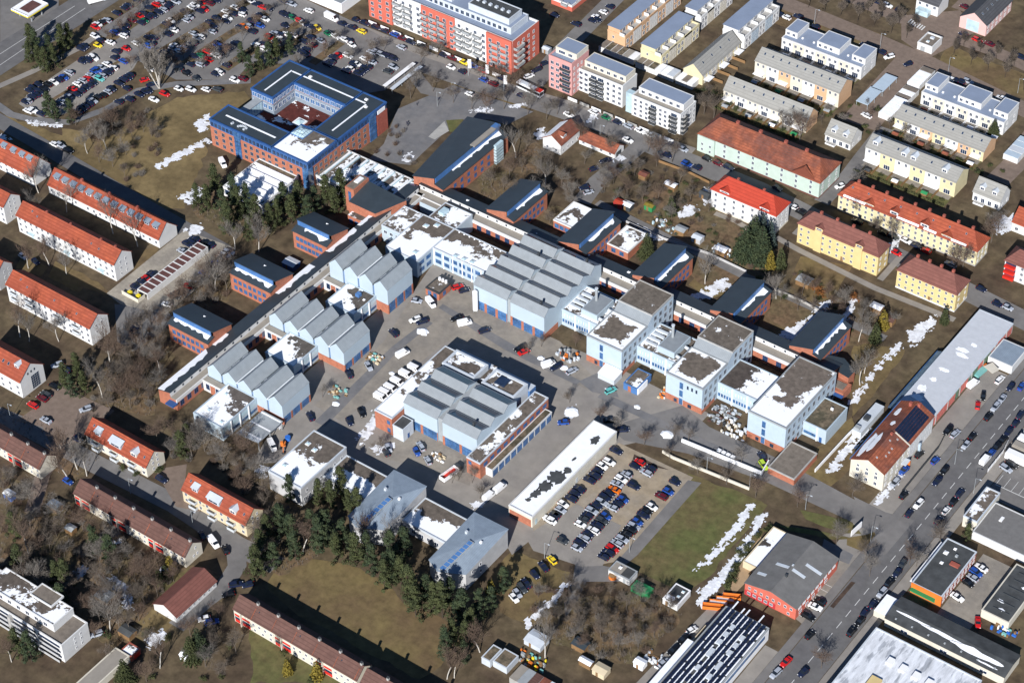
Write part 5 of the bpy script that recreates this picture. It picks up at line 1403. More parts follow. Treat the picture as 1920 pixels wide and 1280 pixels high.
for k in range(7): roof_box(B, 3 + k * 5.5, 1.2, .5, .5, .5, 'grey_metal', z=3.7)
part('end_lean_to', MB().box(-4.6, -.2, 1.5, 9.5, 0, 2.6, 0, top=1), ['cream_white', 'snow'], B.t)
B.win('S', 1, 3, 2.4, 1.2)
B = flat('supermarket', 'large flat roof washed with snow and thaw streaks at the bottom right edge', 'supermarket', (168.0, -92, 0, 35.2, 47.4, 4.8), 'grey_render', mat('thawing_roof', (.62, .64, .67), var=.22, scale=.35, col2=(.36, .38, .41), scale2=.22, soft=.03, thr=.57, stretch=(0, (2.2, .5, 1))), par=.3, rim='light_metal')
for k in range(6): roof_box(B, 10 + k * 4.4, 38 - k * .2, 2.0, 2.6, .9, 'white_paint', 'roof_light')
for k in range(3): roof_box(B, 10 + k * 8, 27.5, 3.4, 5.5, .9, 'yellow_render', 'roof_light')
B = flat('solar_hall', 'flat roofed hall covered with rows of solar panels between snow streaks', 'hall', (127.0, -116, 0, 15.2, 52.3, 5.2), 'white_paint', 'bitumen', par=.2, rim='grey_metal')
n = 0
for i in range(9):
    for j in range(33):
        u, v = .7 + i * 1.55, 50.8 - j * 1.5
        if (i in (3, 6) and j % 4 in (1, 2) and 5 < j < 30): continue
        if n >= 290: break
        link('solar_panel', shared('pv2', lambda: MB().prism([(0, 0), (1.1, 0), (1.1, 1.15), (0, 1.15)], .1, [.18, .18, .42, .42]).mesh('solar_panel', ['solar'])), B.t, (u, v, 5.22)); n += 1
for i in range(9):
    r_ = random.Random(i)
    v = 1.0
    while v < 48:
        l = r_.uniform(3, 11)
        part('snow_strip', MB().box(.7 + i * 1.55 + 1.12, .7 + i * 1.55 + 1.55, v, v + l, 5.22, 5.34), ['snow'], B.t); v += l + r_.uniform(.3, 2)
for k, (u, v) in enumerate(((5.6, 46), (5.6, 42.5), (5.6, 39), (5.6, 34), (10.3, 44), (10.3, 40.5), (10.3, 37), (10.3, 31), (5.6, 27), (10.3, 26))): roof_box(B, u + .5, v, 1.3, 2.0 if k not in (3, 7) else 3.4, .6, 'light_metal', 'roof_light')
B.slab('ribbon_window', 'E', 20, 50, 2.6, 4.0, 'glass_blue', .05)
part('loading_canopy', MB().box(-3.2, -.1, 0, 36, 3.4, 3.7, 0, top=1), ['pale_blue_render', 'snow'], B.t); part('fence_panel', MB().box(-2.6, -2.3, 37, 45, 0, 1.8), ['cream_render'], B.t)
x, y, a, L, D, he, hr = (126.63, -52.2, 0, 18.08, 25.1, 4.33, 7.25)
B = house('red_inn', 'bright red two storey building with shallow grey roof and white roof lights', 'building', (x, y, a, L, D, 4.9, 6.9), 'red_paint' if False else 'coral_render', 'bitumen' if False else mat('fibre_cement', (.145, .142, .138), var=.12, scale=.4), axis='y', over=.35)
B.slab('lower_red_wall', 'W', .1, 11, 0, 2.3, 'red_render', .06)
B.win('W', 3.1, 8, .9, 1.1, .6, L - .6, 'w', 1); B.win('W', .8, 5, 1.2, 1.2, .6, 10.5, 'w', 2, out=.07); B.win('W', .7, 1, .9, 1.1, L - 4, L - 1, 'w'); B.win('S', 2.9, 9, 1.6, 1.0, 1, 24, 'p', 1); B.win('S', .6, 5, 1.6, 1.3, 1, 20, 'w', 1)
sl = math.atan2(2.0, B.D / 2)
for u, v0, v1, far in ((15.6, .8, 6.4, 0), (11.0, 4.0, 8.6, 0), (11.0, 4.2, 8.7, 1), (5.0, 1.2, 4.2, 1)):
    o = part('roof_light', MB().box(0, 1.1, v0, v1, .23, .33), ['light_metal'], B.t, loc=(u, 0, 4.9))
    if far:
        for vt in o.data.vertices: vt.co.y = -vt.co.y
        o.data.flip_normals(); o.location = (u, B.D, 4.9); o.rotation_euler = (-sl, 0, 0)
    else: o.rotation_euler = (sl, 0, 0)
roof_box(B, 8, B.D / 2 - .6, .8, .8, .8, 'dark_metal', z=6.9); roof_box(B, 13, B.D / 2, .7, .5, .5, 'light_metal', z=6.9)
B = flat('snow_lean_to', 'flat snowy extension on the garden side of the red building', 'extension', (x - 6.2, y + 9, 0, 6.0, 18, 2.8), 'cream_render', 'snowy4c', par=.15)
B = flat('ticket_booth', 'small white flat roofed booth between car park and grass field', 'booth', (88.17, -69.92, 0, 7.8, 4.52, 2.44), 'white_render', 'tan_roof', par=.12, rim='grey_metal')
B.slab('door', 'S', 5.4, 6.4, 0, 2.0, 'grey_metal', .05); part('dark_half', MB().box(B.L * .55, B.L - .4, .4, B.D - .4, B.he + .04, B.he + .1), ['bitumen'], B.t); dome(B, B.L * .35, B.D * .6, 1.0, m='snow')
B = flat('ticket_booth', 'small white flat roofed booth with two roof lights beside the snow bank', 'booth', (108.35, -70.03, 0, 5.3, 7.47, 2.44), 'white_render', 'bitumen', par=.12, rim='white_paint')
dome(B, 3.8, 5.6, .9); dome(B, 3.6, 3.2, .9); part('snow_patch', MB().prism(blob(1.8, 1.4, 1.6, 1.1, seed=50), B.he + .04, B.he + .12), ['snow'], B.t); B.slab('door', 'S', 1, 1.9, 0, 2, 'wood', .05)
# far right depot
B = flat('depot', 'white and cream depot building with narrow sunken roof beside a large grey roof', 'depot', (167.4, 11.8, 0, 4.8, 15.6, 4.4), 'cream_white', 'snowy2b', par=.35, rim='light_metal')
B = flat('depot_hall', 'broad low dark grey roofed depot hall at the right edge', 'depot', (172.4, 8.6, 0, 40, 15.5, 3.2), 'white_render', mat('felt_grey', (.16, .155, .15), var=.1, scale=.6), par=.12); roof_box(B, 5, 10, 1.0, 2.2, .3, 'white_paint')
for k, (v, h, m_) in enumerate(((46.0, 3.4, 'white_paint'), (50.8, 3.2, 'tan_roof'), (54.4, 3.4, 'white_paint'), (59.5, 3.3, 'white_paint'))):
    t = thing('box_trailer', ('white rounded trailer, nearest to the marked parking bays at the right edge', 'pale green roofed trailer between white ones at the right edge', 'white trailer behind the pale green one at the right edge', 'farthest white trailer of the row at the right edge')[k], 'trailer', 164.6, v, 0, 'parked trailers at the right edge')
    part('body', MB().box(0, 11, 0, 2.9, .9, h - .3).box(.1, 10.9, .25, 2.65, h - .3, h), [m_ if k != 1 else 'tan_roof'], t)
    for u in (1.6, 8.2, 9.4):
        for s in (0.3, 2.6): part('wheel', MB().tube((u, s - .15, .5), (u, s + .15, .5), .5, .5, 10), ['dark_metal'], t)
B = flat('garage_row', 'row of five small garages with rust and grey roofs at the bottom, by the sheds', 'garage', (88.47, -122.24, 0, 14, 6, 2.4), 'concrete', 'grey_metal', par=0)
for k, m_ in enumerate(('tan_roof', 'grey_metal', 'tile_brown', 'tile_rust', 'light_metal')): part('roof_bay', MB().box(k * 2.8 + .05, k * 2.8 + 2.7, -.1, 6.1, 2.45, 2.55), [m_], B.t)
B = flat('garden_garage', 'pair of low moss roofed garages behind the birches, left part', 'garage', (77.32, -121.03, 0, 3.18, 6, 2.76), 'light_metal', 'sedum_roof', par=.08)
B = flat('garden_garage', 'pair of low moss roofed garages behind the birches, right part', 'garage', (80.88, -120.09, 0, 5.08, 5.98, 2.57), 'light_metal', 'sedum_roof', par=.08)
# filling station canopy, top left
t = thing('filling_station_canopy', 'white and yellow edged filling station canopy with dark red roof panel', 'canopy', *(-285.26, 41.62), 0)
W_, D_ = (9.78, 11.64)
part('fascia', MB().box(0, W_, 0, .25, 3.7, 4.8).box(W_ - .25, W_, .25, D_, 3.7, 4.8).box(0, .25, .25, D_, 3.7, 4.8).box(.25, W_ - .25, D_ - .25, D_, 3.7, 4.8), ['white_paint'], t)
part('yellow_band', MB().box(-.05, W_ + .05, -.06, -.01, 3.75, 4.25).box(W_ + .01, W_ + .06, -.06, D_, 3.75, 4.25), ['yellow_paint'], t)
part('roof', MB().box(.25, W_ - .25, .25, D_ - .25, 4.2, 4.4), ['white_paint'], t); part('red_panel', MB().box(W_ * .25, W_ * .8, D_ * .2, D_ * .85, 4.41, 4.46), ['brown_roof_felt'], t)
for u in (1.5, W_ - 1.5):
    for v in (D_ * .25, D_ * .75): part('post', MB().box(u - .2, u + .2, v - .2, v + .2, 0, 3.8), ['grey_metal'], t)

# ------------------------------------------------------------ ground surfaces
dm('asphalt', (0.185, 0.176, 0.168), rough=.95, var=.10, scale=.25, col2=(.15, .143, .138), scale2=.08, soft=.1)
dm('asphalt_dark', (0.125, 0.121, 0.122), rough=.95, var=.12, scale=.3, col2=(.135, .132, .13), scale2=.1, soft=.1)
dm('asphalt_pale', (0.262, 0.240, 0.212), rough=.95, var=.10, scale=.22, col2=(.225, .207, .188), scale2=.07, soft=.12)
dm('paving', (0.270, 0.240, 0.200), rough=.95, var=.10, scale=.5, col2=(.21, .19, .165), scale2=.1, soft=.1)
dm('paving_grey', (0.178, 0.172, 0.170), rough=.95, var=.10, scale=.4, col2=(.145, .145, .15), scale2=.12, soft=.08)
dm('paving_warm', (0.185, 0.140, 0.112), rough=.95, var=.14, scale=.5)
dm('gravel', (0.34, 0.305, 0.25), rough=1, var=.12, scale=.8, col2=(.25, .225, .19), scale2=.12, soft=.1)
dm('earth_lot', (0.310, 0.250, 0.175), rough=1, var=.16, scale=.3, col2=(.28, .24, .19), scale2=.08, soft=.1)
dm('lawn_olive', (0.160, 0.120, 0.052), rough=1, var=.22, scale=.35, col2=(.125, .085, .045), scale2=.055, soft=.12)
dm('lawn_green', (0.098, 0.105, 0.036), rough=1, var=.25, scale=.35, col2=(.125, .098, .045), scale2=.06, soft=.12)
dm('lawn_straw', (0.20, 0.148, 0.070), rough=1, var=.18, scale=.4, col2=(.13, .095, .045), scale2=.06, soft=.12)
dm('soil', (0.078, 0.052, 0.038), rough=1, var=.32, scale=.5, col2=(.055, .038, .03), scale2=.1, soft=.1)
dm('leaf_litter', (0.145, 0.094, 0.055), rough=1, var=.35, scale=.5, col2=(.105, .085, .045), scale2=.09, soft=.12)
dm('road_paint', (0.62, 0.62, 0.60), rough=.8, var=.08)
dm('kerb', (0.30, 0.29, 0.275), rough=.9, var=.08)
Z1, Z2, Z3, Z4 = 0.02, 0.04, 0.06, 0.08

# lawns and beds
poly('lawn', [(1.2,-127.1),(5.1,-120.2),(17.4,-114.1),(32.5,-111.7),(44,-115.6),(57.3,-114.1),(65.1,-116.3),(68.2,-128.2),(66.7,-136.8),(20.1,-137.9),(5.7,-136.2)], 'lawn_olive', Z1, jitter=.8, seed=2)
poly('grass_field', [(84,-18.2),(112.7,-15.5),(113,-33.7),(114,-52.4),(112.2,-61.7),(103.1,-62.8),(91.4,-63),(89.3,-26.3)], 'lawn_green', Z1, jitter=.6, seed=3)
poly('meadow', [(-214.5,-0.5),(-196.9,7.7),(-192,38.8),(-173.1,58.5),(-166.7,54.3),(-167.9,32.2),(-158.2,18.3),(-142.9,-10.5),(-149.1,-16.9),(-168.8,-13.1),(-207.3,-7.9)], 'lawn_straw', Z1, jitter=1.0, seed=4)
poly('meadow', [(-241.3,-8.6),(-213.8,-4.2),(-199.9,-6.8),(-161.1,-15.6),(-145.3,-12.3),(-148,-18),(-164.3,-17.9),(-207.8,-10.3),(-235,-14.8)], 'lawn_straw', Z1, jitter=.8, seed=5)
poly('verge', [(-36.3,228),(9.5,235.5),(36.1,231.3),(29.5,225.8),(-0.8,219.1),(-29.8,217.4)], 'lawn_olive', Z1, jitter=.5, seed=6)
poly('verge', [(38.6,244.4),(72.2,243.2),(79.5,228.8),(61.8,227.2),(40.4,232.1)], 'lawn_olive', Z1, jitter=.5, seed=7)
poly('verge', [(-115,112.3),(-86.9,118.8),(-73.2,117.6),(-78.6,107.4),(-106.9,107)], 'lawn_straw', Z1, jitter=.4, seed=8)
poly('lawn', [(32.5,71.8),(45,73.4),(50.4,68.3),(43.5,58.2),(33.5,59.9)], 'lawn_olive', Z1, jitter=.4, seed=9)
poly('lawn', [(63.3,61.7),(75.3,66.8),(78.1,55.1),(66.2,53.5)], 'lawn_olive', Z1, jitter=.4, seed=10)
poly('lawn', [(96,67.8),(112.9,74.7),(115.2,48.6),(112.3,18.5),(115.5,-0.3),(124.7,-2.6),(126,19.1),(105.3,48)], 'lawn_olive', Z1, jitter=.5, seed=11)
poly('lawn', [(57.5,96.6),(76.1,102.5),(78.7,83),(74,76.2),(62,81.8)], 'lawn_olive', Z1, jitter=.4, seed=12)
poly('lawn', [(-18.1,-173),(-17.4,-161.9),(-8.4,-162.1),(-8.7,-168.9),(-11.8,-176.2)], 'lawn_straw', Z1, jitter=.5, seed=13)
poly('lawn', [(57.6,-78.7),(78.4,-76.3),(80.1,-87.3),(81,-99.8),(70.6,-102),(58.8,-91.6)], 'lawn_olive', Z1, jitter=.5, seed=14)
poly('lawn', [(12.3,-151.3),(25,-148.8),(47.7,-151.1),(37.5,-158.6),(25.9,-166.9)], 'lawn_green', Z1, jitter=.8, seed=22)
poly('lawn', [(-75.9,-147.8),(-65.4,-147.6),(-61.7,-155),(-71.8,-157.9)], 'lawn_olive', Z1, jitter=.8, seed=23)
poly('lawn', [(-23.6,-152.9),(-20,-142.1),(-19,-145.6),(-19,-157.8)], 'lawn_green', Z1, jitter=.6, seed=24)
poly('green_bank', [(113.7,-33.2),(117.5,-23.5),(119,-32.3),(120.1,-48.1),(122.2,-54.6),(119.3,-54)], 'lawn_green', Z1, jitter=.3, seed=18)
for i, pts in enumerate(([(-160,-60.2),(-143.5,-59.4),(-140.4,-68),(-156,-68.2)], [(-155.5,-60.6),(-139,-59.9),(-129.8,-62.2),(-133,-63.5),(-147.6,-65.9)], [(-140.4,-39),(-135.4,-31.7),(-130.7,-39.6),(-134,-47.3)], [(-172.4,-65.3),(-160.2,-64),(-157.6,-69.3),(-169.7,-70.6)])):
    poly('lawn', pts, 'lawn_olive', Z1, jitter=.3, seed=30 + i)
for i, pts in enumerate(([(-121.8,-125.4),(-101.2,-123.5),(-76.1,-124.2),(-76.4,-136.3),(-107,-139.9)], [(-99.8,-147),(-66.2,-146.7),(-30.9,-149.8),(-13.7,-153.9),(-14.9,-181.1),(-64.2,-181.8)], [(-18.7,-113),(-7.6,-105.1),(9.8,-115.4),(4.8,-130),(-5.2,-126.1)], [(-112.1,-37.3),(-105.1,-25.1),(-95,-39.5),(-100.8,-61),(-104.3,-60)], [(-114.2,-73.8),(-105.8,-61),(-87.7,-75.3),(-75.6,-99.1),(-92.4,-104.6)], [(-64.6,67.9),(-60.1,99.4),(-41.4,80.3),(-38.4,59.1),(-56.9,57.6)], [(76,-92.8),(100.2,-70.3),(115.6,-69.9),(116.7,-94.9),(91.2,-102.9)], [(-22.7,-144),(-6.1,-137.7),(-1.5,-147.9),(-11,-152)], [(-144.1,16.1),(-106,11.5),(-106.7,-11.6),(-127.7,-11.3),(-138.3,-11.2)], [(-7.3,108.2),(11,109.2),(35.5,95.9),(69.5,76.5),(102,72),(92.8,58.8),(32.6,64.7),(-6.3,81.7)], [(-46.4,53.4),(-38.8,66.4),(-24.1,72.9),(-19.8,53.3),(-37.9,51.8)])):
    poly('leaf_bed', pts, 'leaf_litter', Z1 * .5, jitter=1.2, seed=60 + i)

# roads
def R_(pts, w, m='asphalt', z=Z2, name='road'): return ribbon(name, pts, w, m, z)
poly('road', [(150.2, -130), (162.8, -130), (162.8, 160), (150.2, 160)], 'asphalt_dark', Z2)
poly('pavement', [(147.2, -130), (150.0, -130), (150.0, 160), (147.2, 160)], 'asphalt', Z2, thick=.10)
poly('pavement', [(163.0, -130), (166.6, -130), (166.6, 160), (163.0, 160)], 'asphalt_pale', Z2, thick=.10)
poly('forecourt', [(138.9, -36), (147.1, -36), (147.1, 83), (138.9, 83)], 'asphalt_pale', Z2)
poly('yard', [(166.8, 28), (215, 28), (215, 100), (166.8, 100)], 'asphalt', Z2)
poly('yard', [(178.5, -27), (189.6, -27), (189.6, 5), (178.5, 5)], 'paving', Z2)
poly('yard', [(142.6, -130), (147.1, -130), (147.1, -66), (142.6, -66)], 'asphalt_pale', Z2)
poly('yard', [(118, -130), (127, -130), (127, -55), (121, -55)], 'asphalt_pale', Z2)
poly('terrace', [(124.2,-54.6),(124.5,-49),(121.7,-30.3),(117.9,-28.9),(119.6,-45.7),(121.7,-52.3)], mat('terrace_tan', (.36, .25, .15), var=.12), Z3)
k = -120
while k < 150:
    tag(link('lane_mark', MB().box(156.5, 156.68, k, k + 3.2, Z2, Z2 + .02).mesh('lane_mark', ['road_paint'])), kind='structure'); k += 5.55
# entry road from the courtyard to the main road
poly('road', [(50.9,-15.7),(65.5,7.1),(78.3,3.6),(106.8,4),(133.6,2.3),(153.2,1.8),(152.2,-7.3),(137,-6.8),(107.7,-7.3),(79.4,-11),(58.8,-17.9)], 'asphalt', Z2)
poly('road', [(133,3.3),(144.9,3.1),(154.1,5.3),(153.9,-13.1),(147.1,-17.9),(147.8,-9)], 'asphalt', Z2 + .005)
poly('pavement', [(134.9,-18.2),(145.8,-18.8),(146.7,-23.7),(136.5,-22.6)], 'paving_grey', Z2)
poly('planter', [(151.9,-41.5),(152.1,-28.5),(150.8,-28.9),(150.6,-41.4)], 'soil', Z4)
poly('parking_bays', [(147.5,-52.5),(149.9,-22.7),(140.9,-23.6),(142.1,-51.1)], 'paving', Z3)
poly('verge', [(120.3,-21.5),(135.8,-14.8),(142.4,-12.9),(136.9,-16.8),(124.2,-21.5)], 'lawn_green', Z3, jitter=.3, seed=15)
poly('verge', [(122.2,-11.6),(137,-6.8),(144,-9),(138.5,-12.8),(126,-14.6)], 'lawn_green', Z3, jitter=.3, seed=16)
poly('verge', [(140.3,-14.3),(146.7,-7),(150.3,-10),(147.9,-15.9),(142.7,-16.8)], 'lawn_olive', Z3, jitter=.3, seed=17)
# the courtyard of the centre
poly('courtyard', [(-48, -12), (-48, -79), (-22, -79.2), (57, -78.7), (60, -71), (66, -68), (60, -20), (75, 0), (75, 9), (40, 10), (26, 10), (10, 8), (-21, 8), (-22, 18), (-48, 18), (-44, 1)], 'asphalt_pale', Z1)
poly('courtyard', [(-30.8,-61),(-23.5,0.5),(-22.5,11.6),(16.6,8.4),(34.8,-1.8),(76.7,-3.7),(65.3,-8.7),(55.2,-15.8),(50.1,-71.3),(60.4,-68.3),(58.9,-80.5),(36.9,-67.8),(-11.8,-78.5),(-34.4,-97.6),(-40.4,-77.3)], 'asphalt_pale', Z1 + .01)
poly('courtyard', [(-42.5,-2.5),(-40.3,13.3),(-16,9.2),(13.5,9.6),(35.6,0.3),(34.9,-5),(3.2,-4.4),(-18.1,-12.8),(-22.9,-64.9),(-35.2,-64.1),(-36.2,-25.5)], 'paving', Z2)
for pts in ([(-30.2,-70.1),(-32.2,-26.1),(-30.9,-8.2),(-28.1,-8.3),(-29,-27.2),(-25.7,-70)], [(-31.5,1.8),(0.8,-1.1),(31.1,-2.8),(30.7,-5.3),(0.2,-4.9),(-31.5,-0.7)], [(30.4,-3.3),(34.7,7.9),(45.9,-2),(37.1,-5)], [(40,-3),(100.4,-2.1),(98.9,-6.1),(76,-5.7),(40,-6.1)]):
    poly('paving_strip', pts, 'paving_grey', Z3)
poly('yard', [(-1,-52.5),(25.3,-52.3),(29.8,-64),(8.3,-67.3),(-0.3,-70.5),(-7,-70.6)], 'paving', Z2 + .005)
poly('apron', [(48.8,-23.5),(53.8,-13.7),(84.9,-13.1),(110.9,-9.4),(151.8,0.9),(153,-1.2),(110.8,-12.4),(84.8,-16.1),(61.6,-19)], 'asphalt', Z2 + .01) if False else None
# parking field
poly('parking_lot', [(57,-66.4),(58.1,-19.9),(86.7,-19.2),(89.4,-61.6),(85.3,-65.9),(81.2,-71.6),(61.7,-73)], 'earth_lot', Z2)
poly('parking_lot', [(57.6,-71.7),(62.7,-50.9),(79.7,-50.3),(84.6,-67.8),(79.4,-72),(63.3,-75.2)], 'asphalt_pale', Z3)
poly('path', [(86,-21.2),(90.2,-19.7),(90.9,-57.8),(90,-65.4),(87.3,-65.9)], 'asphalt', Z3)
poly('path', [(76.5,-70.8),(92.6,-64.8),(96.4,-67.6),(84.3,-76.2),(86.7,-85.2),(87.7,-92.4),(83.7,-87.3),(79.7,-76.7)], 'asphalt', Z2)
for pts in ([(66.5,-26.1),(77.7,-21.1),(73.5,-21.1),(65.1,-21)],): poly('bed', pts, 'soil', Z3, jitter=.4)
# streets north and west
R_([(-238.9,120.1),(-194.7,116.6),(-168,115.4),(-134.8,111.9),(-99.4,114.5),(-75.9,117.9),(-47.5,120.7),(-12.9,120.3),(24.7,120.8),(58.4,117.7),(90.1,116),(112.6,113.9),(147.2,110.7)], 9.5)
R_([(-172.7,117.7),(-139.9,118.3),(-92.5,119.3),(-64.7,123.6),(-30.3,124.5),(-7.2,126.3)], 5, 'asphalt_pale', Z2 - .004, 'pavement')
R_([(-82.2,126.5),(-85.8,146.2),(-88.2,172),(-91.5,207.9)], 8, 'asphalt', Z2 + .004)
R_([(-25.9,123.4),(-25.9,107.1),(-26.7,90.6),(-24.3,76.7)], 7, 'asphalt', Z2 + .004)
R_([(48.1,127.6),(48.1,147.1),(46.5,162),(44.8,181.3)], 6, 'asphalt', Z2 + .004)
R_([(-55.1,233.3),(-23.5,232.2),(12.3,230.6),(37.5,228.7),(87.6,221.7)], 9, 'paving_warm', Z2 - .008)
R_([(-20.4,252.6),(0.9,250.6),(26.2,249.5),(54.3,250.8),(79,248)], 7, 'paving_warm', Z2 - .008)
poly('junction', [(12.7,251.7),(30.4,268.8),(42.9,258.9),(39.5,242.7),(36.1,231.3),(21,236.7)], 'paving_warm', Z2)
R_([(32.6,226.7),(33.7,201.1),(35.6,176.9)], 15, 'paving_warm', Z2 + .003)
R_([(93.1,215.2),(95.5,188.3),(95.1,176.1)], 9, 'paving_warm', Z2 + .003)
R_([(30.4,268.8),(30.1,297.5)], 8, 'paving_warm', Z2 + .006)
R_([(-250.7,-10.9),(-219.3,-13),(-176.5,-16.6),(-138.9,-19.2),(-114.2,-20.6)], 7, 'asphalt_dark')
R_([(-126.8,-130.5),(-104.7,-127.5),(-78.1,-127.1),(-42.1,-125.3),(-15.1,-127.5),(1.8,-126.6)], 7.5, 'asphalt')
R_([(-16.6,-125.8),(-8.4,-133.9),(-5.8,-143),(-6.8,-151.7),(-6.9,-163.7)], 6, 'asphalt', Z2 + .004)
poly('yard', [(-88.3,-132.8),(-88.1,-114.2),(-88.4,-104.9),(-101,-105.9),(-114.1,-105.4),(-111.5,-118.1),(-111.8,-127.8),(-102.7,-124.5)], 'paving_warm', Z2)
poly('yard', [(-58.4,-117.6),(-51.5,-109.7),(-43.2,-120.2),(-32.7,-122.9),(-41.3,-126.1)], 'paving_warm', Z2)
R_([(-89,-133.3),(-86.6,-140.6),(-77.4,-154.7)], 5, 'paving_warm', Z2 + .002)
poly('garage_court', [(-132.6,-62.5),(-134,-20.3),(-112.1,-17.2),(-108.3,-27.4),(-107.7,-58.9),(-124.7,-64)], 'gravel', Z2)
poly('yard', [(-126.3,-65.1),(-109.7,-56.8),(-102.7,-58.9),(-103.5,-79.8),(-111.8,-79)], 'asphalt', Z1)
# main road and car park top left
R_([(-268.6,0.5),(-268.4,29.9),(-267.3,56.4),(-266.7,90.8)], 17, 'asphalt_dark')
for off in ((-60,138),(-60,162)): pass
for pts in ([(-271,8.6),(-270.8,35.2),(-270.5,62.8)], [(-265.1,2.9),(-265.7,33.2),(-265.8,64.2)]):
    ribbon('lane_mark', pts, .2, 'road_paint', Z3)
poly('station_yard', [(-299.5,48.4),(-279.4,62.4),(-273.7,56.7),(-271.7,39.2),(-272.8,22.3)], 'asphalt', Z1)
R_([(-256.3,0.3),(-251.5,19.1),(-247.5,42.3),(-248.4,55.5)], 3, 'asphalt_pale', Z2, 'path')
poly('parking_lot', [(-240.3,0.6),(-242.4,10),(-242.2,36.8),(-241.2,55.9),(-224.9,55.8),(-219.5,43.7),(-218.1,27),(-220.7,5.8),(-226.7,-1.4)], 'asphalt_pale', Z2)
poly('parking_lot', [(-250.2,54.3),(-249.2,78.6),(-250.1,102.4),(-215,126.8),(-184.9,118.7),(-143,115.3),(-133.1,113.1),(-125.8,100.4),(-128.2,89.9),(-136.3,79.9),(-167.6,84.5),(-183.4,73.5),(-181.3,61.5),(-200.5,48.1),(-224.6,49.2)], 'asphalt', Z2)
for pts, w in (([(-241.7,53.2),(-242,74.1),(-240,94.7)], 3.5), ([(-231,56.1),(-229.8,80.2),(-227.7,100.8)], 3.0), ([(-218.3,58.1),(-216.5,80.1),(-213.6,108.2)], 3.5), ([(-205.3,58.1),(-204.1,84.1),(-201.7,104.6)], 3.0), ([(-189.7,64.6),(-188.9,83.2),(-185.8,106.2)], 3.5), ([(-180.5,80),(-178.4,97.4),(-176.2,108.2)], 3), ([(-163.2,87.6),(-163,105.9)], 3), ([(-231.3,9.1),(-230.1,27.4),(-227.7,44.7)], 1.2)):
    ribbon('planting_strip', pts, w * 1.35, 'leaf_litter', Z3)
R_([(-255.4,-3.5),(-237.8,-6.2),(-228.5,-3.9),(-215.3,3.2),(-209.5,17.9),(-207.7,34.3),(-198.5,46),(-175.6,64.6)], 3.5, 'paving_grey', Z3, 'path')
# plaza
poly('plaza', [(-116.2,83.2),(-108,108.4),(-71.8,112.2),(-75.2,99.3),(-82.3,98.5),(-92.5,91.4),(-90.8,65.7),(-90,58.1),(-105.3,51.4),(-106.6,62.7)], 'paving_grey', Z2)
poly('plaza_ramp', [(-95.4,76),(-96.4,87.4),(-91.1,83.5),(-92.3,76)], 'concrete', Z3)
poly('plaza_lawn', [(-96.3,88.3),(-91.3,92.6),(-86.9,86.5),(-90.5,83.1)], 'lawn_green', Z3)
R_([(-132.5,109),(-114.5,99.6),(-103.7,102.7)], 6, 'asphalt', Z2 + .004)
# lanes through the gardens north-east of the centre
R_([(-19.5,80.1),(10.1,78.1),(48.1,75.6),(74.8,75),(104.3,75.3)], 3.5, 'asphalt', Z2, 'lane')
R_([(45,100.7),(55.9,99.2),(88.1,96.6),(119.1,97.7)], 2.6, 'asphalt_pale', Z2, 'path')
R_([(49.7,105.9),(49.7,121)], 2.4, 'asphalt_pale', Z2 + .002, 'path'); R_([(87.4,101.5),(87.1,117.5)], 2.4, 'asphalt_pale', Z2 + .002, 'path')
R_([(19.4,99.7),(28.2,100.2),(38.6,98.1)], 2.4, 'paving', Z2, 'path')
# zebra crossing and bay lines
zx = [17.4, 250.34]
for k in range(7):
    tag(link('zebra_stripe', MB().box(-.28, .28, -1.6, 1.6, 0, .02).mesh('zebra_stripe', ['road_paint']), None, (zx[0] + k * 1.15, zx[1] - k * .25, Z3 + .01)), kind='structure')
for k in range(5):
    tag(link('bay_line', MB().box(0, .12, 0, 5, Z3, Z3 + .02).mesh('bay_line', ['road_paint']), None, (167.6 + k * 2.7, 34.5, 0)), kind='structure')
tag(link('bay_line', MB().box(167.6, 178.5, 34.2, 34.4, Z3, Z3 + .02).mesh('bay_line', ['road_paint'])), kind='structure')
for k in range(7):
    tag(link('bay_line', MB().box(0, 5, 0, .12, Z4, Z4 + .02).mesh('bay_line', ['road_paint']), None, (144.9 - .2, -50 + k * 2.6, 0)), kind='structure')

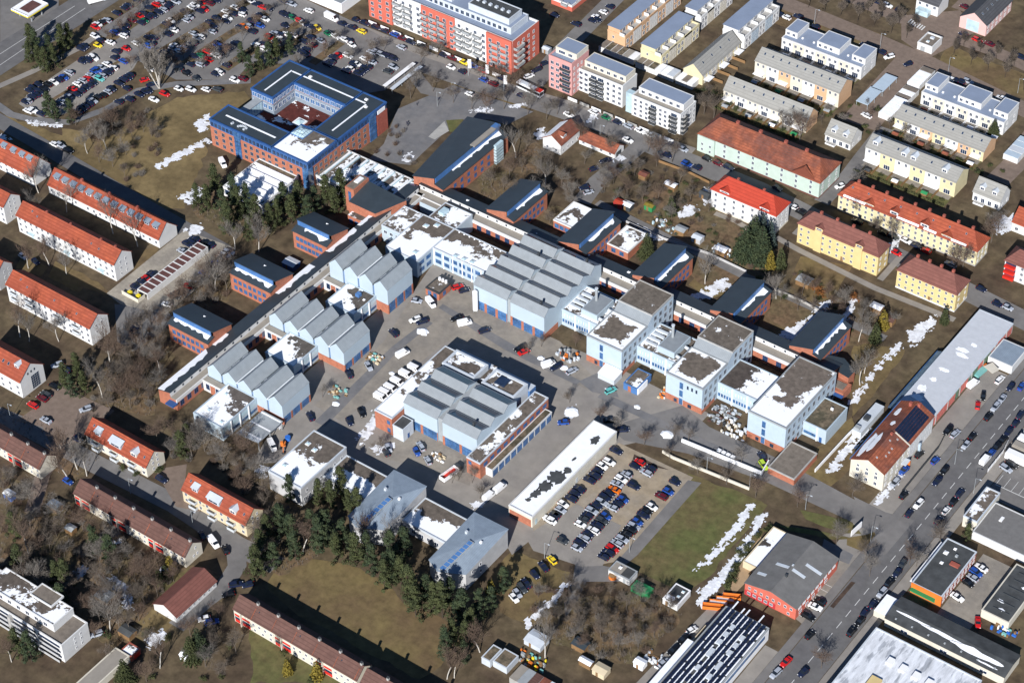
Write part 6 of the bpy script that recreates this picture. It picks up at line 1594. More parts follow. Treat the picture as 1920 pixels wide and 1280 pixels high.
# snow lying on the ground
G_SN = 'snow'
from mathutils import noise as _mn
def inside(p, poly_):
    c = False; n = len(poly_)
    for i in range(n):
        a, b = poly_[i], poly_[(i + 1) % n]
        if (a[1] > p[1]) != (b[1] > p[1]) and p[0] < (b[0] - a[0]) * (p[1] - a[1]) / (b[1] - a[1]) + a[0]: c = not c
    return c
def snowp(pts, seed, g=.42):
    """Thawing snow: a crust broken into ragged scraps that thin out towards the rim."""
    xs = [p[0] for p in pts]; ys = [p[1] for p in pts]
    x0, y0 = min(xs) - 1.5, min(ys) - 1.5
    nx, ny = int((max(xs) + 1.5 - x0) / g) + 1, int((max(ys) + 1.5 - y0) / g) + 1
    r = random.Random(seed); mb = MB(); idx = {}
    def vert(i, j):
        if (i, j) not in idx:
            idx[(i, j)] = len(mb.v)
            mb.v.append((x0 + i * g + r.uniform(-.4, .4) * g, y0 + j * g + r.uniform(-.4, .4) * g, .075 + r.uniform(0, .05)))
        return idx[(i, j)]
    for i in range(nx):
        for j in range(ny):
            p = (x0 + (i + .5) * g, y0 + (j + .5) * g)
            k = sum(inside((p[0] + a, p[1] + b), pts) for a, b in ((0, 0), (.9, 0), (-.9, 0), (0, .9), (0, -.9)))
            if k and _mn.fractal(Vector((p[0] * .45, p[1] * .45, seed)), 1.0, 2.0, 4) + .16 * k > .27:
                mb.f.append((vert(i, j), vert(i + 1, j), vert(i + 1, j + 1), vert(i, j + 1))); mb.mi.append(0)
    if mb.f: tag(link('snow_patch', mb.mesh('snow_patch', ['old_snow'])), kind='stuff')
SNOWS = [[(109.4,-54.3),(109.3,-41.9),(108.6,-29.8),(107.8,-18.9),(109.8,-18.9),(111.1,-32.3),(111.2,-44.8)],
 [(114.9,-59.8),(116,-50.9),(115.5,-36.1),(113,-21),(114.5,-18.5),(117.5,-36.1),(118.6,-50.4),(119.3,-60.7),(118.4,-65.3)],
 [(78.4,-101.7),(78.6,-93.6),(79.5,-83.6),(79.8,-78.9),(81.1,-82.5),(81.2,-94.4),(80.4,-98.9),(80.1,-102.6)],
 [(35,-17.6),(36.1,-13.7),(39.2,-16.2),(37.9,-20.3)], [(-8.1,-69.2),(-2.5,-63.5),(-0.9,-64.7),(-3.3,-69.5)], [(35.5,-70.2),(37.3,-66.9),(38.8,-68.1),(37.2,-71)],
 [(78.1,55.1),(77.1,78.4),(78.7,83),(81,57.2)], [(37.4,53.9),(41.9,71.2),(45.8,68.6),(43.5,58.2)], [(72.9,56.5),(76.9,67.8),(78.9,60.8),(77.3,54.6)],
 [(-231,-5.7),(-223.8,-2.8),(-216.5,1.5),(-215.9,-0.6),(-226.2,-6.1)], [(-169.5,2.3),(-167.4,11.9),(-164.1,26.5),(-161.9,25.6),(-165.1,9.4),(-166.9,0.9)], [(-148.8,-7),(-146.6,2.4),(-142.9,0.3),(-142.3,-8.2)],
 [(-175.3,31.2),(-174.5,38.1),(-169,33.5),(-168.5,27.6)], [(-134,-20.3),(-132.2,-14.5),(-127.6,-15.8),(-129.9,-20.5)], [(-232,-17.7),(-226.1,-17.8),(-225.1,-18.7),(-230.5,-19.2)],
 [(120,8.8),(119.4,23.5),(120.7,33.6),(122.4,33),(121.9,19.2),(122.6,7.7)], [(110.8,74.9),(110,57.8),(112,40),(110.3,40.1),(108.8,63.6),(108.7,76.8)],
 [(81,116.8),(79.8,134.6),(81.4,133.8),(83.3,116.6)], [(104.5,153.8),(108.7,162.5),(113,156.1),(109.6,148.1)], [(87.2,66.6),(84.8,87.3),(85.8,87.3),(90.2,68.7)],
 [(8.1,91.8),(9.5,100.4),(13.7,97.6),(11.4,90.3)], [(8.5,109.4),(10.8,115),(15.1,106.3),(13.9,101.6)], [(-1.2,77.6),(8.6,77),(13.4,76.7),(9.1,74.4),(1.3,75.6)],
 [(-29.2,104.8),(-28.6,109.3),(-26.6,108.2),(-27.4,104)], [(-63.8,101),(-62.4,106.1),(-58.6,102.6),(-60.6,98.3)], [(-82.4,43.6),(-82.9,49.1),(-80.6,48.8),(-80.3,43.1)] ,
 [(-51.9,119.8),(-51.8,124.1),(-49.4,122.8),(-50.1,119)], [(-37.2,-161.2),(-36.9,-159.1),(-30.1,-160.3),(-22.8,-165.7),(-22.6,-168.3),(-29.1,-164.9)], [(-11.3,-173.3),(-10.2,-167.3),(-6.7,-168.7),(-7.1,-174.2)],
 [(-50.3,-151.1),(-47.7,-146.5),(-45.5,-147.7),(-48,-152.3)], [(-48.2,-167.6),(-47.2,-161.5),(-45.3,-162.3),(-46,-167.5)], [(-92.2,97.9),(-89.6,103.1),(-84.5,105),(-87.5,100.3)],
 [(-81.5,109.7),(-77.4,114.7),(-76.3,114.2),(-80.2,108.9)], [(-94.5,59),(-95.1,64.6),(-91.6,61.8),(-92.7,58.3)], [(-13.3,-68.9),(-14.1,-61.8),(-17.4,-54.7),(-15.8,-55.1),(-11,-64.2),(-10.4,-69.1)],
 [(-41.6,-81.3),(-40.4,-77.3),(-38,-78.7),(-38.5,-82.2)], [(-31.4,-98.5),(-30.1,-94.6),(-27.8,-95.9),(-26.8,-101.2)], [(25.6,18.1),(27,22.4),(29.3,20.7),(28.6,16.8)],
 [(108.9,82),(111.6,92.4),(112.5,96.4),(114.4,90.9),(113.8,77)], [(139.8,5.2),(139.7,22.8),(141.1,22),(141.7,5.2)]]
for i, s in enumerate(SNOWS): snowp(s, 100 + i)

# ------------------------------------------------------------ vehicles
def paint(key, col, spec=0.5):
    M['car_' + key] = mat('car_paint_' + key, col, rough=0.25, var=0.03, spec=spec)
for k, c in dict(n=(0.012, 0.018, 0.045), k=(0.008, 0.009, 0.011), g=(0.045, 0.052, 0.058), s=(0.34, 0.37, 0.42), w=(0.78, 0.78, 0.77), r=(0.50, 0.015, 0.015), m=(0.10, 0.010, 0.018), b=(0.02, 0.07, 0.30), o=(0.65, 0.14, 0.01), y=(0.75, 0.55, 0.03), t=(0.10, 0.42, 0.40), e=(0.01, 0.13, 0.06), l=(0.40, 0.55, 0.04)).items():
    paint(k, c)
CNAME = dict(n='dark blue', k='black', g='dark grey', s='silver', w='white', r='red', m='maroon', b='blue', o='orange', y='yellow', t='turquoise', e='green', l='lime green')
dm('car_glass', (0.012, 0.016, 0.022), rough=.08, var=.1, spec=.8)
dm('tyre', (0.02, 0.02, 0.02), rough=.9, var=.1)
dm('lamp_glass', (0.7, 0.7, 0.68), rough=.2, var=.02)
dm('tail_lamp', (0.35, 0.01, 0.01), rough=.2, var=.02)
# length, half width, bonnet front/back of cabin: stations (x, z_top, half width)
CARS = {
    'hatchback_car': dict(L=4.0, W=.86, st=[(-2.0, .62, .70), (-1.85, .92, .80), (-1.3, .98, .86), (.7, .96, .86), (1.6, .82, .82), (1.95, .58, .70)], cab=(-1.82, -1.35, .15, .85), roof=1.48),
    'estate_car': dict(L=4.6, W=.88, st=[(-2.3, .64, .74), (-2.15, .94, .82), (-1.5, 1.0, .88), (.9, .97, .88), (1.9, .84, .84), (2.27, .60, .72)], cab=(-2.15, -1.8, .25, 1.05), roof=1.50),
    'saloon_car': dict(L=4.6, W=.88, st=[(-2.3, .70, .74), (-2.15, .98, .82), (-1.4, 1.0, .88), (.9, .96, .88), (1.9, .84, .84), (2.27, .60, .72)], cab=(-1.55, -.95, .15, .95), roof=1.44),
}
def hull(st, z0=.22):
    mb = MB()
    rings = []
    for x, zt, hw in st:
        b = len(mb.v)
        mb.v += [(x, -hw, z0), (x, -hw * 1.0, zt * .72), (x, -hw * .9, zt), (x, hw * .9, zt), (x, hw, zt * .72), (x, hw, z0)]
        rings.append(b)
    for a, b in zip(rings, rings[1:]):
        for i in range(5):
            mb.f.append((a + i, b + i, b + i + 1, a + i + 1)); mb.mi.append(0)
    for a, rev, mi in ((rings[0], 0, 0), (rings[-1], 1, 0)):
        f = tuple(a + i for i in range(6))
        mb.f.append(f if rev else f[::-1]); mb.mi.append(mi)
    # the loops above face inwards for ascending x: flip
    mb.f = [f[::-1] for f in mb.f]
    return mb
def car_meshes(kind):
    d = CARS[kind]
    body = hull(d['st'])
    x0, x1, x2, x3 = d['cab']
    hw, zt = d['W'], d['roof']
    zb = .94
    rb = MB()
    rb.box(x1, x2, -hw * .74, hw * .74, zt - .05, zt, 0)
    b = len(body.v)
    body.v += rb.v; body.f += [tuple(b + i for i in f) for f in rb.f]; body.mi += rb.mi
    for s in (-1, 1):
        body.box(d['st'][-2][0] + .12, d['st'][-1][0] - .02, s * .62 - .16, s * .62 + .16, .60, .72, 1)
        body.box(d['st'][0][0] - .03, d['st'][0][0] + .1, s * .60 - .14, s * .60 + .14, .62, .84, 2)
        body.box(x3 - .55, x3 - .38, s * (hw + .06) - .07, s * (hw + .06) + .07, .98, 1.10, 0)
    gl = MB()
    gl.v = [(x0, -hw * .86, zb), (x3, -hw * .86, zb), (x3, hw * .86, zb), (x0, hw * .86, zb), (x1, -hw * .73, zt - .04), (x2, -hw * .73, zt - .04), (x2, hw * .73, zt - .04), (x1, hw * .73, zt - .04)]
    gl.f = [(0, 1, 5, 4), (1, 2, 6, 5), (2, 3, 7, 6), (3, 0, 4, 7)]; gl.mi = [0] * 4
    wh = MB().tube((0, -.1, 0), (0, .1, 0), .31, .31, 10)
    wh.f.append(tuple(2 * k for k in range(10))[::-1]); wh.mi.append(0)
    whole = MB(); 
    for src, off in ((body, 0), (gl, 3)):
        b = len(whole.v); whole.v += src.v; whole.f += [tuple(b + i for i in f) for f in src.f]; whole.mi += [m_ + off for m_ in src.mi]
    for wx in (d['st'][1][0] + .75, d['st'][-2][0] - .42):
        for s in (-1, 1):
            b = len(whole.v); whole.v += [(x + wx, y + s * (hw - .1), z + .31) for x, y, z in wh.v]; whole.f += [tuple(b + i for i in f) for f in wh.f]; whole.mi += [4] * len(wh.f)
    mats = ['car_n', 'lamp_glass', 'tail_lamp']
    return (body.mesh(kind, mats), gl.mesh('glazing', ['car_glass']), wh.mesh('wheel', ['tyre']), whole.mesh(kind, mats + ['car_glass', 'tyre']), (d['st'][1][0] + .75, d['st'][-2][0] - .42), hw)
CM = {k: car_meshes(k) for k in CARS}
ORD = ['', 'first', 'second', 'third', 'fourth', 'fifth', 'sixth', 'seventh', 'eighth', 'ninth', 'tenth', 'eleventh', 'twelfth', 'thirteenth', 'fourteenth', 'fifteenth', 'sixteenth', 'seventeenth', 'eighteenth', 'nineteenth', 'twentieth']
def ordinal(n):
    return ORD[n] if n < len(ORD) else '%d%s' % (n, {1: 'st', 2: 'nd', 3: 'rd'}.get(n % 10, 'th'))
_rc = random.Random(77)
def car_at(x, y, head, code, label, group, whole=False):
    kind = _rc.choice(['hatchback_car', 'estate_car', 'saloon_car', 'estate_car', 'hatchback_car'])
    body, gl, wh, one, wx, hw = CM[kind]
    o = link(kind, one if whole else body, None, (x, y, 0.1), R(head + _rc.uniform(-3, 3)))
    tag(o, label, 'car', group)
    o.material_slots[0].link = 'OBJECT'
    o.material_slots[0].material = M['car_' + code]
    if not whole:
        link('glazing', gl, o)
        for a in wx:
            for s in (-1, 1):
                link('wheel', wh, o, (a, s * (hw - .1), .31))
    return o
def cars(where, head, spots, whole=False, flip=.5):
    """spots: (x, y, colour code) in left-to-right order as one sees them; labels count the like-coloured ones."""
    tot, cnt = {}, {}
    for s in spots: tot[s[2]] = tot.get(s[2], 0) + 1
    for s in spots:
        c = s[2]
        cnt[c] = cnt.get(c, 0) + 1
        n = tot[c]
        lab = ('the only %s car %s' % (CNAME[c], where)) if n == 1 else '%s %s car from the left %s' % (ordinal(cnt[c]), CNAME[c], where)
        h = (s[3] if len(s) > 3 else head) + (180 if _rc.random() < flip else 0)
        car_at(s[0], s[1], h, c, lab, 'cars ' + where, whole)
cars("between long snowy garage and its lot's first lane", 0, [(60.4,-62,'w'),(60.2,-59.2,'g'),(60.4,-56.3,'s'),(59.6,-53.8,'w'),(60.2,-50.2,'n'),(60,-47.6,'n'),(59.9,-45.3,'n'),(60.3,-40,'n'),(60.5,-37.3,'n'),(60.3,-35.1,'n'),(60.1,-32.4,'w'),(60.8,-29.6,'w')])
cars("in the gravel lot's left middle row", 0, [(68.6,-66.9,'g'),(69.1,-57.8,'w'),(68.8,-55.5,'g'),(68.7,-53.4,'n'),(68.7,-50.9,'s'),(68.9,-48,'n'),(69.1,-45.9,'s'),(68.8,-43.6,'n'),(68.9,-41.2,'n'),(69.2,-39,'o'),(68.6,-36.4,'s'),(68.4,-33.8,'w'),(68.7,-31.1,'s')])
cars("in the gravel lot's right middle row", 0, [(74.1,-66.8,'s'),(73.8,-64.6,'n'),(73.6,-62.1,'s'),(73.6,-59.9,'n'),(74,-57.6,'w'),(73.7,-55,'n'),(73.8,-52.5,'g'),(73.7,-50.3,'b'),(73.5,-46,'s'),(73.7,-43.3,'n'),(74,-41.1,'b'),(73.4,-34,'n'),(68.8,-26.3,'n'),(68.9,-23.9,'r'),(73.5,-26.7,'s'),(73.5,-24.2,'n')])
cars("in the gravel lot's row along the grass field", 0, [(83,-65,'n'),(83.2,-62.7,'n'),(83.3,-60.6,'r'),(59.8,-24,'n'),(83.3,-58,'s'),(83.5,-55.5,'s'),(83.4,-52.9,'k'),(83.4,-50.7,'k'),(83.4,-48.8,'s'),(83.3,-46.6,'b'),(83.2,-42.9,'n'),(83.1,-41.1,'k'),(83.4,-38.4,'w'),(83.2,-32.7,'m'),(83.9,-29.7,'b'),(83.3,-24.9,'n')])
cars("on the brown lawn below the folded metal roof", -20, [(70.3,-95,'w'),(70,-92.9,'s'),(69.9,-90.3,'g'),(69.8,-88,'n'),(69.8,-83.5,'n'),(70.1,-79.2,'n'),(70.6,-75.4,'y')])
cars("parked inside the main courtyard near the brick pavilion", 60, [(-35.8,-20.7,'n',-20),(-33.9,-10.8,'w'),(-39.6,-2.7,'s',20),(-31.3,-10.3,'n'),(-22.5,-1.9,'k'),(-32.3,11.7,'r'),(-29.4,11.5,'n'),(-10.7,-1.4,'n')])
cars("beside the planted corner of the upper courtyard", 70, [(4.7,-1.8,'k'),(6.9,-2.4,'r'),(20.3,-2.4,'n'),(25.9,-0.9,'s'),(42.1,-1.2,'t')])
cars("around the far end of the long snowy garage", 40, [(38,-23.1,'b'),(50.1,-13.3,'k'),(56,-14.6,'n'),(100,1.3,'n',-30),(102.5,-1.8,'l',-30)])
cars("left of the south workshop and its little yard", -30, [(-32.6,-69.5,'n'),(-35.3,-45.8,'n'),(-20.3,-63.9,'n'),(-19.8,-58.1,'k'),(-32.1,-39,'s'),(-1.3,-68.2,'g'),(-1.9,-66.3,'s'),(6.7,-62.1,'b'),(6.3,-59.4,'s'),(12.2,-63.2,'s')])
cars("left of the carport row in the garage court", 0, [(-126.2,-54.5,'n'),(-126.2,-50.9,'n'),(-126,-48.8,'r'),(-126.1,-45.9,'n'),(-125.9,-30,'s'),(-127.2,-25.9,'n'),(-126.9,-24.5,'n'),(-126.9,-22.6,'n'),(-122,-22,'k'),(-120.3,-21.7,'n')])
cars("along the wooded right edge of the garage court", 15, [(-110.6,-55,'w'),(-111.2,-50.2,'g'),(-110.7,-48,'k'),(-110.9,-43.3,'r'),(-110.7,-40.9,'s'),(-111.1,-34.5,'b'),(-112.1,-30.2,'n'),(-111.3,-27.8,'b'),(-111.4,-25.1,'n'),(-111.7,-23,'w'),(-111.7,-20.8,'s')])
cars("on the lanes between the white western blocks", -10, [(-171.3,-65.5,'w'),(-165.4,-65,'n'),(-111.1,-70.9,'n',70)])
cars("in the yards of the orange roofed houses", 0, [(-112.4,-119.3,'r'),(-112.2,-115.1,'m'),(-112.5,-112.9,'g'),(-103.5,-122,'s'),(-112.9,-108.4,'k'),(-119.8,-100.1,'s',60),(-115.5,-100,'n'),(-77.4,-138.3,'b'),(-88.6,-122.4,'n'),(-96.4,-110.3,'s',60),(-53.2,-120,'n')])
cars("by the lane end near the maroon roofed house", -30, [(-24.3,-180.1,'s',60),(-25.7,-130.9,'n'),(-1.8,-156.6,'w',50),(1,-156.2,'b',50),(-15.5,-131.4,'k'),(-2.2,-144.9,'k',50),(-3.1,-140.4,'n',50),(0,-138.3,'n',50)])
cars("on the track beside the brown meadow", 0, [(-209.7,-10.7,'w'),(-207,-9.8,'s'),(-202.3,-10.7,'k')])
cars("along the kerb before the coral and white block", -2, [(-188,115.2,'w'),(-170.4,115.7,'n'),(-165.7,116.1,'n'),(-167.7,121.1,'n'),(-160.8,116,'y'),(-163.1,121.4,'n'),(-157.7,121.7,'n'),(-153.3,121.8,'n'),(-148.2,121.9,'b'),(-140.4,116.4,'s'),(-143.7,121.5,'m'),(-139.6,121.5,'n'),(-134.4,121.8,'k')])
cars("on the street between flags and salmon tower", -2, [(-123.2,121.9,'n'),(-115.6,116.9,'w'),(-119.3,122.3,'m'),(-110.3,117.1,'n'),(-113.3,122.5,'y'),(-98.7,106.7,'w'),(-108.8,122.8,'b'),(-103.7,122.3,'r'),(-100.1,117.5,'b'),(-95.3,117.4,'m'),(-95.3,122.5,'n'),(-90.3,117.5,'g'),(-81.7,117.5,'n'),(-86.6,129.8,'w',70),(-86.6,134.9,'n',70),(-86.6,140.5,'n',70)])
cars("on the street below the salmon and white blocks", -4, [(-59,117.9,'w'),(-28.2,84,'n',60),(-25.2,82.7,'s',60),(-52.2,124.8,'w'),(-31.6,95.5,'n',60),(-30.9,102,'n',60),(-46.2,124.7,'e'),(-40.9,124.7,'n'),(-36.1,125,'s'),(-31.2,117.6,'w'),(-30.7,125.1,'w'),(-26.2,125.2,'w'),(-13.6,118.2,'n'),(-15.8,124.8,'n'),(-10.7,124.8,'s'),(-4.7,117.9,'b'),(-0.5,118.3,'n'),(-0.3,125,'k'),(4.7,125,'m'),(9.3,125.2,'n')])
cars("on the side street by the apricot terrace", 60, [(-103,170.4,'n',0),(-92.2,170.2,'n',0),(-88.1,176.1,'n',0),(-88.6,179.2,'w',0),(-86.8,177.6,'n',0),(-88,183.8,'w',0),(-88,188.5,'n',0),(-79.5,183.3,'n')])
cars("along the tree lined avenue in the upper right", -5, [(-28.5,223.5,'n'),(-24.8,223.2,'w'),(-21,226.4,'n'),(-11.6,224.2,'n'),(11.3,224.1,'n'),(35.3,183.4,'w'),(15.5,224.7,'n'),(0.1,254.1,'n'),(19,223.8,'n'),(4.7,254.3,'w'),(23.2,222.8,'w',60),(10.8,253.9,'n'),(31.8,222.6,'n',60),(41.1,223,'m',60),(49.9,223.1,'w'),(52,223.5,'n'),(54.1,223.9,'n'),(39.8,253.7,'n'),(30.8,271.4,'m'),(56.7,225.7,'s'),(46.4,253.2,'r'),(51.6,253.4,'m'),(72.5,223.2,'w'),(74.6,223.6,'n'),(66.3,252.4,'n')])
cars("on the street beside the yellow blocks", -5, [(30.8,124.9,'n'),(41.3,118.8,'w'),(45.1,117.7,'k'),(49.1,139.3,'w',60),(64.8,124.9,'k'),(75.5,124.5,'k'),(79.8,124.7,'g'),(85.2,117.4,'r'),(84.8,125.4,'w'),(88.9,125,'n'),(93.2,124.5,'r'),(104,122.9,'s'),(119.2,117.1,'n'),(127.6,113,'n'),(131.4,113.5,'s')])
cars("in the forecourt of the painted warehouse", 85, [(141.2,15.6,'s'),(140.8,22.4,'b'),(146.2,12.6,'k'),(141.3,31.7,'k'),(146.9,32.2,'b'),(143.6,47,'k'),(146.3,47,'s'),(145.9,63.5,'r',110),(145.4,68.3,'k',110),(146.2,78.8,'w')])
cars("along the left kerb of the main road", 88, [(151.5,6.6,'n'),(151.9,11.9,'w'),(151.9,24.3,'n'),(151.5,29.9,'k'),(151.6,44.3,'s'),(151.5,49.2,'k'),(151.4,60.7,'k'),(151.1,66,'s'),(151.1,70.7,'s'),(150.8,77.7,'n')])
cars("along the right kerb of the upper main road", 88, [(160.5,14.4,'w'),(160.6,19.2,'k'),(160.4,23.7,'n'),(160.1,46.1,'b'),(160.2,49.2,'k'),(160.3,53.8,'k'),(167.2,42.2,'s',-10),(160.1,57.9,'n'),(167.9,44.9,'k',-10),(145.7,89.5,'n'),(160.2,63,'n'),(159.7,67.4,'n'),(153.7,80.1,'b')])
cars("along the right kerb of the lower main road", 88, [(161.3,-46.7,'k'),(161.3,-41.8,'k'),(160.8,-37.9,'n'),(161.1,-33.4,'n'),(161,-27.8,'s'),(160.9,-22.8,'k'),(160.8,-17.9,'n'),(160.3,-13.7,'g'),(160.6,9.1,'n')])
cars("beside the bright red inn and its corner", 0, [(151.1,-73.9,'s',80),(151.3,-68.5,'r',80),(157.6,-69,'n',80),(147.5,-49.3,'k'),(151.7,-55.2,'k',80),(147.3,-44.6,'w'),(147.4,-42.1,'k')])
cars("in the yard behind the orange fronted shop", -10, [(180.6,-16.2,'w'),(180.6,-9.2,'k'),(180.7,-6.4,'s'),(180.5,-3.8,'b'),(190.5,-21.7,'r',-60),(180.9,-1.2,'w')])
cars("in the lane left of the solar hall", 75, [(59.8,-61.7,'w',0),(60.2,-59.3,'n',0),(121.9,-89.8,'s'),(121.7,-84.1,'k'),(121.8,-78.7,'k'),(121.7,-74.2,'w')])
# the large car park, top left
cars("in the outer row of the triangular car park", 0, [(-238.4,2.5,'n'),(-238.1,3.7,'s'),(-233.3,-1.1,'w'),(-238.8,6.6,'n'),(-232,0.3,'w'),(-238.4,8.5,'n'),(-238.6,10.6,'n'),(-227.8,0.5,'n'),(-238.3,12.5,'k'),(-239.6,16.1,'k'),(-238.6,18.5,'w'),(-238.3,21,'n'),(-237.7,23.1,'b'),(-238.3,26.7,'s'),(-239.3,35.2,'n'),(-238.2,37.1,'n'),(-237.1,39.6,'w')], True)
cars("in the middle rows of the triangular car park", 0, [(-242.5,8.9,'n'),(-242.5,10.7,'n'),(-242.6,13.9,'n'),(-226.9,8.8,'n'),(-226.5,10.9,'s'),(-226.9,12.9,'n'),(-227.2,15,'s'),(-229.4,19.5,'r'),(-230.3,23,'w'),(-225.2,17.7,'n'),(-225.6,20.7,'n'),(-230.1,25.9,'s'),(-225.7,23,'n'),(-229.4,27.8,'r'),(-225.5,25,'n'),(-229.9,30.3,'s'),(-225.4,26.9,'n'),(-230.7,33,'b'),(-230.2,34.4,'b'),(-225.4,30.7,'t'),(-229.8,36.6,'s'),(-225.6,32.8,'s'),(-230.2,39.6,'w'),(-225.7,35.6,'n'),(-226.1,37.2,'n'),(-225.9,39.3,'w')], True)
cars("in the inner row of the triangular car park", 0, [(-216.9,9.8,'n'),(-217.1,12,'n'),(-217.1,13.8,'n'),(-217,16.2,'n'),(-217.2,18.3,'s'),(-217.4,21.4,'k'),(-216.5,23.4,'k'),(-216.6,26.1,'s'),(-216.7,28.3,'n'),(-216.9,32.8,'n'),(-217.3,35.8,'n'),(-212,32.1,'n'),(-216.7,37.7,'n'),(-206.1,27.5,'n'),(-217.2,39.6,'n'),(-205.1,31.9,'n'),(-204.5,34.5,'n'),(-203.7,35.6,'n')], True)
cars("along the winding path below the car park", 5, [(-208.3,23.6,'n'),(-210,40.4,'r',60),(-205.7,39.7,'n',60),(-198,32.7,'w'),(-197.1,37.9,'r'),(-194.8,43.6,'w'),(-190.7,46.1,'w'),(-185.8,49.5,'w'),(-182.1,52.1,'g')], True)
cars("in the car park's corner nearest the main road", 0, [(-245.9,41.6,'n'),(-239.8,36.2,'n'),(-246.1,43.4,'n'),(-238.5,38.1,'n'),(-237.8,40,'w'),(-247.6,51.2,'w'),(-251.9,56,'r'),(-252.8,57.9,'w'),(-242.1,47.1,'y'),(-243.9,50.3,'n'),(-252.4,60.2,'k'),(-251.6,62.3,'s'),(-239.4,51.5,'w'),(-230.6,44.6,'n'),(-233,48.2,'n'),(-252,68.5,'n'),(-226,44.9,'b'),(-251.9,73.1,'n'),(-231,52,'r'),(-251.9,75.1,'n')], True)
cars("in the car park's second planted row", 0, [(-243.1,57.7,'b'),(-241.5,59.4,'n'),(-242.6,62.5,'n'),(-238.4,58.1,'w'),(-240.2,60.7,'n'),(-242.5,64.1,'n'),(-242.9,68.3,'m'),(-251.4,80.1,'n'),(-242.7,72.5,'r'),(-238.9,69.1,'n'),(-242.9,74.3,'n'),(-238.6,70.8,'e'),(-239.3,73.8,'n'),(-243.5,79,'n'),(-238.3,75.5,'n'),(-242.9,82.5,'r'),(-238.2,79.1,'n'),(-242.5,84.8,'s'),(-237.8,81.4,'s'),(-238,84.4,'n'),(-238.2,85.7,'n'),(-237.5,88.7,'s')], True)
cars("in the car park's third planted row", 0, [(-230.6,57.1,'w'),(-229.2,63,'n'),(-224.6,58.4,'b'),(-225,60.5,'n'),(-227.3,64.3,'n'),(-229.8,74.5,'n'),(-224.4,69.3,'n'),(-227.3,74.2,'n'),(-229.7,77.1,'w'),(-224.3,72.9,'w'),(-229.4,85.3,'n'),(-224.8,81,'s'),(-225.5,83.5,'s'),(-229.3,89.4,'w'),(-229.3,91.4,'w'),(-229,93.2,'n'),(-224.9,89.4,'n'),(-228.5,95.1,'r'),(-223.8,91.2,'r'),(-225.3,95.7,'m'),(-224,99.2,'n')], True)
cars("in the car park's fourth planted row", 0, [(-213.7,47.3,'w'),(-216.1,49.9,'w'),(-216.8,59,'n'),(-214.9,59.9,'n'),(-211.5,57.9,'m'),(-215.4,62.9,'s'),(-216.7,64.9,'w'),(-212.5,63,'w'),(-212.3,65.5,'s'),(-216.2,75.6,'s'),(-211.6,70.4,'n'),(-212.7,74.1,'s'),(-212.1,75.5,'w'),(-216.3,85.4,'n'),(-210.5,81,'s'),(-212.7,84.4,'n'),(-215.6,89.4,'n')], True)
cars("in the car park near the tall bare poplar", 0, [(-204,53.7,'g'),(-199.3,53.2,'k'),(-202.2,58.7,'n'),(-204.6,63.7,'n'),(-193.8,52.8,'g'),(-199.2,60.8,'s'),(-203.2,65.6,'e'),(-198.4,62.3,'n'),(-202.8,69.3,'r'),(-198.8,65.4,'r'),(-189.6,59.5,'n'),(-198,69.3,'w'),(-202.2,75,'b'),(-189.2,61.1,'w'),(-198.3,72.4,'n'),(-199.8,74.8,'n')], True)
cars("in the upper middle of the big car park", 0, [(-215.8,95.1,'w'),(-210.7,89.8,'n'),(-212,92.1,'w'),(-212.1,95.8,'n'),(-214.8,99.7,'w'),(-203.4,89.9,'n'),(-209.1,97.3,'w'),(-210.7,100,'n'),(-202.3,91.3,'o'),(-201.5,92.5,'s'),(-212,106.8,'w'),(-202.7,96.1,'n'),(-197.3,90.4,'n'),(-208.9,106.4,'n'),(-200,96.1,'n'),(-202.7,101.1,'n'),(-197.4,95.4,'b'),(-205.3,106.3,'r'),(-198.5,100.2,'w'),(-202.7,106.9,'n'),(-201,114.4,'n'),(-196.7,114.9,'s')], True)
cars("in the car park rows above the pine clump", 0, [(-198.4,69.4,'w'),(-202.7,75.5,'n'),(-199.3,73,'n'),(-199.5,75.3,'n'),(-197.7,75.9,'n'),(-197.3,79.9,'n'),(-189.5,84.1,'w'),(-187.6,86.7,'n'),(-184.5,83.9,'w'),(-185.4,86.4,'n'),(-188.7,91.5,'r'),(-188.7,94.6,'s'),(-184.6,90.6,'n'),(-186.9,95.2,'n'),(-184.7,93,'w'),(-184.5,96.9,'w'),(-181.8,98.1,'w')], True)
cars("in the car park's planted street-side row", -10, [(-194.9,107.2,'n'),(-189,101.2,'n'),(-192.7,107.4,'n'),(-190,107.4,'e'),(-187.4,107.4,'r'),(-185.1,107,'w'),(-175.3,97.1,'n'),(-182.7,106.9,'n'),(-175.1,100.9,'n'),(-179.2,106.8,'n'),(-170.8,97.2,'m'),(-177.2,107.6,'y'),(-170.1,101.3,'s'),(-171,106.9,'e'),(-169.6,107.9,'k'),(-167.1,107.2,'w'),(-162.9,107.6,'w'),(-160.6,108,'n'),(-157.8,106.3,'w')], True)
cars("in the small court behind the blue office roof", 0, [(-189.3,61.3,'w'),(-190.2,66.6,'n'),(-180.6,60.8,'w'),(-178.7,63.4,'m'),(-171.1,90.8,'n'),(-169.2,90.3,'n'),(-171,93.4,'n'),(-157.2,90.3,'n'),(-157.3,92.1,'n'),(-158.5,95.4,'n'),(-157.5,97.3,'r'),(-148.4,91.1,'n'),(-154.4,99.5,'w'),(-148.1,93.1,'w'),(-148.6,96.3,'n'),(-147.6,97,'w'),(-143.2,92.4,'n'),(-142.9,94.3,'n'),(-147.8,101.7,'w'),(-143.2,96.5,'n'),(-142.9,97.9,'n'),(-148,107,'s'),(-143.7,101.6,'s'),(-146.6,108,'s'),(-144,108,'s'),(-142,108.2,'n'),(-134.5,100.2,'g'),(-140,108.4,'n'),(-138.2,108.4,'n'),(-134.5,103.8,'s')], True)
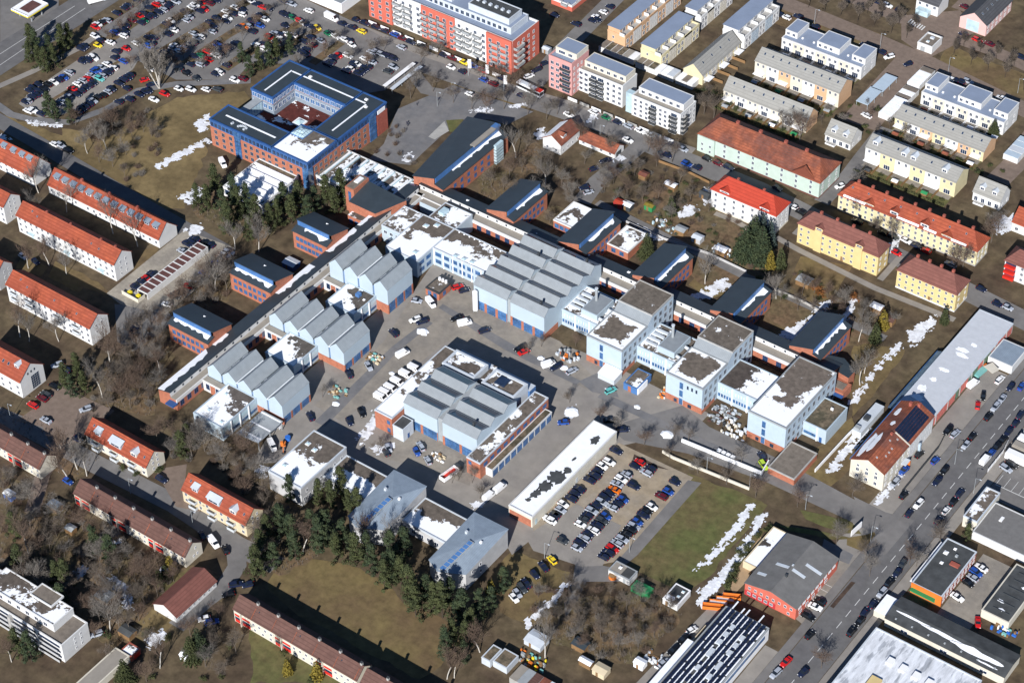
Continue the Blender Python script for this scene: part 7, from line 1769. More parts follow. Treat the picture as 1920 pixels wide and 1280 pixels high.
# vans, lorries, bus
VANM = {}
def van(x, y, head, label, name='van', L=5.2, body='white_paint', cat='van', box=None, group=None, H=2.1):
    """box: (material) for a separate cargo box or tipper behind the cab"""
    t = thing(name, label, cat, x, y, head, group)
    if box:
        part('cab', hull([(L / 2 - 2.0, 2.0, .95), (L / 2 - .9, 2.05, .95), (L / 2 - .4, 1.35, .95), (L / 2, .9, .9)], .35), [body], t)
        part('cargo_box', MB().box(-L / 2, L / 2 - 2.1, -1.05, 1.05, .7, H + .5), [box], t)
        part('chassis', MB().box(-L / 2, L / 2 - .6, -.5, .5, .35, .69), ['dark_metal'], t)
    else:
        part('body', hull([(-L / 2, H - .1, .92), (-L / 2 + .15, H, .95), (L / 2 - 1.55, H, .95), (L / 2 - .75, 1.25, .95), (L / 2 - .1, 1.0, .9), (L / 2, .6, .8)], .3), [body], t)
    gx = L / 2 - 1.2
    part('windscreen', MB().quad([(gx - .28, -.78, H - .12 if not box else 1.98), (gx + .42, -.82, 1.36), (gx + .42, .82, 1.36), (gx - .28, .78, H - .12 if not box else 1.98)][::1]), ['car_glass'], t).location = (.06, 0, .05)
    for s in (-1, 1):
        part('side_window', MB().box(gx - .95, gx - .05, s * .955 - .012, s * .955 + .012, 1.3, 1.75), ['car_glass'], t)
    wm = CM['estate_car'][2]
    for a in (-L / 2 + .95, L / 2 - .85):
        for s in (-1, 1): link('wheel', wm, t, (a, s * .84, .31))
    return t
G_V = 'white vans lined up beside the south workshop'
for (x, y), k in zip((((-18.41, -30.97), (-18.96, -35.04), (-19.11, -39.61), (-18.9, -43.51), (-18.94, -46.34), (-19, -48.79),)), range(6)):
    van(x, y, 0, '%s white van from the far end of the row beside the snowy brick range' % ordinal(k + 1), group=G_V)
for (x, y), h, lab in zip((((-26.56, -27.23), (-33.86, -87.45), (38.14, -64.43), (38.81, -59.56),)) + (((-34.91, -0.71), (-18.74, -2.28),)) + (((17.5, -2.72),)) + (((-20.63, -131.19),)) + (((139.77, 71.9), (159.89, 41.86),)) + (((-148.5, 17.47),)) + (((-176.94, 116.47),)),
        (75, -30, 85, 85, -25, 55, 60, -20, 80, 88, -30, -3),
        ('white van standing alone on the courtyard lane by the timber pile', 'white van beside the orange digger behind the grey canopy', 'white panel van, lower of two beside the garage range', 'white panel van, upper of two beside the garage range', 'white van beside the square brick pavilion', 'white estate van in the middle of the courtyard bays', 'white van near the round snow heap in the upper courtyard', 'white van in the shaded street below the long brown terrace', 'white pickup van behind the turquoise lorry at the painted wall', 'white delivery van in the right lane of the main road', 'white van at the foot of the brick office building', 'large white camper parked at the car park edge by the street')):
    van(x, y, h, lab, L=6.6 if 'camper' in lab else 5.2, H=2.6 if 'camper' in lab else 2.1)
x, y = 139.42, 79.04
t = van(x, y, 82, 'turquoise flatbed lorry with orange cab beside the painted warehouse wall', 'lorry', 7.5, 'orange_paint', 'lorry', 'teal_paint', H=1.0)
x, y = -264.83, 70.73
van(x, y, 62, 'white box lorry with blue-grey cab on the main road, top left', 'lorry', 8.5, 'light_metal', 'lorry', 'white_paint', H=2.9)
t = thing('city_bus', 'white, black and red city bus at the stop below the salmon tower', 'bus', *(-80.61, 122.14), -4)
part('body', MB().box(-6, 6, -1.25, 1.25, .35, 2.9), ['white_paint'], t); part('window_band', MB().box(-5.9, 5.9, -1.28, -1.25, 1.2, 2.4).box(-5.9, 5.9, 1.25, 1.28, 1.2, 2.4), ['car_glass'], t); part('windscreen', MB().box(6, 6.03, -1.1, 1.1, 1.1, 2.5), ['car_glass'], t)
part('red_tail', MB().box(3.0, 6.0, -1.2, 1.2, 2.9, 2.95), ['red_paint'], t); part('roof_unit', MB().box(-4, -1, -.8, .8, 2.9, 3.1).box(-.2, 2.0, -.8, .8, 2.9, 3.1), ['light_metal'], t)
for u in (-3.8, 3.6):
    for s in (-1.1, 1.1): part('wheel', MB().tube((u, s - .15, .48), (u, s + .15, .48), .48, .48, 12), ['tyre'], t)
t = thing('skip_lorry', 'white sided tipper container with red inside at the corner of the south workshop', 'container', *(21.93, -64.41), 82)
part('container_side', MB().box(-3.4, 3.4, -1.2, -1.05, .4, 2.0).box(-3.4, 3.4, 1.05, 1.2, .4, 2.0).box(-3.4, -3.25, -1.05, 1.05, .4, 2.0).box(3.25, 3.4, -1.05, 1.05, .4, 2.0), ['white_paint'], t); part('floor', MB().box(-3.25, 3.25, -1.05, 1.05, .4, .8), ['red_paint'], t); part('cab', hull([(3.5, 2.2, 1.1), (4.5, 2.2, 1.1), (5.0, 1.2, 1.1)], .4), ['dark_metal'], t)
for u in (-2.4, 2.2, 4.3):
    for s in (-1, 1): part('wheel', MB().tube((u, s - .12, .4), (u, s + .12, .4), .4, .4, 10), ['tyre'], t)

# ------------------------------------------------------------ trees and shrubs
dm('bark_grey', (0.115, 0.095, 0.078), rough=.95, var=.2, scale=2)
dm('bark_birch', (0.50, 0.47, 0.42), rough=.9, var=.2, scale=3)
dm('bark_dark', (0.055, 0.042, 0.032), rough=.95, var=.2, scale=2)
dm('twig_brown', (0.125, 0.102, 0.082), rough=1, var=.25, scale=.7)
dm('twig_red', (0.125, 0.088, 0.066), rough=1, var=.25, scale=.7)
dm('twig_grey', (0.165, 0.148, 0.130), rough=1, var=.25, scale=.7)
dm('needle_green', (0.036, 0.045, 0.019), rough=.95, var=.38, scale=.9, col2=(.055, .063, .024), scale2=.5, soft=.1)
dm('needle_dark', (0.024, 0.038, 0.020), rough=.95, var=.38, scale=.9, col2=(.045, .058, .026), scale2=.5, soft=.1)
dm('needle_blue', (0.045, 0.065, 0.058), rough=.95, var=.3, scale=.9)
dm('leaf_gold', (0.17, 0.13, 0.022), rough=.95, var=.3, scale=.9)
dm('leaf_rust', (0.19, 0.075, 0.022), rough=.95, var=.3, scale=.9)
dm('leaf_hedge', (0.060, 0.066, 0.026), rough=.95, var=.35, scale=.9)

def stick(mb, p, q, r0, r1, n=3):
    d = (q - p)
    if d.length < 1e-4: return
    d = d.normalized(); a = d.orthogonal().normalized(); c = d.cross(a)
    b = len(mb.v)
    for k in range(n):
        w = a * math.cos(6.2832 * k / n) + c * math.sin(6.2832 * k / n)
        mb.v.append(tuple(p + w * r0)); mb.v.append(tuple(q + w * r1))
    for k in range(n):
        j = (k + 1) % n
        mb.f.append((b + 2 * k, b + 2 * j, b + 2 * j + 1, b + 2 * k + 1)); mb.mi.append(0)

def bare_tree(seed, H, spread, up=.55, dens=1.0, stems=1, tw=.030):
    r = random.Random(seed)
    trunk, crown = MB(), MB()
    def grow(p, d, L, rad, depth):
        n = 3 if depth < 2 else 2
        q = p
        for i in range(n):
            d = (d + Vector((r.uniform(-1, 1), r.uniform(-1, 1), r.uniform(-.4, .6))) * .16).normalized()
            q2 = q + d * (L / n)
            stick(trunk if depth == 0 else crown, q, q2, rad * (1 - .35 * i / n), rad * (1 - .35 * (i + 1) / n), 5 if depth == 0 else 3)
            q = q2
            if depth < 4:
                k = (0 if (depth == 0 and i == 0) else 2) if depth < 3 else 2
                for _ in range(k + (1 if r.random() < .4 * dens else 0) if k else 0):
                    a = r.uniform(0, 6.283)
                    side = Vector((math.cos(a), math.sin(a), 0))
                    nd = (d * up + side * spread * r.uniform(.6, 1.1) + Vector((0, 0, .25))).normalized()
                    grow(q, nd, L * r.uniform(.48, .68), max(rad * .5, tw * .6), depth + 1)
        if depth >= 3:
            for _ in range(int(3 * dens)):
                v = (d + Vector((r.uniform(-1, 1), r.uniform(-1, 1), r.uniform(-.5, .8))) * .8).normalized()
                s = v.orthogonal().normalized() * tw
                e = q + v * r.uniform(.5, 1.1)
                b = len(crown.v); crown.v += [tuple(q - s), tuple(q + s), tuple(e)]; crown.f.append((b, b + 1, b + 2)); crown.mi.append(0)
    for s in range(stems):
        a = 6.283 * s / max(1, stems)
        lean = Vector((math.cos(a) * .25, math.sin(a) * .25, 1)) if stems > 1 else Vector((0, 0, 1))
        grow(Vector((math.cos(a) * .2, math.sin(a) * .2, 0)) if stems > 1 else Vector((0, 0, 0)), lean.normalized(), H * .62, H * .016 + .03, 0)
    return trunk, crown

def leaf_clump(mb, c, R_, n, size, r, flat=.7, droop=0.0):
    for _ in range(n):
        v = Vector((r.gauss(0, 1), r.gauss(0, 1), r.gauss(0, 1) * flat))
        v = v.normalized() * R_ * r.uniform(.35, 1.0)
        p = c + v
        nrm = (v.normalized() + Vector((r.uniform(-.6, .6), r.uniform(-.6, .6), r.uniform(0, .8)))).normalized()
        a = nrm.orthogonal().normalized(); b_ = nrm.cross(a)
        t = r.uniform(0, 6.283)
        a, b_ = a * math.cos(t) + b_ * math.sin(t), b_ * math.cos(t) - a * math.sin(t)
        s = size * r.uniform(.6, 1.3)
        b = len(mb.v)
        mb.v += [tuple(p - a * s), tuple(p + b_ * s * .55), tuple(p + a * s), tuple(p - b_ * s * .55)]
        mb.f.append((b, b + 1, b + 2, b + 3)); mb.mi.append(0)

def pine_tree(seed, H, n=44):
    r = random.Random(seed)
    trunk, crown = MB(), MB()
    stick(trunk, Vector((0, 0, 0)), Vector((.2, .1, H * .9)), .2, .06, 6)
    for i in range(n):
        z = H * (.13 + .87 * i / n)
        f = 1 - ((z / H - .13) / .87)
        rr = (0.25 + 2.9 * (f ** .7)) * r.uniform(.25, 1.0)
        a = r.uniform(0, 6.283)
        c = Vector((math.cos(a) * rr, math.sin(a) * rr, z))
        stick(trunk, Vector((0, 0, z - .5)), c, .06, .03, 3)
        leaf_clump(crown, c, r.uniform(.8, 1.25), 54, .29, r, .6)
    leaf_clump(crown, Vector((0, 0, H)), .6, 30, .28, r, 1.2)
    return trunk, crown

def spruce_tree(seed, H, Rb):
    r = random.Random(seed)
    trunk, crown = MB(), MB()
    stick(trunk, Vector((0, 0, 0)), Vector((0, 0, H)), H * .018 + .05, .03, 6)
    n = int(H * 1.7)
    for i in range(n):
        z = H * (.05 + .95 * i / n)
        f = 1 - z / H
        m = max(5, int(14 * f) + 4)
        a0 = r.uniform(0, 6.283)
        for k in range(m):
            a = a0 + 6.283 * k / m + r.uniform(-.2, .2)
            L = Rb * (f ** .85) * r.uniform(.75, 1.1) + .25
            nseg = max(1, int(L / .5))
            for j in range(1, nseg + 1):
                t = j / nseg
                c = Vector((math.cos(a) * L * t, math.sin(a) * L * t, z - .35 * L * t * t + .05))
                leaf_clump(crown, c, .28 + .22 * (1 - t), 5, .32, r, .5)
    leaf_clump(crown, Vector((0, 0, H)), .25, 8, .25, r, 2)
    return trunk, crown

def shrub_mesh(seed, w, h, n=90, leafy=False):
    r = random.Random(seed)
    mb = MB()
    if leafy:
        for _ in range(9):
            leaf_clump(mb, Vector((r.uniform(-.5, .5) * w, r.uniform(-.5, .5) * w, r.uniform(.3, .7) * h)), w * .36, 34, .22, r, .8)
        return mb
    for _ in range(n):
        a = r.uniform(0, 6.283); s = r.uniform(.1, .55) * w
        p = Vector((math.cos(a) * s * .35, math.sin(a) * s * .35, 0)); q = Vector((math.cos(a) * s, math.sin(a) * s, h * r.uniform(.55, 1.0)))
        stick(mb, p, q, .035, .012, 3)
        for _ in range(4):
            e = p.lerp(q, r.uniform(.5, 1)); f = e + Vector((r.uniform(-1, 1), r.uniform(-1, 1), r.uniform(.1, .9))) * .5
            d = (f - e).orthogonal().normalized() * .03
            b = len(mb.v); mb.v += [tuple(e - d), tuple(e + d), tuple(f)]; mb.f.append((b, b + 1, b + 2)); mb.mi.append(0)
    return mb

TM = {}
def kind_mesh(key, tc, bark, leaf):
    TM[key] = (tc[0].mesh('trunk', [bark]), tc[1].mesh('crown', [leaf]))
for i in range(4):
    kind_mesh(('bare_tree', i), bare_tree(10 + i, 9.0, .95, .6, .8, tw=.021), 'bark_grey', ('twig_brown', 'twig_grey', 'twig_brown', 'twig_red')[i])
    kind_mesh(('birch_tree', i), bare_tree(30 + i, 11.0, .62, .85, .8, tw=.020), 'bark_birch', ('twig_grey', 'twig_red')[i % 2])
    kind_mesh(('avenue_tree', i), bare_tree(50 + i, 5.6, .70, .8, 1.1, tw=.026), 'bark_dark', 'twig_brown')
    kind_mesh(('pine_tree', i), pine_tree(70 + i, 13.5), 'bark_dark', ('needle_green', 'needle_dark')[i % 2])
for i in range(2):
    kind_mesh(('spruce_tree', i), spruce_tree(90 + i, 13.5, 4.8), 'bark_dark', ('needle_dark', 'needle_green')[i])
    kind_mesh(('cypress', i), spruce_tree(95 + i, 6.0, 1.4), 'bark_dark', ('needle_green', 'leaf_gold')[i])
kind_mesh(('blue_spruce', 0), spruce_tree(99, 12.0, 3.0), 'bark_dark', 'needle_blue')
kind_mesh(('poplar', 0), bare_tree(120, 13.0, .42, 1.2, 1.2, stems=4, tw=.035), 'bark_birch', 'twig_grey')
SM = {}
for i in range(3):
    SM[('shrub', i)] = shrub_mesh(200 + i, 3.2, 2.0).mesh('shrub', [('twig_brown', 'twig_red', 'twig_grey')[i]])
    SM[('evergreen_shrub', i)] = shrub_mesh(210 + i, 2.4, 1.9, leafy=True).mesh('evergreen_shrub', [('leaf_hedge', 'needle_green', 'leaf_hedge')[i]])
SM[('rust_shrub', 0)] = shrub_mesh(230, 3.2, 2.2, leafy=True).mesh('rust_shrub', ['leaf_rust'])
_rt = random.Random(4)
KN = {'bare_tree': ('bare grey-brown tree', 'tree', 4), 'birch_tree': ('bare birch with pale trunk', 'tree', 4), 'avenue_tree': ('small round bare tree', 'tree', 4), 'pine_tree': ('dark green pine', 'tree', 4), 'spruce_tree': ('broad dark spruce', 'tree', 2), 'cypress': ('narrow evergreen', 'tree', 2), 'blue_spruce': ('bluish spruce', 'tree', 1), 'poplar': ('tall many-stemmed bare poplar', 'tree', 1),
      'shrub': ('leafless brown bush', 'shrub', 3), 'evergreen_shrub': ('rounded green bush', 'shrub', 3), 'rust_shrub': ('rust coloured bush', 'shrub', 1)}
def plant(kind, x, y, label, group, s=1.0, var=None):
    n = KN[kind][2]
    v = _rt.randrange(n) if var is None else var
    if kind in ('shrub', 'evergreen_shrub', 'rust_shrub'):
        o = link(kind, SM[(kind, v)], None, (x, y, 0), _rt.uniform(0, 6.28))
        o.scale = (s * _rt.uniform(.85, 1.2), s * _rt.uniform(.85, 1.2), s * _rt.uniform(.8, 1.2))
        return tag(o, label, 'shrub', group)
    t = thing(kind, label, 'tree', x, y, math.degrees(_rt.uniform(0, 6.28)), group)
    t.scale = (s, s, s * _rt.uniform(.92, 1.1))
    tr, cr = TM[(kind, v)]
    link('trunk', tr, t); link('crown', cr, t)
    return t
def plants(kind, where, pts, s=1.0, var=None, ds=.15):
    """pts in left-to-right order; each label counts along the row"""
    for i, p in enumerate(pts):
        lab = (KN[kind][0] + ' ' + where) if len(pts) == 1 else '%s %s from the left %s' % (ordinal(i + 1), KN[kind][0], where)
        plant(kind, p[0], p[1], lab, KN[kind][0] + 's ' + where, s * _rt.uniform(1 - ds, 1 + ds), var)
def scatter(poly_, n, seed, gap):
    r = random.Random(seed); out = []
    xs = [p[0] for p in poly_]; ys = [p[1] for p in poly_]
    for _ in range(n * 40):
        p = (r.uniform(min(xs), max(xs)), r.uniform(min(ys), max(ys)))
        if inside(p, poly_) and all((p[0] - q[0]) ** 2 + (p[1] - q[1]) ** 2 > gap * gap for q in out):
            out.append(p)
            if len(out) >= n: break
    return sorted(out, key=lambda p: p[0] * .81 + p[1] * .59)
def grove(kind, where, poly_, n, seed, gap=3.5, s=1.0):
    """trees of one thicket that nothing tells apart share one label"""
    for p in scatter(poly_, n, seed, gap):
        plant(kind, p[0], p[1], '%s %s' % (KN[kind][0], where), KN[kind][0] + 's ' + where, s * _rt.uniform(.75, 1.2))

plants('pine_tree', 'in the grove before the ribbed hall', [(-137.4,-8.6),(-133.9,-7.3),(-137.8,1.5),(-127.8,-5.3),(-118.3,-13.1),(-128.5,1.5),(-120.9,-4.3),(-120.9,0.3),(-109.9,-10.9),(-113.7,-3),(-107.9,-1.9),(-107.1,1.3),(-109.8,8.1),(-103.9,5.4),(-106.5,12.7),(-98.8,9),(-101.2,15.6),(-100.4,20.8),(-94.6,18.8),(-96.3,24.5)], 1.0)
plants('pine_tree', 'between main road and triangular car park', [(-256.4,23.3),(-262.2,29.7),(-257.7,28.3),(-250.2,22.3),(-245.8,21.7),(-251.4,29.5),(-245.6,26.3),(-249.1,34.7),(-250.2,39.5)], .95)
plants('pine_tree', 'below the triangular car park', [(-223.2,1),(-219.9,0.8),(-214,3.3)], .9)
plants('pine_tree', 'behind the blue roofed office building', [(-186,71.6),(-177.3,66.5),(-176.8,71.8),(-175.6,76.2),(-175.1,80.2),(-174,87.2)], .85)
plants('pine_tree', 'along the belt above the brown lawn', [(0.3,-134.5),(-3.2,-128),(-5.7,-122.2),(1.9,-127.7),(-4.8,-116.8),(-0.5,-116.6),(5.1,-121.5),(2.8,-110.9),(9.1,-114.5),(8.3,-110.4),(15.9,-114.4),(14.5,-109.3),(22.2,-112.7),(23.5,-108.4),(28.8,-112.4),(35.5,-114.9),(31.3,-106.2),(35.2,-111.1),(38.6,-110.8),(33.1,-101.7),(44.8,-114.5),(50.1,-118.1),(49.1,-111.4),(54,-113.8),(57,-113.7),(56.5,-108.8),(63.4,-111.9),(68.3,-114.1)], 1.02)
plants('pine_tree', 'in front of the left folded roof', [(-12.7,-103),(-3.8,-99),(0.3,-98.1),(-1,-91.7),(6.4,-96.6),(9.8,-96.2)], .9)
plants('pine_tree', 'near the bottom sheds', [(67.6,-126.1),(67,-121.4),(73.4,-124.5),(69.9,-119.4),(66.6,-107.5),(67.6,-102.8),(66.1,-94.5)], .85)
plants('pine_tree', 'by the brick paved yards', [(-109.4,-106.3),(-104.4,-108.3),(-109,-100.8),(-101.6,-105.3),(-54.7,-108.4),(-55.9,-103.7)], .9)
plants('pine_tree', 'in the wild lower left gardens', [(-73.2,-166),(-37.8,-199.9),(-61.2,-175.5),(-33,-199),(-47.7,-172.8),(-38.6,-179.7),(-43.4,-172.9),(-47.7,-156.2),(-40.4,-156.6)], .95)
plants('spruce_tree', 'in the garden below the maroon roofed house', [(-4.6,-188.3),(5.7,-170.5),(6.1,-167.3)], .85)
plants('spruce_tree', 'of the giants before the villa', [(41.9,84.2),(42.2,89.5),(47.5,86)], 1.2, ds=.05)
plants('blue_spruce', 'behind the giant pair at the red roofed villa', [(41.2,96.9),(45.6,94.9)], .95)
plants('spruce_tree', 'against the snowy brick annex', [(12.8,64.4)], .72, var=1)
plants('cypress', 'below the yellow blocks', [(6.6,89.9),(52.1,84.9),(55.1,87),(102,72),(100.8,79.6),(116.9,94.1)], 1.25)
plants('spruce_tree', 'at the end of the apricot and yellow terrace', [(80.8,200.3)], .62, ds=0, var=1)
plants('pine_tree', 'at the corner of the depot hall', [(171.5,7.2)], .62)
plants('cypress', 'standing in the lower gardens', [(-22.8,-153.7),(-23.4,-150.6),(-23.9,-147.6),(32.7,-157.8),(40.9,-154),(62.8,-96.9)], 1.1)
plants('poplar', 'by the bend of the car park path', [(-201.9,40.1)], 1.05, ds=0)
plants('birch_tree', 'between the white blocks', [(-141.1,-96.9),(-165.4,-68.7),(-136.9,-96.6),(-193.6,-35.3),(-181.1,-47),(-160.3,-63.3),(-128.5,-90.7),(-176.8,-37.5),(-151.6,-63.3),(-154.1,-36.7),(-141.6,-36.9)], .95)
plants('birch_tree', 'on the slope beside the brown meadow', [(-195.6,-7.1),(-198.2,1.8),(-191,-1.4)], .75)
plants('birch_tree', 'left of the classroom wings', [(-96.3,-102.6),(-106.7,-88.1),(-88.9,-82.1),(-107.4,-34),(-101.9,-39.1),(-111.1,-18.4),(-103.5,-13.8)], 1.0)
plants('birch_tree', 'at the orange roofed houses', [(-88.2,-129.7),(-78.4,-137.2),(-79.1,-132.3),(-74.5,-132.6)], 1.05)
plants('birch_tree', 'in the wild lower left gardens', [(-38,-202.6),(-55.6,-181.1),(-65,-168.5),(-51.7,-176.9),(-22.2,-176.4),(-26.9,-167.3),(0.1,-178.5)], .95)
plants('birch_tree', 'beside the brown lawn', [(4.7,-117.6),(20.4,-105.1),(27.6,-102.8),(72.6,-131.9),(74.1,-130.3),(74.4,-118),(91.5,-108.3)], .95)
plants('birch_tree', 'beside the brick classroom wings', [(-60.2,84.7),(-40.5,76.2),(37.9,64.1),(62.6,71.7),(97.5,68.8),(108.8,49.9),(107.1,55.8)], .9)
plants('bare_tree', 'on the planted squares of the courtyard', [(-35.5,-59.5),(-3.3,-69.5),(-13.6,-40.9),(24.5,-66.3),(25.5,-64.1),(29.8,-62.6),(36.2,-66.8),(8.5,-2.3),(9.9,3.6),(33.9,-13.7),(19.6,10.5)], .55)
plants('bare_tree', 'along the entry road and its walls', [(47.2,-14.7),(54.7,-14.6),(65.6,-16.1),(76,-17),(71.8,-7.7),(76.7,-6.8),(87,-17),(97.1,-15.7),(96.2,-5.1),(107.8,-15.1),(120.9,-11.1)], .62)
plants('bare_tree', 'on the paved square and its edges', [(-116.3,91.7),(-119.8,100.2),(-127.8,113.2),(-111.9,100.4),(-124.8,119.8),(-100.9,99.1),(-92.4,99.9),(-101.1,116.8),(-86.3,101.2),(-94.2,118.1),(-82.2,107.1),(-85.5,117.6),(-72.5,109.6),(-75.9,117.9),(-64.6,110.9),(-63.2,116.1),(-54.7,114.9)], .8)
plants('bare_tree', 'before the red roofed house', [(-45.2,106.6),(-32.8,108.3),(-20.9,92.7),(-12.4,88.9),(-17.1,101.3),(-21.2,116.5),(-16,114.1)], .85)
plants('bare_tree', 'beside the mint and white blocks', [(-10.2,116.2),(-16.7,148.7),(-12.3,148.8),(13.1,157),(16.5,157.3),(17.3,162),(22.4,155.3)], .95)
plants('bare_tree', 'on the street before the long yellow block', [(54.6,139.8),(62.5,128.1),(74.5,122.6),(80.6,122.1),(107.2,120.1),(108.5,123.5),(109.8,142.7),(109.9,147.5)], .9)
plants('bare_tree', 'on the verges of the main road', [(160.8,-64),(139.2,-18),(133,2.7),(150.4,-19.6),(154.3,-23.7),(161.9,-12.3),(164.1,-11.8),(165.5,0.8)], .78)
plants('avenue_tree', 'on the upper avenue strip', [(-21.5,235.5),(-14.5,236.6),(-7.6,237.6),(-6.7,243.9),(0.4,237.6),(0.5,245.2),(7.2,238.6),(7,245.9),(15.5,237.9),(15.2,245.1),(22.2,238.9),(22.1,246.2),(43.3,239.1),(44,245.9),(52,237.1),(51.3,245.6),(59.5,237),(58.6,246.1),(67,237),(66.8,244.8)], 1.0)
plants('bare_tree', 'in the strips of the big car park', [(-240.4,51.8),(-241.5,60.3),(-220.7,43.8),(-241.9,67),(-243.4,73.1),(-225,53.4),(-215.9,50.8),(-223.4,63.7),(-224.9,71),(-207.3,53.1),(-203.5,51.4),(-225.5,76.2),(-207.3,60.3),(-225.9,82.4),(-209.3,68),(-226.2,89.9),(-196.7,59.7),(-209.8,75.9),(-199,67),(-209.5,83.6),(-193.4,65.6),(-193.7,70.7),(-210.5,91.3),(-211.2,99.4),(-196.4,83.5),(-198.4,94.1),(-186.4,86.8),(-199,103.1),(-178.9,87.9),(-196.7,110.5),(-180.6,95.9),(-165.2,81.7),(-181.2,102.4),(-168,93.3),(-162.4,94.9),(-163.6,103.2),(-150.9,96.1),(-142.5,97.6),(-147.7,107.4),(-145.3,111.4)], .62)
grove('bare_tree', 'in the thicket left of the classroom wings', [(-111.1,-38.4),(-105.1,-25.1),(-95.8,-40),(-100.8,-61),(-90.4,-80.5),(-77.4,-97.2),(-89.7,-107.4),(-104.9,-94.1),(-113.4,-73.3),(-104.3,-60)], 36, 1, 4.2, .9)
grove('bare_tree', 'in the wild lower left gardens', [(-98,-148.7),(-69,-148.7),(-30.9,-149.8),(-19.5,-150),(-16.4,-179.5),(-34.6,-176.8),(-65.8,-180.2)], 40, 2, 4.6, .85)
grove('bare_tree', 'in the thicket beside the large library wing', [(-62.7,65.3),(-59.1,98.1),(-41.7,84),(-25.9,75.5),(-21.6,55.8),(-41.6,56.8),(-55.6,62.5)], 18, 3, 4, .8)
grove('bare_tree', 'in the allotments above the north corridor', [(-39.1,97.9),(-15.1,112.7),(12.7,106.5),(22.8,90.7),(6.7,86.9),(-12.8,80.9)], 20, 4, 4.5, .6)
grove('bare_tree', 'below the yellow blocks', [(54.3,79.9),(78.7,83),(102.5,86),(103.5,73.1),(87.2,68.3),(61.8,67.6)], 18, 5, 4.0, .65)
grove('bare_tree', 'in the overgrown lot at the bottom', [(74.7,-91.1),(96.3,-70.4),(113.1,-69.1),(115.6,-93.2),(94.4,-101.9),(83.6,-100.6)], 24, 6, 4.0, .65)
grove('bare_tree', 'in the wood strip left of the southern range', [(-68.6,-106.6),(-39.5,-89.1),(-20.6,-105.6),(0.4,-124.9),(-3.6,-130.5),(-21.7,-112.2),(-44.4,-104.7),(-58.9,-112)], 26, 7, 3.8, .85)
grove('bare_tree', 'in the gardens at the bottom edge', [(-30.6,-174),(-6.2,-164.5),(4.1,-149.3),(47.7,-151.1),(-9.2,-191.7),(-27.1,-184.6)], 14, 8, 5, .75)
grove('bare_tree', 'in the scrub along the brown meadow', [(-215.8,0.8),(-199.5,16.4),(-179.3,15.9),(-168.9,-1.3),(-169.9,-12),(-199.9,-6.8)], 14, 9, 4.5, .75)
grove('bare_tree', 'between the terraces in the upper right', [(-46.8,164.4),(-26.7,156.6),(14.7,160.2),(27.8,194.8),(54.8,180),(88.9,179.7),(82.1,163.1),(38.2,168.4),(-23.5,163.2)], 16, 10, 6, .45)
grove('shrub', 'in the thicket left of the classroom wings', [(-111.1,-38.4),(-105.1,-25.1),(-95.8,-40),(-100.8,-61),(-90.4,-80.5),(-77.4,-97.2),(-92.8,-114.4),(-104.9,-94.1),(-112.6,-79.5),(-104.3,-60)], 46, 11, 2.4)
grove('shrub', 'in the wild lower left gardens', [(-98,-148.7),(-69,-148.7),(-30.9,-149.8),(-15.1,-152.3),(-12,-184.1),(-30.1,-181.5),(-64.2,-181.8)], 46, 12, 2.6)
grove('shrub', 'in the overgrown lot at the bottom', [(73.5,-89.3),(95.1,-68.5),(115.8,-67.2),(116.7,-94.9),(95.6,-103.6),(83.5,-103.2)], 40, 13, 2.4)
grove('shrub', 'in the allotments above the north corridor', [(-37.2,95.2),(-15.1,112.7),(9.2,111.9),(33.9,98.5),(75.6,80.8),(65,76.8),(29.3,80.5),(-12.8,80.9)], 44, 14, 2.6, .75)
grove('shrub', 'in the wood strip left of the southern range', [(-68.6,-106.6),(-39.5,-89.1),(-20.6,-105.6),(3.1,-123),(-2.1,-132.2),(-21.7,-112.2),(-44.4,-104.7),(-58.9,-112)], 34, 15, 2.2)
grove('shrub', 'in the scrub along the brown meadow', [(-216.5,4.5),(-194.7,32.5),(-177.6,17.1),(-166.7,-3.7),(-169.9,-12),(-202.2,-4.3)], 40, 16, 2)
for k_, ln in enumerate(([(-241.7,53.2),(-242,74.1),(-240,94.7)], [(-231,56.1),(-229.8,80.2),(-227.7,100.8)], [(-218.3,58.1),(-216.5,80.1),(-213.6,108.2)], [(-205.3,58.1),(-204.1,84.1),(-201.7,104.6)], [(-189.7,64.6),(-188.9,83.2),(-185.8,106.2)], [(-180.5,80),(-178.4,97.4),(-176.2,108.2)])):
    for i_ in range(9):
        f_ = (i_ + .5) / 9 * 1.999; q_ = int(f_); a_, b_ = ln[q_], ln[q_ + 1]; f_ -= q_
        plant('shrub', a_[0] + (b_[0] - a_[0]) * f_, a_[1] + (b_[1] - a_[1]) * f_, 'leafless brown bush in planting strip %s of the big car park' % ('one', 'two', 'three', 'four', 'five', 'six')[k_], 'bushes in car park strip %d' % k_, .8)
grove('shrub', 'beside the brick office and its square', [(-113.7,61.9),(-108.3,78.2),(-94.1,63.3),(-81,56.4),(-91.6,57),(-103.6,52.6)], 12, 17, 2.2, .8)
grove('evergreen_shrub', 'between the terraces in the upper right', [(-48.9,167.5),(-26.7,156.6),(14.7,160.2),(27.8,194.8),(51.5,186),(98.5,182.5),(83.8,168.2),(34.8,174.3),(-23.5,163.2)], 46, 18, 2.6, .8)
grove('evergreen_shrub', 'in the allotments above the north corridor', [(-32.3,98.6),(-15.1,112.7),(9.2,111.9),(33.9,98.5),(96.5,81.7),(96,67.8),(29.3,80.5),(-12.8,80.9)], 34, 19, 3, .7)
grove('evergreen_shrub', 'in the gardens at the bottom edge', [(-29.1,-175.5),(-4.8,-166.1),(5.5,-150.9),(47.7,-151.1),(-9.2,-191.7)], 16, 20, 3, .8)
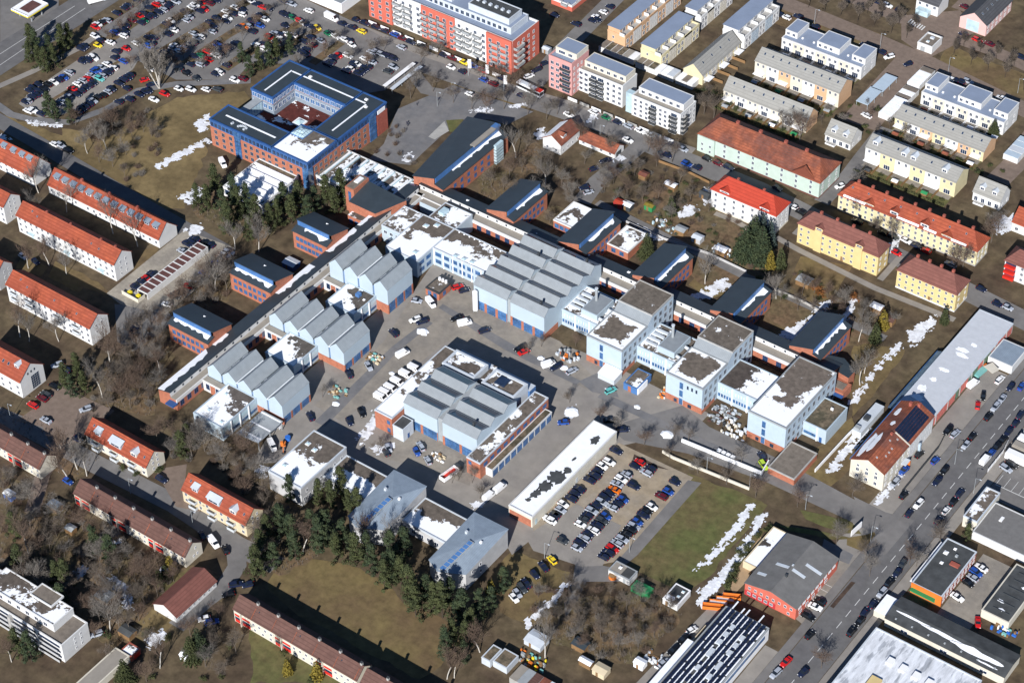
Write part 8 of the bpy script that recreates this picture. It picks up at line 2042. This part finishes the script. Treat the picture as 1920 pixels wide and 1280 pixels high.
plants('rust_shrub', 'below the yellow blocks', [(70.4,84.2),(72.2,83.7),(74.5,82.8),(84.8,87.3)], 1.0)
plants('evergreen_shrub', 'hugging the cream house', [(-67.3,-123.9),(-61.6,-122.9),(-56.9,-117.8),(-57,-116.6)], .8)
grove('evergreen_shrub', 'along the hedge of the bright red inn', [(119.9,-54.9),(116.1,-37.1),(117.5,-23.5),(118.8,-24),(118.7,-38.1),(121.7,-52.3)], 18, 21, 1.6, .75)
# rough herbage over beds and litter: one mass nobody could count
def undergrowth(name, polys, n, m, seed):
    r = random.Random(seed); mb = MB()
    for poly_, k in polys:
        for x, y in scatter(poly_, k, seed, .9):
            h = r.uniform(.3, .9); w = r.uniform(.25, .7)
            for _ in range(5):
                a = r.uniform(0, 6.283); dx, dy = math.cos(a), math.sin(a); px, py = x + r.uniform(-.5, .5), y + r.uniform(-.5, .5)
                b = len(mb.v); mb.v += [(px - dy * .12, py + dx * .12, 0), (px + dy * .12, py - dx * .12, 0), (px + dx * w, py + dy * w, h)]
                mb.f.append((b, b + 1, b + 2)); mb.mi.append(0)
    return tag(link(name, mb.mesh(name, [m])), kind='stuff')
undergrowth('undergrowth', [([(-121.8,-125.4),(-101.2,-123.5),(-76.1,-124.2),(-76.4,-136.3),(-107,-139.9)], 160), ([(-99.8,-147),(-66.2,-146.7),(-30.9,-149.8),(-13.7,-153.9),(-14.9,-181.1),(-64.2,-181.8)], 520), ([(-112.1,-37.3),(-105.1,-25.1),(-95,-39.5),(-100.8,-61),(-88.5,-82.5),(-75.6,-99.1),(-90.6,-106.5),(-114.2,-73.8)], 420), ([(-64.6,67.9),(-60.1,99.4),(-41.4,80.3),(-38.4,59.1),(-56.9,57.6)], 160), ([(76,-92.8),(100.2,-70.3),(115.6,-69.9),(116.7,-94.9),(91.2,-102.9)], 320), ([(-144.1,16.1),(-106,11.5),(-106.7,-11.6),(-127.7,-11.3),(-138.3,-11.2)], 220), ([(-28.2,-102.2),(-7.6,-105.1),(9.8,-115.4),(4.8,-130),(-12.6,-120.1)], 180)], 0, 'twig_brown', 5)

# ------------------------------------------------------------ walls, sheds, gear and small things
def wall_run(name, label, pts, h, w, m, cat='wall'):
    mb = MB()
    for (x0, y0), (x1, y1) in zip(pts, pts[1:]):
        d = Vector((x1 - x0, y1 - y0)); d.normalize(); n = Vector((-d.y, d.x)) * w / 2
        mb.prism([(x0 - n.x, y0 - n.y), (x1 - n.x, y1 - n.y), (x1 + n.x, y1 + n.y), (x0 + n.x, y0 + n.y)][::1], 0, h)
    o = link(name, mb.mesh(name, [m])); return tag(o, label, cat)
wall_run('retaining_wall', 'long white retaining wall on the courtyard side of the sunken entry road', [(74.7,-7.6),(104.1,-5.4)], 1.5, .4, 'white_paint')
wall_run('retaining_wall', 'short white wall from the entry road up to the low brick store', [(104.1,-5.4),(103.1,0.5)], 1.5, .35, 'white_paint')
wall_run('retaining_wall', 'cream retaining wall between entry road and grass field', [(72.3,-15.4),(76.7,-15.8),(104.4,-13.5)], 1.1, .4, 'cream_white')
wall_run('boundary_wall', 'white boundary wall along the snowy slope left of the solar house', [(117.5,5.6),(117.9,26.1),(118.1,29.3)], 1.4, .3, 'white_paint')
wall_run('boundary_wall', 'white kerb wall between depot hall and scrub at the right edge', [(171.1,16),(188.7,14.4)], 1.0, .3, 'white_paint')
def fence(label, pts, h=1.3, m='wood', step=2.6):
    t = thing('fence', label, 'fence', pts[0][0], pts[0][1])
    for (x0, y0), (x1, y1) in zip(pts, pts[1:]):
        d = Vector((x1 - x0, y1 - y0)); n = max(1, int(d.length / step)); a = math.atan2(d.y, d.x)
        for k in range(n):
            p = Vector((x0, y0)) + d * (k / n)
            link('fence_panel', shared(('fp', h, m, round(d.length / n, 1)), lambda: MB().box(.1, d.length / n - .02, -.03, .03, .1, h).mesh('fence_panel', [m])), t, (p.x - pts[0][0], p.y - pts[0][1], 0), a)
            link('post', shared(('fpost', h, m), lambda: MB().box(-.06, .06, -.06, .06, 0, h + .1).mesh('post', [m])), t, (p.x - pts[0][0], p.y - pts[0][1], 0), a)
fence('grey board fence along the lane above the north corridor', [(-14.6,76.5),(12.6,76.1),(30.6,78.4),(46.9,77.6)], 1.2, 'grey_render')
fence('wooden fence along the street corner of the allotments', [(-14.3,113.3),(-1.7,114.1),(8.4,113.2)], 1.3, 'wood')
fence('dark fence between warehouse forecourt and main road', [(145,13.3),(144.8,38.5),(142.9,49.4)], 1.1, 'dark_metal')
fence('white fence along the trailers by the main road', [(163,37.8),(163,48.3),(162.1,53.7)], 1.6, 'white_paint')
fence('pink fence along the lane below the yellow blocks', [(57.3,75),(70.2,75.3),(84.1,73.7)], 1.2, 'concrete')
def shed(x, y, L, D, h, wall, roof, label, ang=0, rise=.5, snow=False, cat='shed', name='garden_shed'):
    t = thing(name, label, cat, x, y, ang)
    part('wall', MB().box(0, L, 0, D, 0, h), [wall], t)
    rb = MB(); o = .2
    rb.quad([(-o, -o, h), (L + o, -o, h), (L + o, D / 2, h + rise), (-o, D / 2, h + rise)]); rb.quad([(-o, D / 2, h + rise), (L + o, D / 2, h + rise), (L + o, D + o, h), (-o, D + o, h)])
    rb.quad([(L, 0, h), (L, D, h), (L, D / 2, h + rise - .03)]); rb.quad([(0, D, h), (0, 0, h), (0, D / 2, h + rise - .03)])
    part('roof', rb, [roof], t)
    part('door', MB().box(L * .3, L * .3 + .8, -.04, 0, 0, h * .85), ['wood'], t)
SHEDS = [(-15.19, 100.65, 3.2, 3, 'wood', 'tile_rust', 'rust roofed shed at the lane end beside the parked cars'), (-13.29, 81.51, 3.4, 3, 'red_render', 'tile_red', 'red roofed allotment shed by the north lane'),
 (-10.22, 82.23, 3.6, 3, 'dark_metal', 'snow', 'dark shed with snowy roof next to the red roofed shed'), (-3.17, 86.7, 3.4, 2.6, 'green_paint', 'leaf_gold', 'shed under a yellow-green roof in the allotments'),
 (-4.13, 101.53, 4.4, 2.6, 'wood', 'snow', 'snow covered shed in the upper allotments'), (13.49, 81.38, 4, 3.2, 'wood', 'grey_metal', 'grey sheet roofed shed beside the north lane'),
 (21.12, 81.17, 3.6, 3, 'grey_render', 'light_metal', 'light grey roofed shed left of the giant spruces'), (31.67, 80.29, 4, 3, 'wood', 'snow', 'white roofed shed below the giant spruces'),
 (9.44, 104.24, 4, 2.2, 'dark_metal', 'bitumen', 'dark frame shed beside the villa'), (64.09, 82.39, 5, 4, 'wood', 'grey_metal', 'larger grey roofed shed in the garden below the maroon roofed block'),
 (92.55, 84.94, 4, 3, 'wood', 'snow', 'snowy shed in the gardens beside the shorter yellow block'), (100.17, 81.73, 3, 3, 'wood', 'tile_brown', 'brown roofed shed in the gardens near the warehouse'),
 (-34.77, -169.95, 5.2, 4, 'wood', 'grey_metal', 'pale roofed garden house in the wild gardens'), (-19, -176.2, 4.6, 3.4, 'wood', 'bitumen', 'dark shed on the straw lawn below the maroon roofed house'),
 (-62.47, -154.81, 3, 2.4, 'wood', 'grey_metal', 'grey hut in the upper part of the wild gardens'), (-25.47, -150.48, 1.8, 1.8, 'white_paint', 'snow', 'tiny white hut at the garden end of the brown terrace'),
 (83.23, -107.63, 6, 5, 'light_metal', 'light_metal', 'pale sheet metal shed at the end of the snow bank'), (95.75, -100.64, 4.6, 3.4, 'wood', 'slate_green', 'dark green roofed shed in the overgrown lot'),
 (114.97, -95.85, 3.2, 2.6, 'white_paint', 'snow', 'little white shed beside the lane fence'), (106.54, -105.31, 4.2, 3.6, 'cream_render', 'cream_render', 'beige tent-like hut at the bottom of the overgrown lot'),
 (101.25, -104.67, 4, 2, 'wood', 'snow', 'snowy lean shed in the middle of the overgrown lot'), (-89.52, -155.25, 3.4, 2.4, 'blue_paint', 'snow', 'blue and white hut in the gardens under the first brown terrace'),
 (-74.28, -150.64, 4, 3, 'wood', 'zinc_blue', 'blue roofed hut beside the second brown terrace gardens'), (2.61, -172.39, 2.6, 2.2, 'white_paint', 'snow', 'white garden hut beside the dark spruces'),
 (-90.97, -15.19, 5, 4, 'blue_metal', 'light_metal', 'blue framed shelter between the upper two classroom wings'), (-92.38, 146.64, 3, 2.4, 'grey_metal', 'light_metal', 'grey bin shed between coral and salmon blocks')]
for x, y, L, D, wl, rf, lab in SHEDS: shed(x, y, L, D, 2.1, wl, rf, lab)
single('green_skip', MB().box(0, 6.2, 0, 3.4, 0, 2.2), 'green_paint', 'dark green container between the two white booths', 'container', 97.57, -71.48, 0)
t = thing('round_tank', 'small round beige tank with orange side beside the upper white booth', 'tank', 89.96, -70.14); part('tank', MB().tube((0, 0, 0), (0, 0, 1.3), 1.3, 1.3, 14), ['orange_paint'], t); part('lid', MB().tube((0, 0, 1.3), (0, 0, 1.5), 1.3, .4, 14), ['wood'], t)
for k in range(4):
    t = thing('skip', '%s skip of the orange and white stack beside the snow bank' % ('lowest', 'second lowest', 'second highest', 'highest')[k], 'skip', *(119.4, -64.94), 28, 'orange skips beside the snow bank'); t.location.x += k * 1.0; t.location.y += k * 2.3
    part('side', MB().box(0, 5.6, 0, .12, 0, 1.3).box(0, 5.6, 1.7, 1.82, 0, 1.3).box(0, .12, .12, 1.7, 0, 1.3).box(5.48, 5.6, .12, 1.7, 0, 1.3), ['orange_paint'], t); part('load', MB().box(.12, 5.48, .12, 1.7, 0, .8), ['orange_paint' if k in (0, 3) else 'light_metal'], t)
for k in range(4):
    t = thing('waste_container', '%s pale wheeled waste container from the left behind the long white retaining wall' % ordinal(k + 1), 'bin', *(86.73, -5.13), -2, 'waste containers behind the retaining wall'); t.location.x += k * 1.75
    part('body', MB().box(0, 1.25, 0, 1.0, .15, 1.15), ['light_metal'], t); part('lid', MB().box(-.03, 1.28, -.03, 1.03, 1.15, 1.3), ['white_paint'], t)
    for s in (.15, 1.1): part('wheel', MB().tube((s, .1, .08), (s, .9, .08), .08, .08, 6), ['tyre'], t)
# excavator, drum and heaps behind the canopy
t = thing('excavator', 'small orange excavator with raised arm beside the grey canopy', 'excavator', *(-30.93, -85.28), -55)
part('tracks', MB().box(-1.4, 1.4, -.95, -.5, 0, .6).box(-1.4, 1.4, .5, .95, 0, .6), ['dark_metal'], t); part('cab', MB().box(-1.3, .5, -.8, .8, .7, 1.5).box(-.3, .5, -.8, .1, 1.5, 2.5), ['orange_paint'], t); part('arm', MB().tube((.4, .4, 1.2), (2.4, .4, 2.9), .16, .13, 6).tube((2.4, .4, 2.9), (3.6, .4, 1.0), .13, .1, 6), ['orange_paint'], t); part('bucket', MB().box(3.3, 3.9, .0, .8, .4, 1.0), ['dark_metal'], t)
single('water_tank', MB().tube((0, 0, 0), (0, 0, 1.5), .95, .95, 14), 'blue_paint', 'bright blue round tank behind the orange excavator', 'tank', -31.79, -81.9)
def heap(name, label, x, y, n, sx, sy, mats_, seed, hmax=1.4):
    r = random.Random(seed); t = thing(name, label, 'heap', x, y)
    groups_ = {}
    for i in range(n):
        m = r.choice(mats_); mb = groups_.setdefault(m, MB())
        a, b, c = r.uniform(.3, 1.4), r.uniform(.25, .8), r.uniform(.2, hmax); u, v = r.uniform(0, sx), r.uniform(0, sy)
        mb.box(u, u + a, v, v + b, 0, c)
    for m, mb in groups_.items():
        part('scrap', mb, [m], t)['kind'] = 'stuff'
heap('scrap_heap', 'glittering heap of metal scrap between the middle and right pale blocks', 74.45, 5.57, 110, 9, 9, ['grey_metal', 'grey_metal', 'dark_metal', 'light_metal', 'tile_brown'], 1, .9)
heap('building_materials', 'stacks of white and tan building materials left of the right pale block', 82.53, 3.53, 40, 8, 6, ['white_paint', 'wood', 'cream_white', 'light_metal'], 2, 1.7)
heap('timber_stack', 'orange timber stacks between the site hut and middle pale block', 55.74, 4.97, 26, 3, 9, ['wood', 'orange_paint', 'cream_render', 'white_paint'], 3)
heap('timber_stack', 'pile of timber and boards at the corner of the middle west hall', -36.23, -36.46, 30, 5, 4, ['cream_render', 'wood', 'teal_paint', 'white_paint'], 4, 1.0)
heap('building_materials', 'boards and frames stored on the little planted square by the west halls', -35.99, -57.51, 22, 6, 5, ['wood', 'cream_render', 'teal_paint', 'grey_metal'], 5, 1.0)
heap('site_gear', 'jumble of gear and a grey container beside the upper courtyard trees', 15.64, 1.85, 30, 8, 5, ['grey_metal', 'orange_paint', 'dark_metal', 'light_metal'], 6, 1.8)
heap('building_materials', 'planks and crates on the yard of the south workshop', 10.65, -61.15, 16, 5, 3, ['cream_render', 'wood', 'white_paint'], 7, .9)
heap('garden_clutter', 'colourful clutter and pallets at the bottom by the garage row', 83.48, -115.44, 40, 10, 6, ['orange_paint', 'wood', 'yellow_paint', 'teal_paint', 'grey_metal'], 8, 1.2)
heap('garden_clutter', 'planters and frames along the lane fence in the overgrown lot', 115.29, -92.77, 36, 8, 5, ['light_metal', 'wood', 'grey_metal', 'white_paint'], 9, 1.0)
heap('garden_clutter', 'greenhouses and clutter in the allotments below the red roofed shed', 1.56, 80.51, 40, 14, 5, ['snow', 'wood', 'dark_metal', 'glass_pale', 'grey_metal'], 10, 1.1)
heap('garden_clutter', 'frames and tarpaulins in the allotments beside the spruces', 29.29, 80.45, 30, 9, 5, ['snow', 'wood', 'blue_paint', 'glass_pale'], 11, 1.0)
heap('stone_garden', 'pale rocks and a basin at the foot of the blue office corner', -112.19, 11.99, 26, 9, 7, ['concrete', 'cream_render', 'wood'], 12, .5)
heap('construction_gear', 'machines and pallets behind the long red car at the bottom right', 194.11, -21.93, 20, 8, 4, ['teal_paint', 'white_paint', 'wood', 'blue_paint'], 13, 1.4)
# snow heaps shovelled together on the courtyard
for k, (x, y, s) in enumerate(((37.03, -16.83, 2.6),(-28.22, -13.83, 2.4),(13.36, -1.25, 1.5),(22.57, -0.68, 1.6),(53.59, -2.27, 1.3),(68.87, -7.69, 2.3),(-23.77, -36.71, 1.2),(-29.81, -59.37, 1.6),(40.88, -1.06, 1.4),(48.86, 61.96, 1.2))):
    r_ = random.Random(k); mb = MB(); n_ = 12
    for j, (f_, z_) in enumerate(((1, 0), (.8, .35), (.45, .6))):
        mb.v += [(s * f_ * math.cos(6.283 * i / n_) * r_.uniform(.75, 1.2), s * f_ * math.sin(6.283 * i / n_) * r_.uniform(.6, 1.0), z_ * s * .5) for i in range(n_)]
    for j in (0, 1): 
        for i in range(n_): mb.f.append((j * n_ + i, j * n_ + (i + 1) % n_, (j + 1) * n_ + (i + 1) % n_, (j + 1) * n_ + i)); mb.mi.append(0)
    mb.f.append(tuple(range(2 * n_, 3 * n_))); mb.mi.append(0)
    single('snow_heap', mb, 'snow', ('snow heap between south workshop and long garage', 'large snow covered heap on the courtyard bays', 'snow heap beside the white van in the upper courtyard', 'snow heap by the parked cars of the upper courtyard', 'small snow heap before the site hut', 'snow heap by the entry road turning', 'small snow heap before the middle west hall', 'snow heap at the planted square of the west halls', 'snow heap next to the turquoise car', 'snow heap on the lawn between the classroom wings')[k], 'snow heap', x, y)
# lamps, flags, sign, canopies
def lamp(x, y, label, h=7.0, arm=1.4, ang=0):
    t = thing('street_lamp', label, 'street lamp', x, y, ang, 'street lamps'); part('pole', MB().tube((0, 0, 0), (0, 0, h), .09, .06, 6), ['grey_metal'], t); part('arm', MB().tube((0, 0, h - .05), (arm, 0, h + .2), .05, .04, 5), ['grey_metal'], t); part('lamp_head', MB().box(arm - .1, arm + .6, -.14, .14, h + .12, h + .28), ['light_metal'], t)
for x, y, lab in ((88.96, -14.67, "on the lawn wall of the entry road, upper one"),(104.16, -13.05, "on the lawn wall of the entry road, lower one"),(68.01, -75.73, "beside the yellow car at the lot exit"),(88.21, -58.33, "between gravel lot and grass field"),(123.57, -10.62, "on the verge north of the entry road"),(147.3, -10.79, "beside the large signboard"),(163.72, 26.55, "at the right kerb before the depot"),(152.57, 34.9, "at the right kerb among the parked cars"),(-40.52, 112.36, "before the red roofed house"),(-13.37, 226.54, "on the avenue behind the left stepped terrace"),(16.79, 226.88, "on the avenue near the substation"),(46.97, 227.82, "on the avenue above the right stepped terrace"),(75.84, 230.56, "on the avenue at the right edge"),(-46.94, 116.99, "on the corner of the side lane"),(-57.3, -130.2, "in the shaded street by the cream house"),(-31.25, -129.09, "in the shaded street by the white van"),(-114.21, -127.95, "in the shaded street at the left edge"),(-103.6, 101.94, "on the paved square near the white car"),(-104.53, 93.55, "on the paved square between bare trees")):
    lamp(x, y, 'street lamp ' + lab)
for x, y, lab in ((-107.09, 116.99, "leftmost of the three white flags on the square"),(-99.21, 118.09, "middle one of the three white flags on the square"),(-89.09, 116.43, "rightmost of the three white flags on the square")):
    t = thing('flag', lab, 'flag', x, y, 20, 'white flags on the square'); part('pole', MB().tube((0, 0, 0), (0, 0, 8), .07, .05, 6), ['light_metal'], t); part('cloth', MB().prism([(0.05, -.02), (1.3, .2), (1.3, .24), (.05, .02)], 3.6, 7.8), ['white_paint'], t)
t = thing('signboard', 'large white signboard on two posts on the verge above the bright red inn', 'signboard', *(141.41, -12.87), 84); part('panel', MB().box(0, 5.6, -.1, .1, .6, 3.0), ['white_paint'], t)
for u in (.5, 5.0): part('post', MB().box(u, u + .15, .1, .25, 0, 2.9), ['grey_metal'], t)
for k, (p, lab) in enumerate((((28.87, 198.14), 'pale blue carport roof, upper of two in the car court'), ((28.38, 187.06), 'pale blue carport roof, lower of two in the car court'))):
    t = thing('carport', lab, 'carport', p[0], p[1], 0, 'carports in the upper right car court'); part('roof', MB().box(0, 5.2, 0, 11.5, 2.4, 2.6), ['blue_grey_roof' if False else 'pale_blue_render'], t)
    for u in (.2, 5.0):
        for v in (.3, 5.8, 11.2): part('post', MB().box(u - .08, u + .08, v - .08, v + .08, 0, 2.4), ['grey_metal'], t)
def garages(label, x, y, L, n, D, roofs, along='x'):
    t = thing('garage_row', label, 'garage', x, y)
    for k in range(n):
        a, b = (k * L / n, (k + 1) * L / n - .15)
        bx = (a, b, 0, D) if along == 'x' else (0, D, a, b)
        part('garage', MB().box(*bx, 0, 2.4), ['white_render'], t); part('roof', MB().box(bx[0] + .12, bx[1] - .12, bx[2] + .12, bx[3] - .12, 2.4, 2.5), [roofs[k % len(roofs)]], t)
garages('snowy garage row beside the right stepped terrace, upper group', 38.36, 209.74, 13, 4, 5.4, ('snow', 'snow', 'snow', 'gravel_roof'), 'y')
garages('dark and snowy garage row in the middle of the car court edge', 38.85, 198.75, 9, 3, 6, ('gravel_roof', 'snow'), 'y')
garages('snowy garage row beside the apricot and yellow terrace, lower group', 39.13, 185.68, 14, 5, 5.4, ('snow',), 'y')
garages('brown roofed garage row behind the white middle block', -74.27, 160.43, 17, 6, 5.6, ('gravel_roof', 'sedum_roof', 'gravel_roof', 'sedum_roof', 'tan_roof', 'white_paint'))
garages('brown and white roofed garage row behind the white right-hand block', -56.05, 159.67, 18, 6, 5.6, ('gravel_roof', 'gravel_roof', 'sedum_roof', 'white_paint', 'snow', 'light_metal'))
garages('short snowy garage row at the foot of the yellow gabled terrace', -37.1, 159.68, 8, 3, 5.6, ('snow', 'gravel_roof'))
garages('pale blue carport row at the right edge below the stepped terrace', 90.36, 189.7, 14, 4, 6, ('pale_blue_render', 'light_metal', 'pale_blue_render'), 'y')
for k, lab in enumerate(('upper of two long white bicycle shelters by the paved square', 'lower of two long white bicycle shelters by the paved square')):
    t = thing('bicycle_shelter', lab, 'shelter', *(-126.6, 89.96), 0, 'bicycle shelters by the paved square'); t.location.x += k * 3.6 - 2.2; part('roof', MB().box(0, 1.7, 0, 19, 2.2, 2.35), ['white_paint' if k == 0 else 'light_metal'], t)
    for v in (.3, 6.4, 12.6, 18.7): part('post', MB().box(.75, .9, v - .06, v + .06, 0, 2.2), ['grey_metal'], t)
# gardens of the upper right terraces: lawn, hedge, shed and patio in front of each house
rg = random.Random(12)
def gardens(x, y, L, depth, n, lab):
    poly('garden', [(x, y - depth), (x + L, y - depth), (x + L, y - .2), (x, y - .2)], 'lawn_green', Z1)
    poly('patio', [(x + .5, y - 2.8), (x + L - .5, y - 2.8), (x + L - .5, y - .25), (x + .5, y - .25)], 'paving', Z2)
    t = thing('hedge', 'clipped hedge along the gardens of the ' + lab, 'hedge', x, y - depth)
    mb = MB()
    u = 0
    while u < L: leaf_clump(mb, Vector((u, 0, .8)), .75, 26, .22, rg, .9); u += .75
    part('foliage', mb, ['leaf_hedge'], t)
    for k in range(n):
        u = x + L * (k + .5) / n + rg.uniform(-.8, .8)
        if k % 2 == 0: shed(u, y - depth + .8, 2.2, 1.8, 1.8, 'wood', rg.choice(['bitumen', 'green_paint', 'tile_rust', 'snow', 'grey_metal']), '%s garden shed from the left behind the %s' % (ordinal(k // 2 + 1), lab))
        else: plant('evergreen_shrub', u, y - depth * .55, '%s garden bush from the left before the %s' % (ordinal(k // 2 + 1), lab), 'garden bushes', .7)
for g_ in ((-15.66, 160.89, 37, 6.5, 7, 'cream terrace near the mint building'), (-14.56, 182.09, 38, 7.5, 7, 'second row from the avenue'),
        (47.34, 183.51, 37.5, 7, 7, 'apricot and yellow terrace'), (48.64, 158.37, 37.5, 7.5, 6, 'terrace with arched dormers'),
        (-15.07, 203.29, 36, 6.5, 7, 'left stepped terrace'), (48.17, 202.73, 35, 6.5, 7, 'right stepped terrace')):
    gardens(*g_)
# people crossing the paved square
def person_mesh():
    v = [(0, 0, .95), (0, 0, 1.2), (0, 0, 1.42), (0, 0, 1.52), (0, .01, 1.66), (.1, 0, .92), (.13, .12, .5), (.13, .05, .08), (.13, .2, .04), (-.1, 0, .92), (-.12, -.1, .5), (-.12, -.24, .1), (-.12, -.1, .04), (.2, 0, 1.4), (.25, -.06, 1.12), (.24, .04, .85), (-.2, 0, 1.4), (-.25, .06, 1.12), (-.24, .16, .88)]
    e = [(0, 1), (1, 2), (2, 3), (3, 4), (0, 5), (5, 6), (6, 7), (7, 8), (0, 9), (9, 10), (10, 11), (11, 12), (2, 13), (13, 14), (14, 15), (2, 16), (16, 17), (17, 18)]
    r = [.16, .15, .15, .06, .11, .1, .075, .05, .05, .1, .075, .05, .05, .07, .05, .035, .07, .05, .035]
    me = bpy.data.meshes.new('person'); me.from_pydata(v, e, [])
    o = bpy.data.objects.new('person', me); COL.objects.link(o)
    md = o.modifiers.new('Skin', 'SKIN'); 
    for i, sv in enumerate(me.skin_vertices[0].data): sv.radius = (r[i], r[i]); sv.use_root = (i == 0)
    o.modifiers.new('Subsurf', 'SUBSURF').levels = 1
    dg = bpy.context.evaluated_depsgraph_get(); m2 = bpy.data.meshes.new_from_object(o.evaluated_get(dg))
    bpy.data.objects.remove(o); m2.name = 'person'
    m2.materials.clear()
    for k in ('skin_tone', 'coat', 'trousers', 'hair_brown'): m2.materials.append(M[k])
    for p in m2.polygons: z = p.center.z; p.material_index = 2 if z < .93 else (1 if z < 1.5 else (3 if (z > 1.68 or p.center.y < -.02) else 0))
    return m2
dm('skin_tone', (.45, .28, .2)); dm('coat', (.03, .035, .06)); dm('trousers', (.025, .025, .035)); dm('hair_brown', (.05, .03, .02))
try:
    pm = person_mesh()
    for x, y, h_, lab in ((-105.98, 76.86, 30, "person in dark coat walking, left of a pair by the paved square planter"),(-106.96, 77.44, 40, "person in dark coat walking, right of a pair by the paved square planter"),(-111.45, 89.56, 120, "person in dark coat crossing the middle of the paved square"),(-106.55, 96.85, 10, "person in dark coat walking near the flags"),(-107.13, 103.8, 80, "person in dark coat at the upper edge of the paved square")):
        o = link('person', pm, None, (x, y, .06), R(h_)); tag(o, lab, 'person')
except Exception as ex:
    print('people', ex)
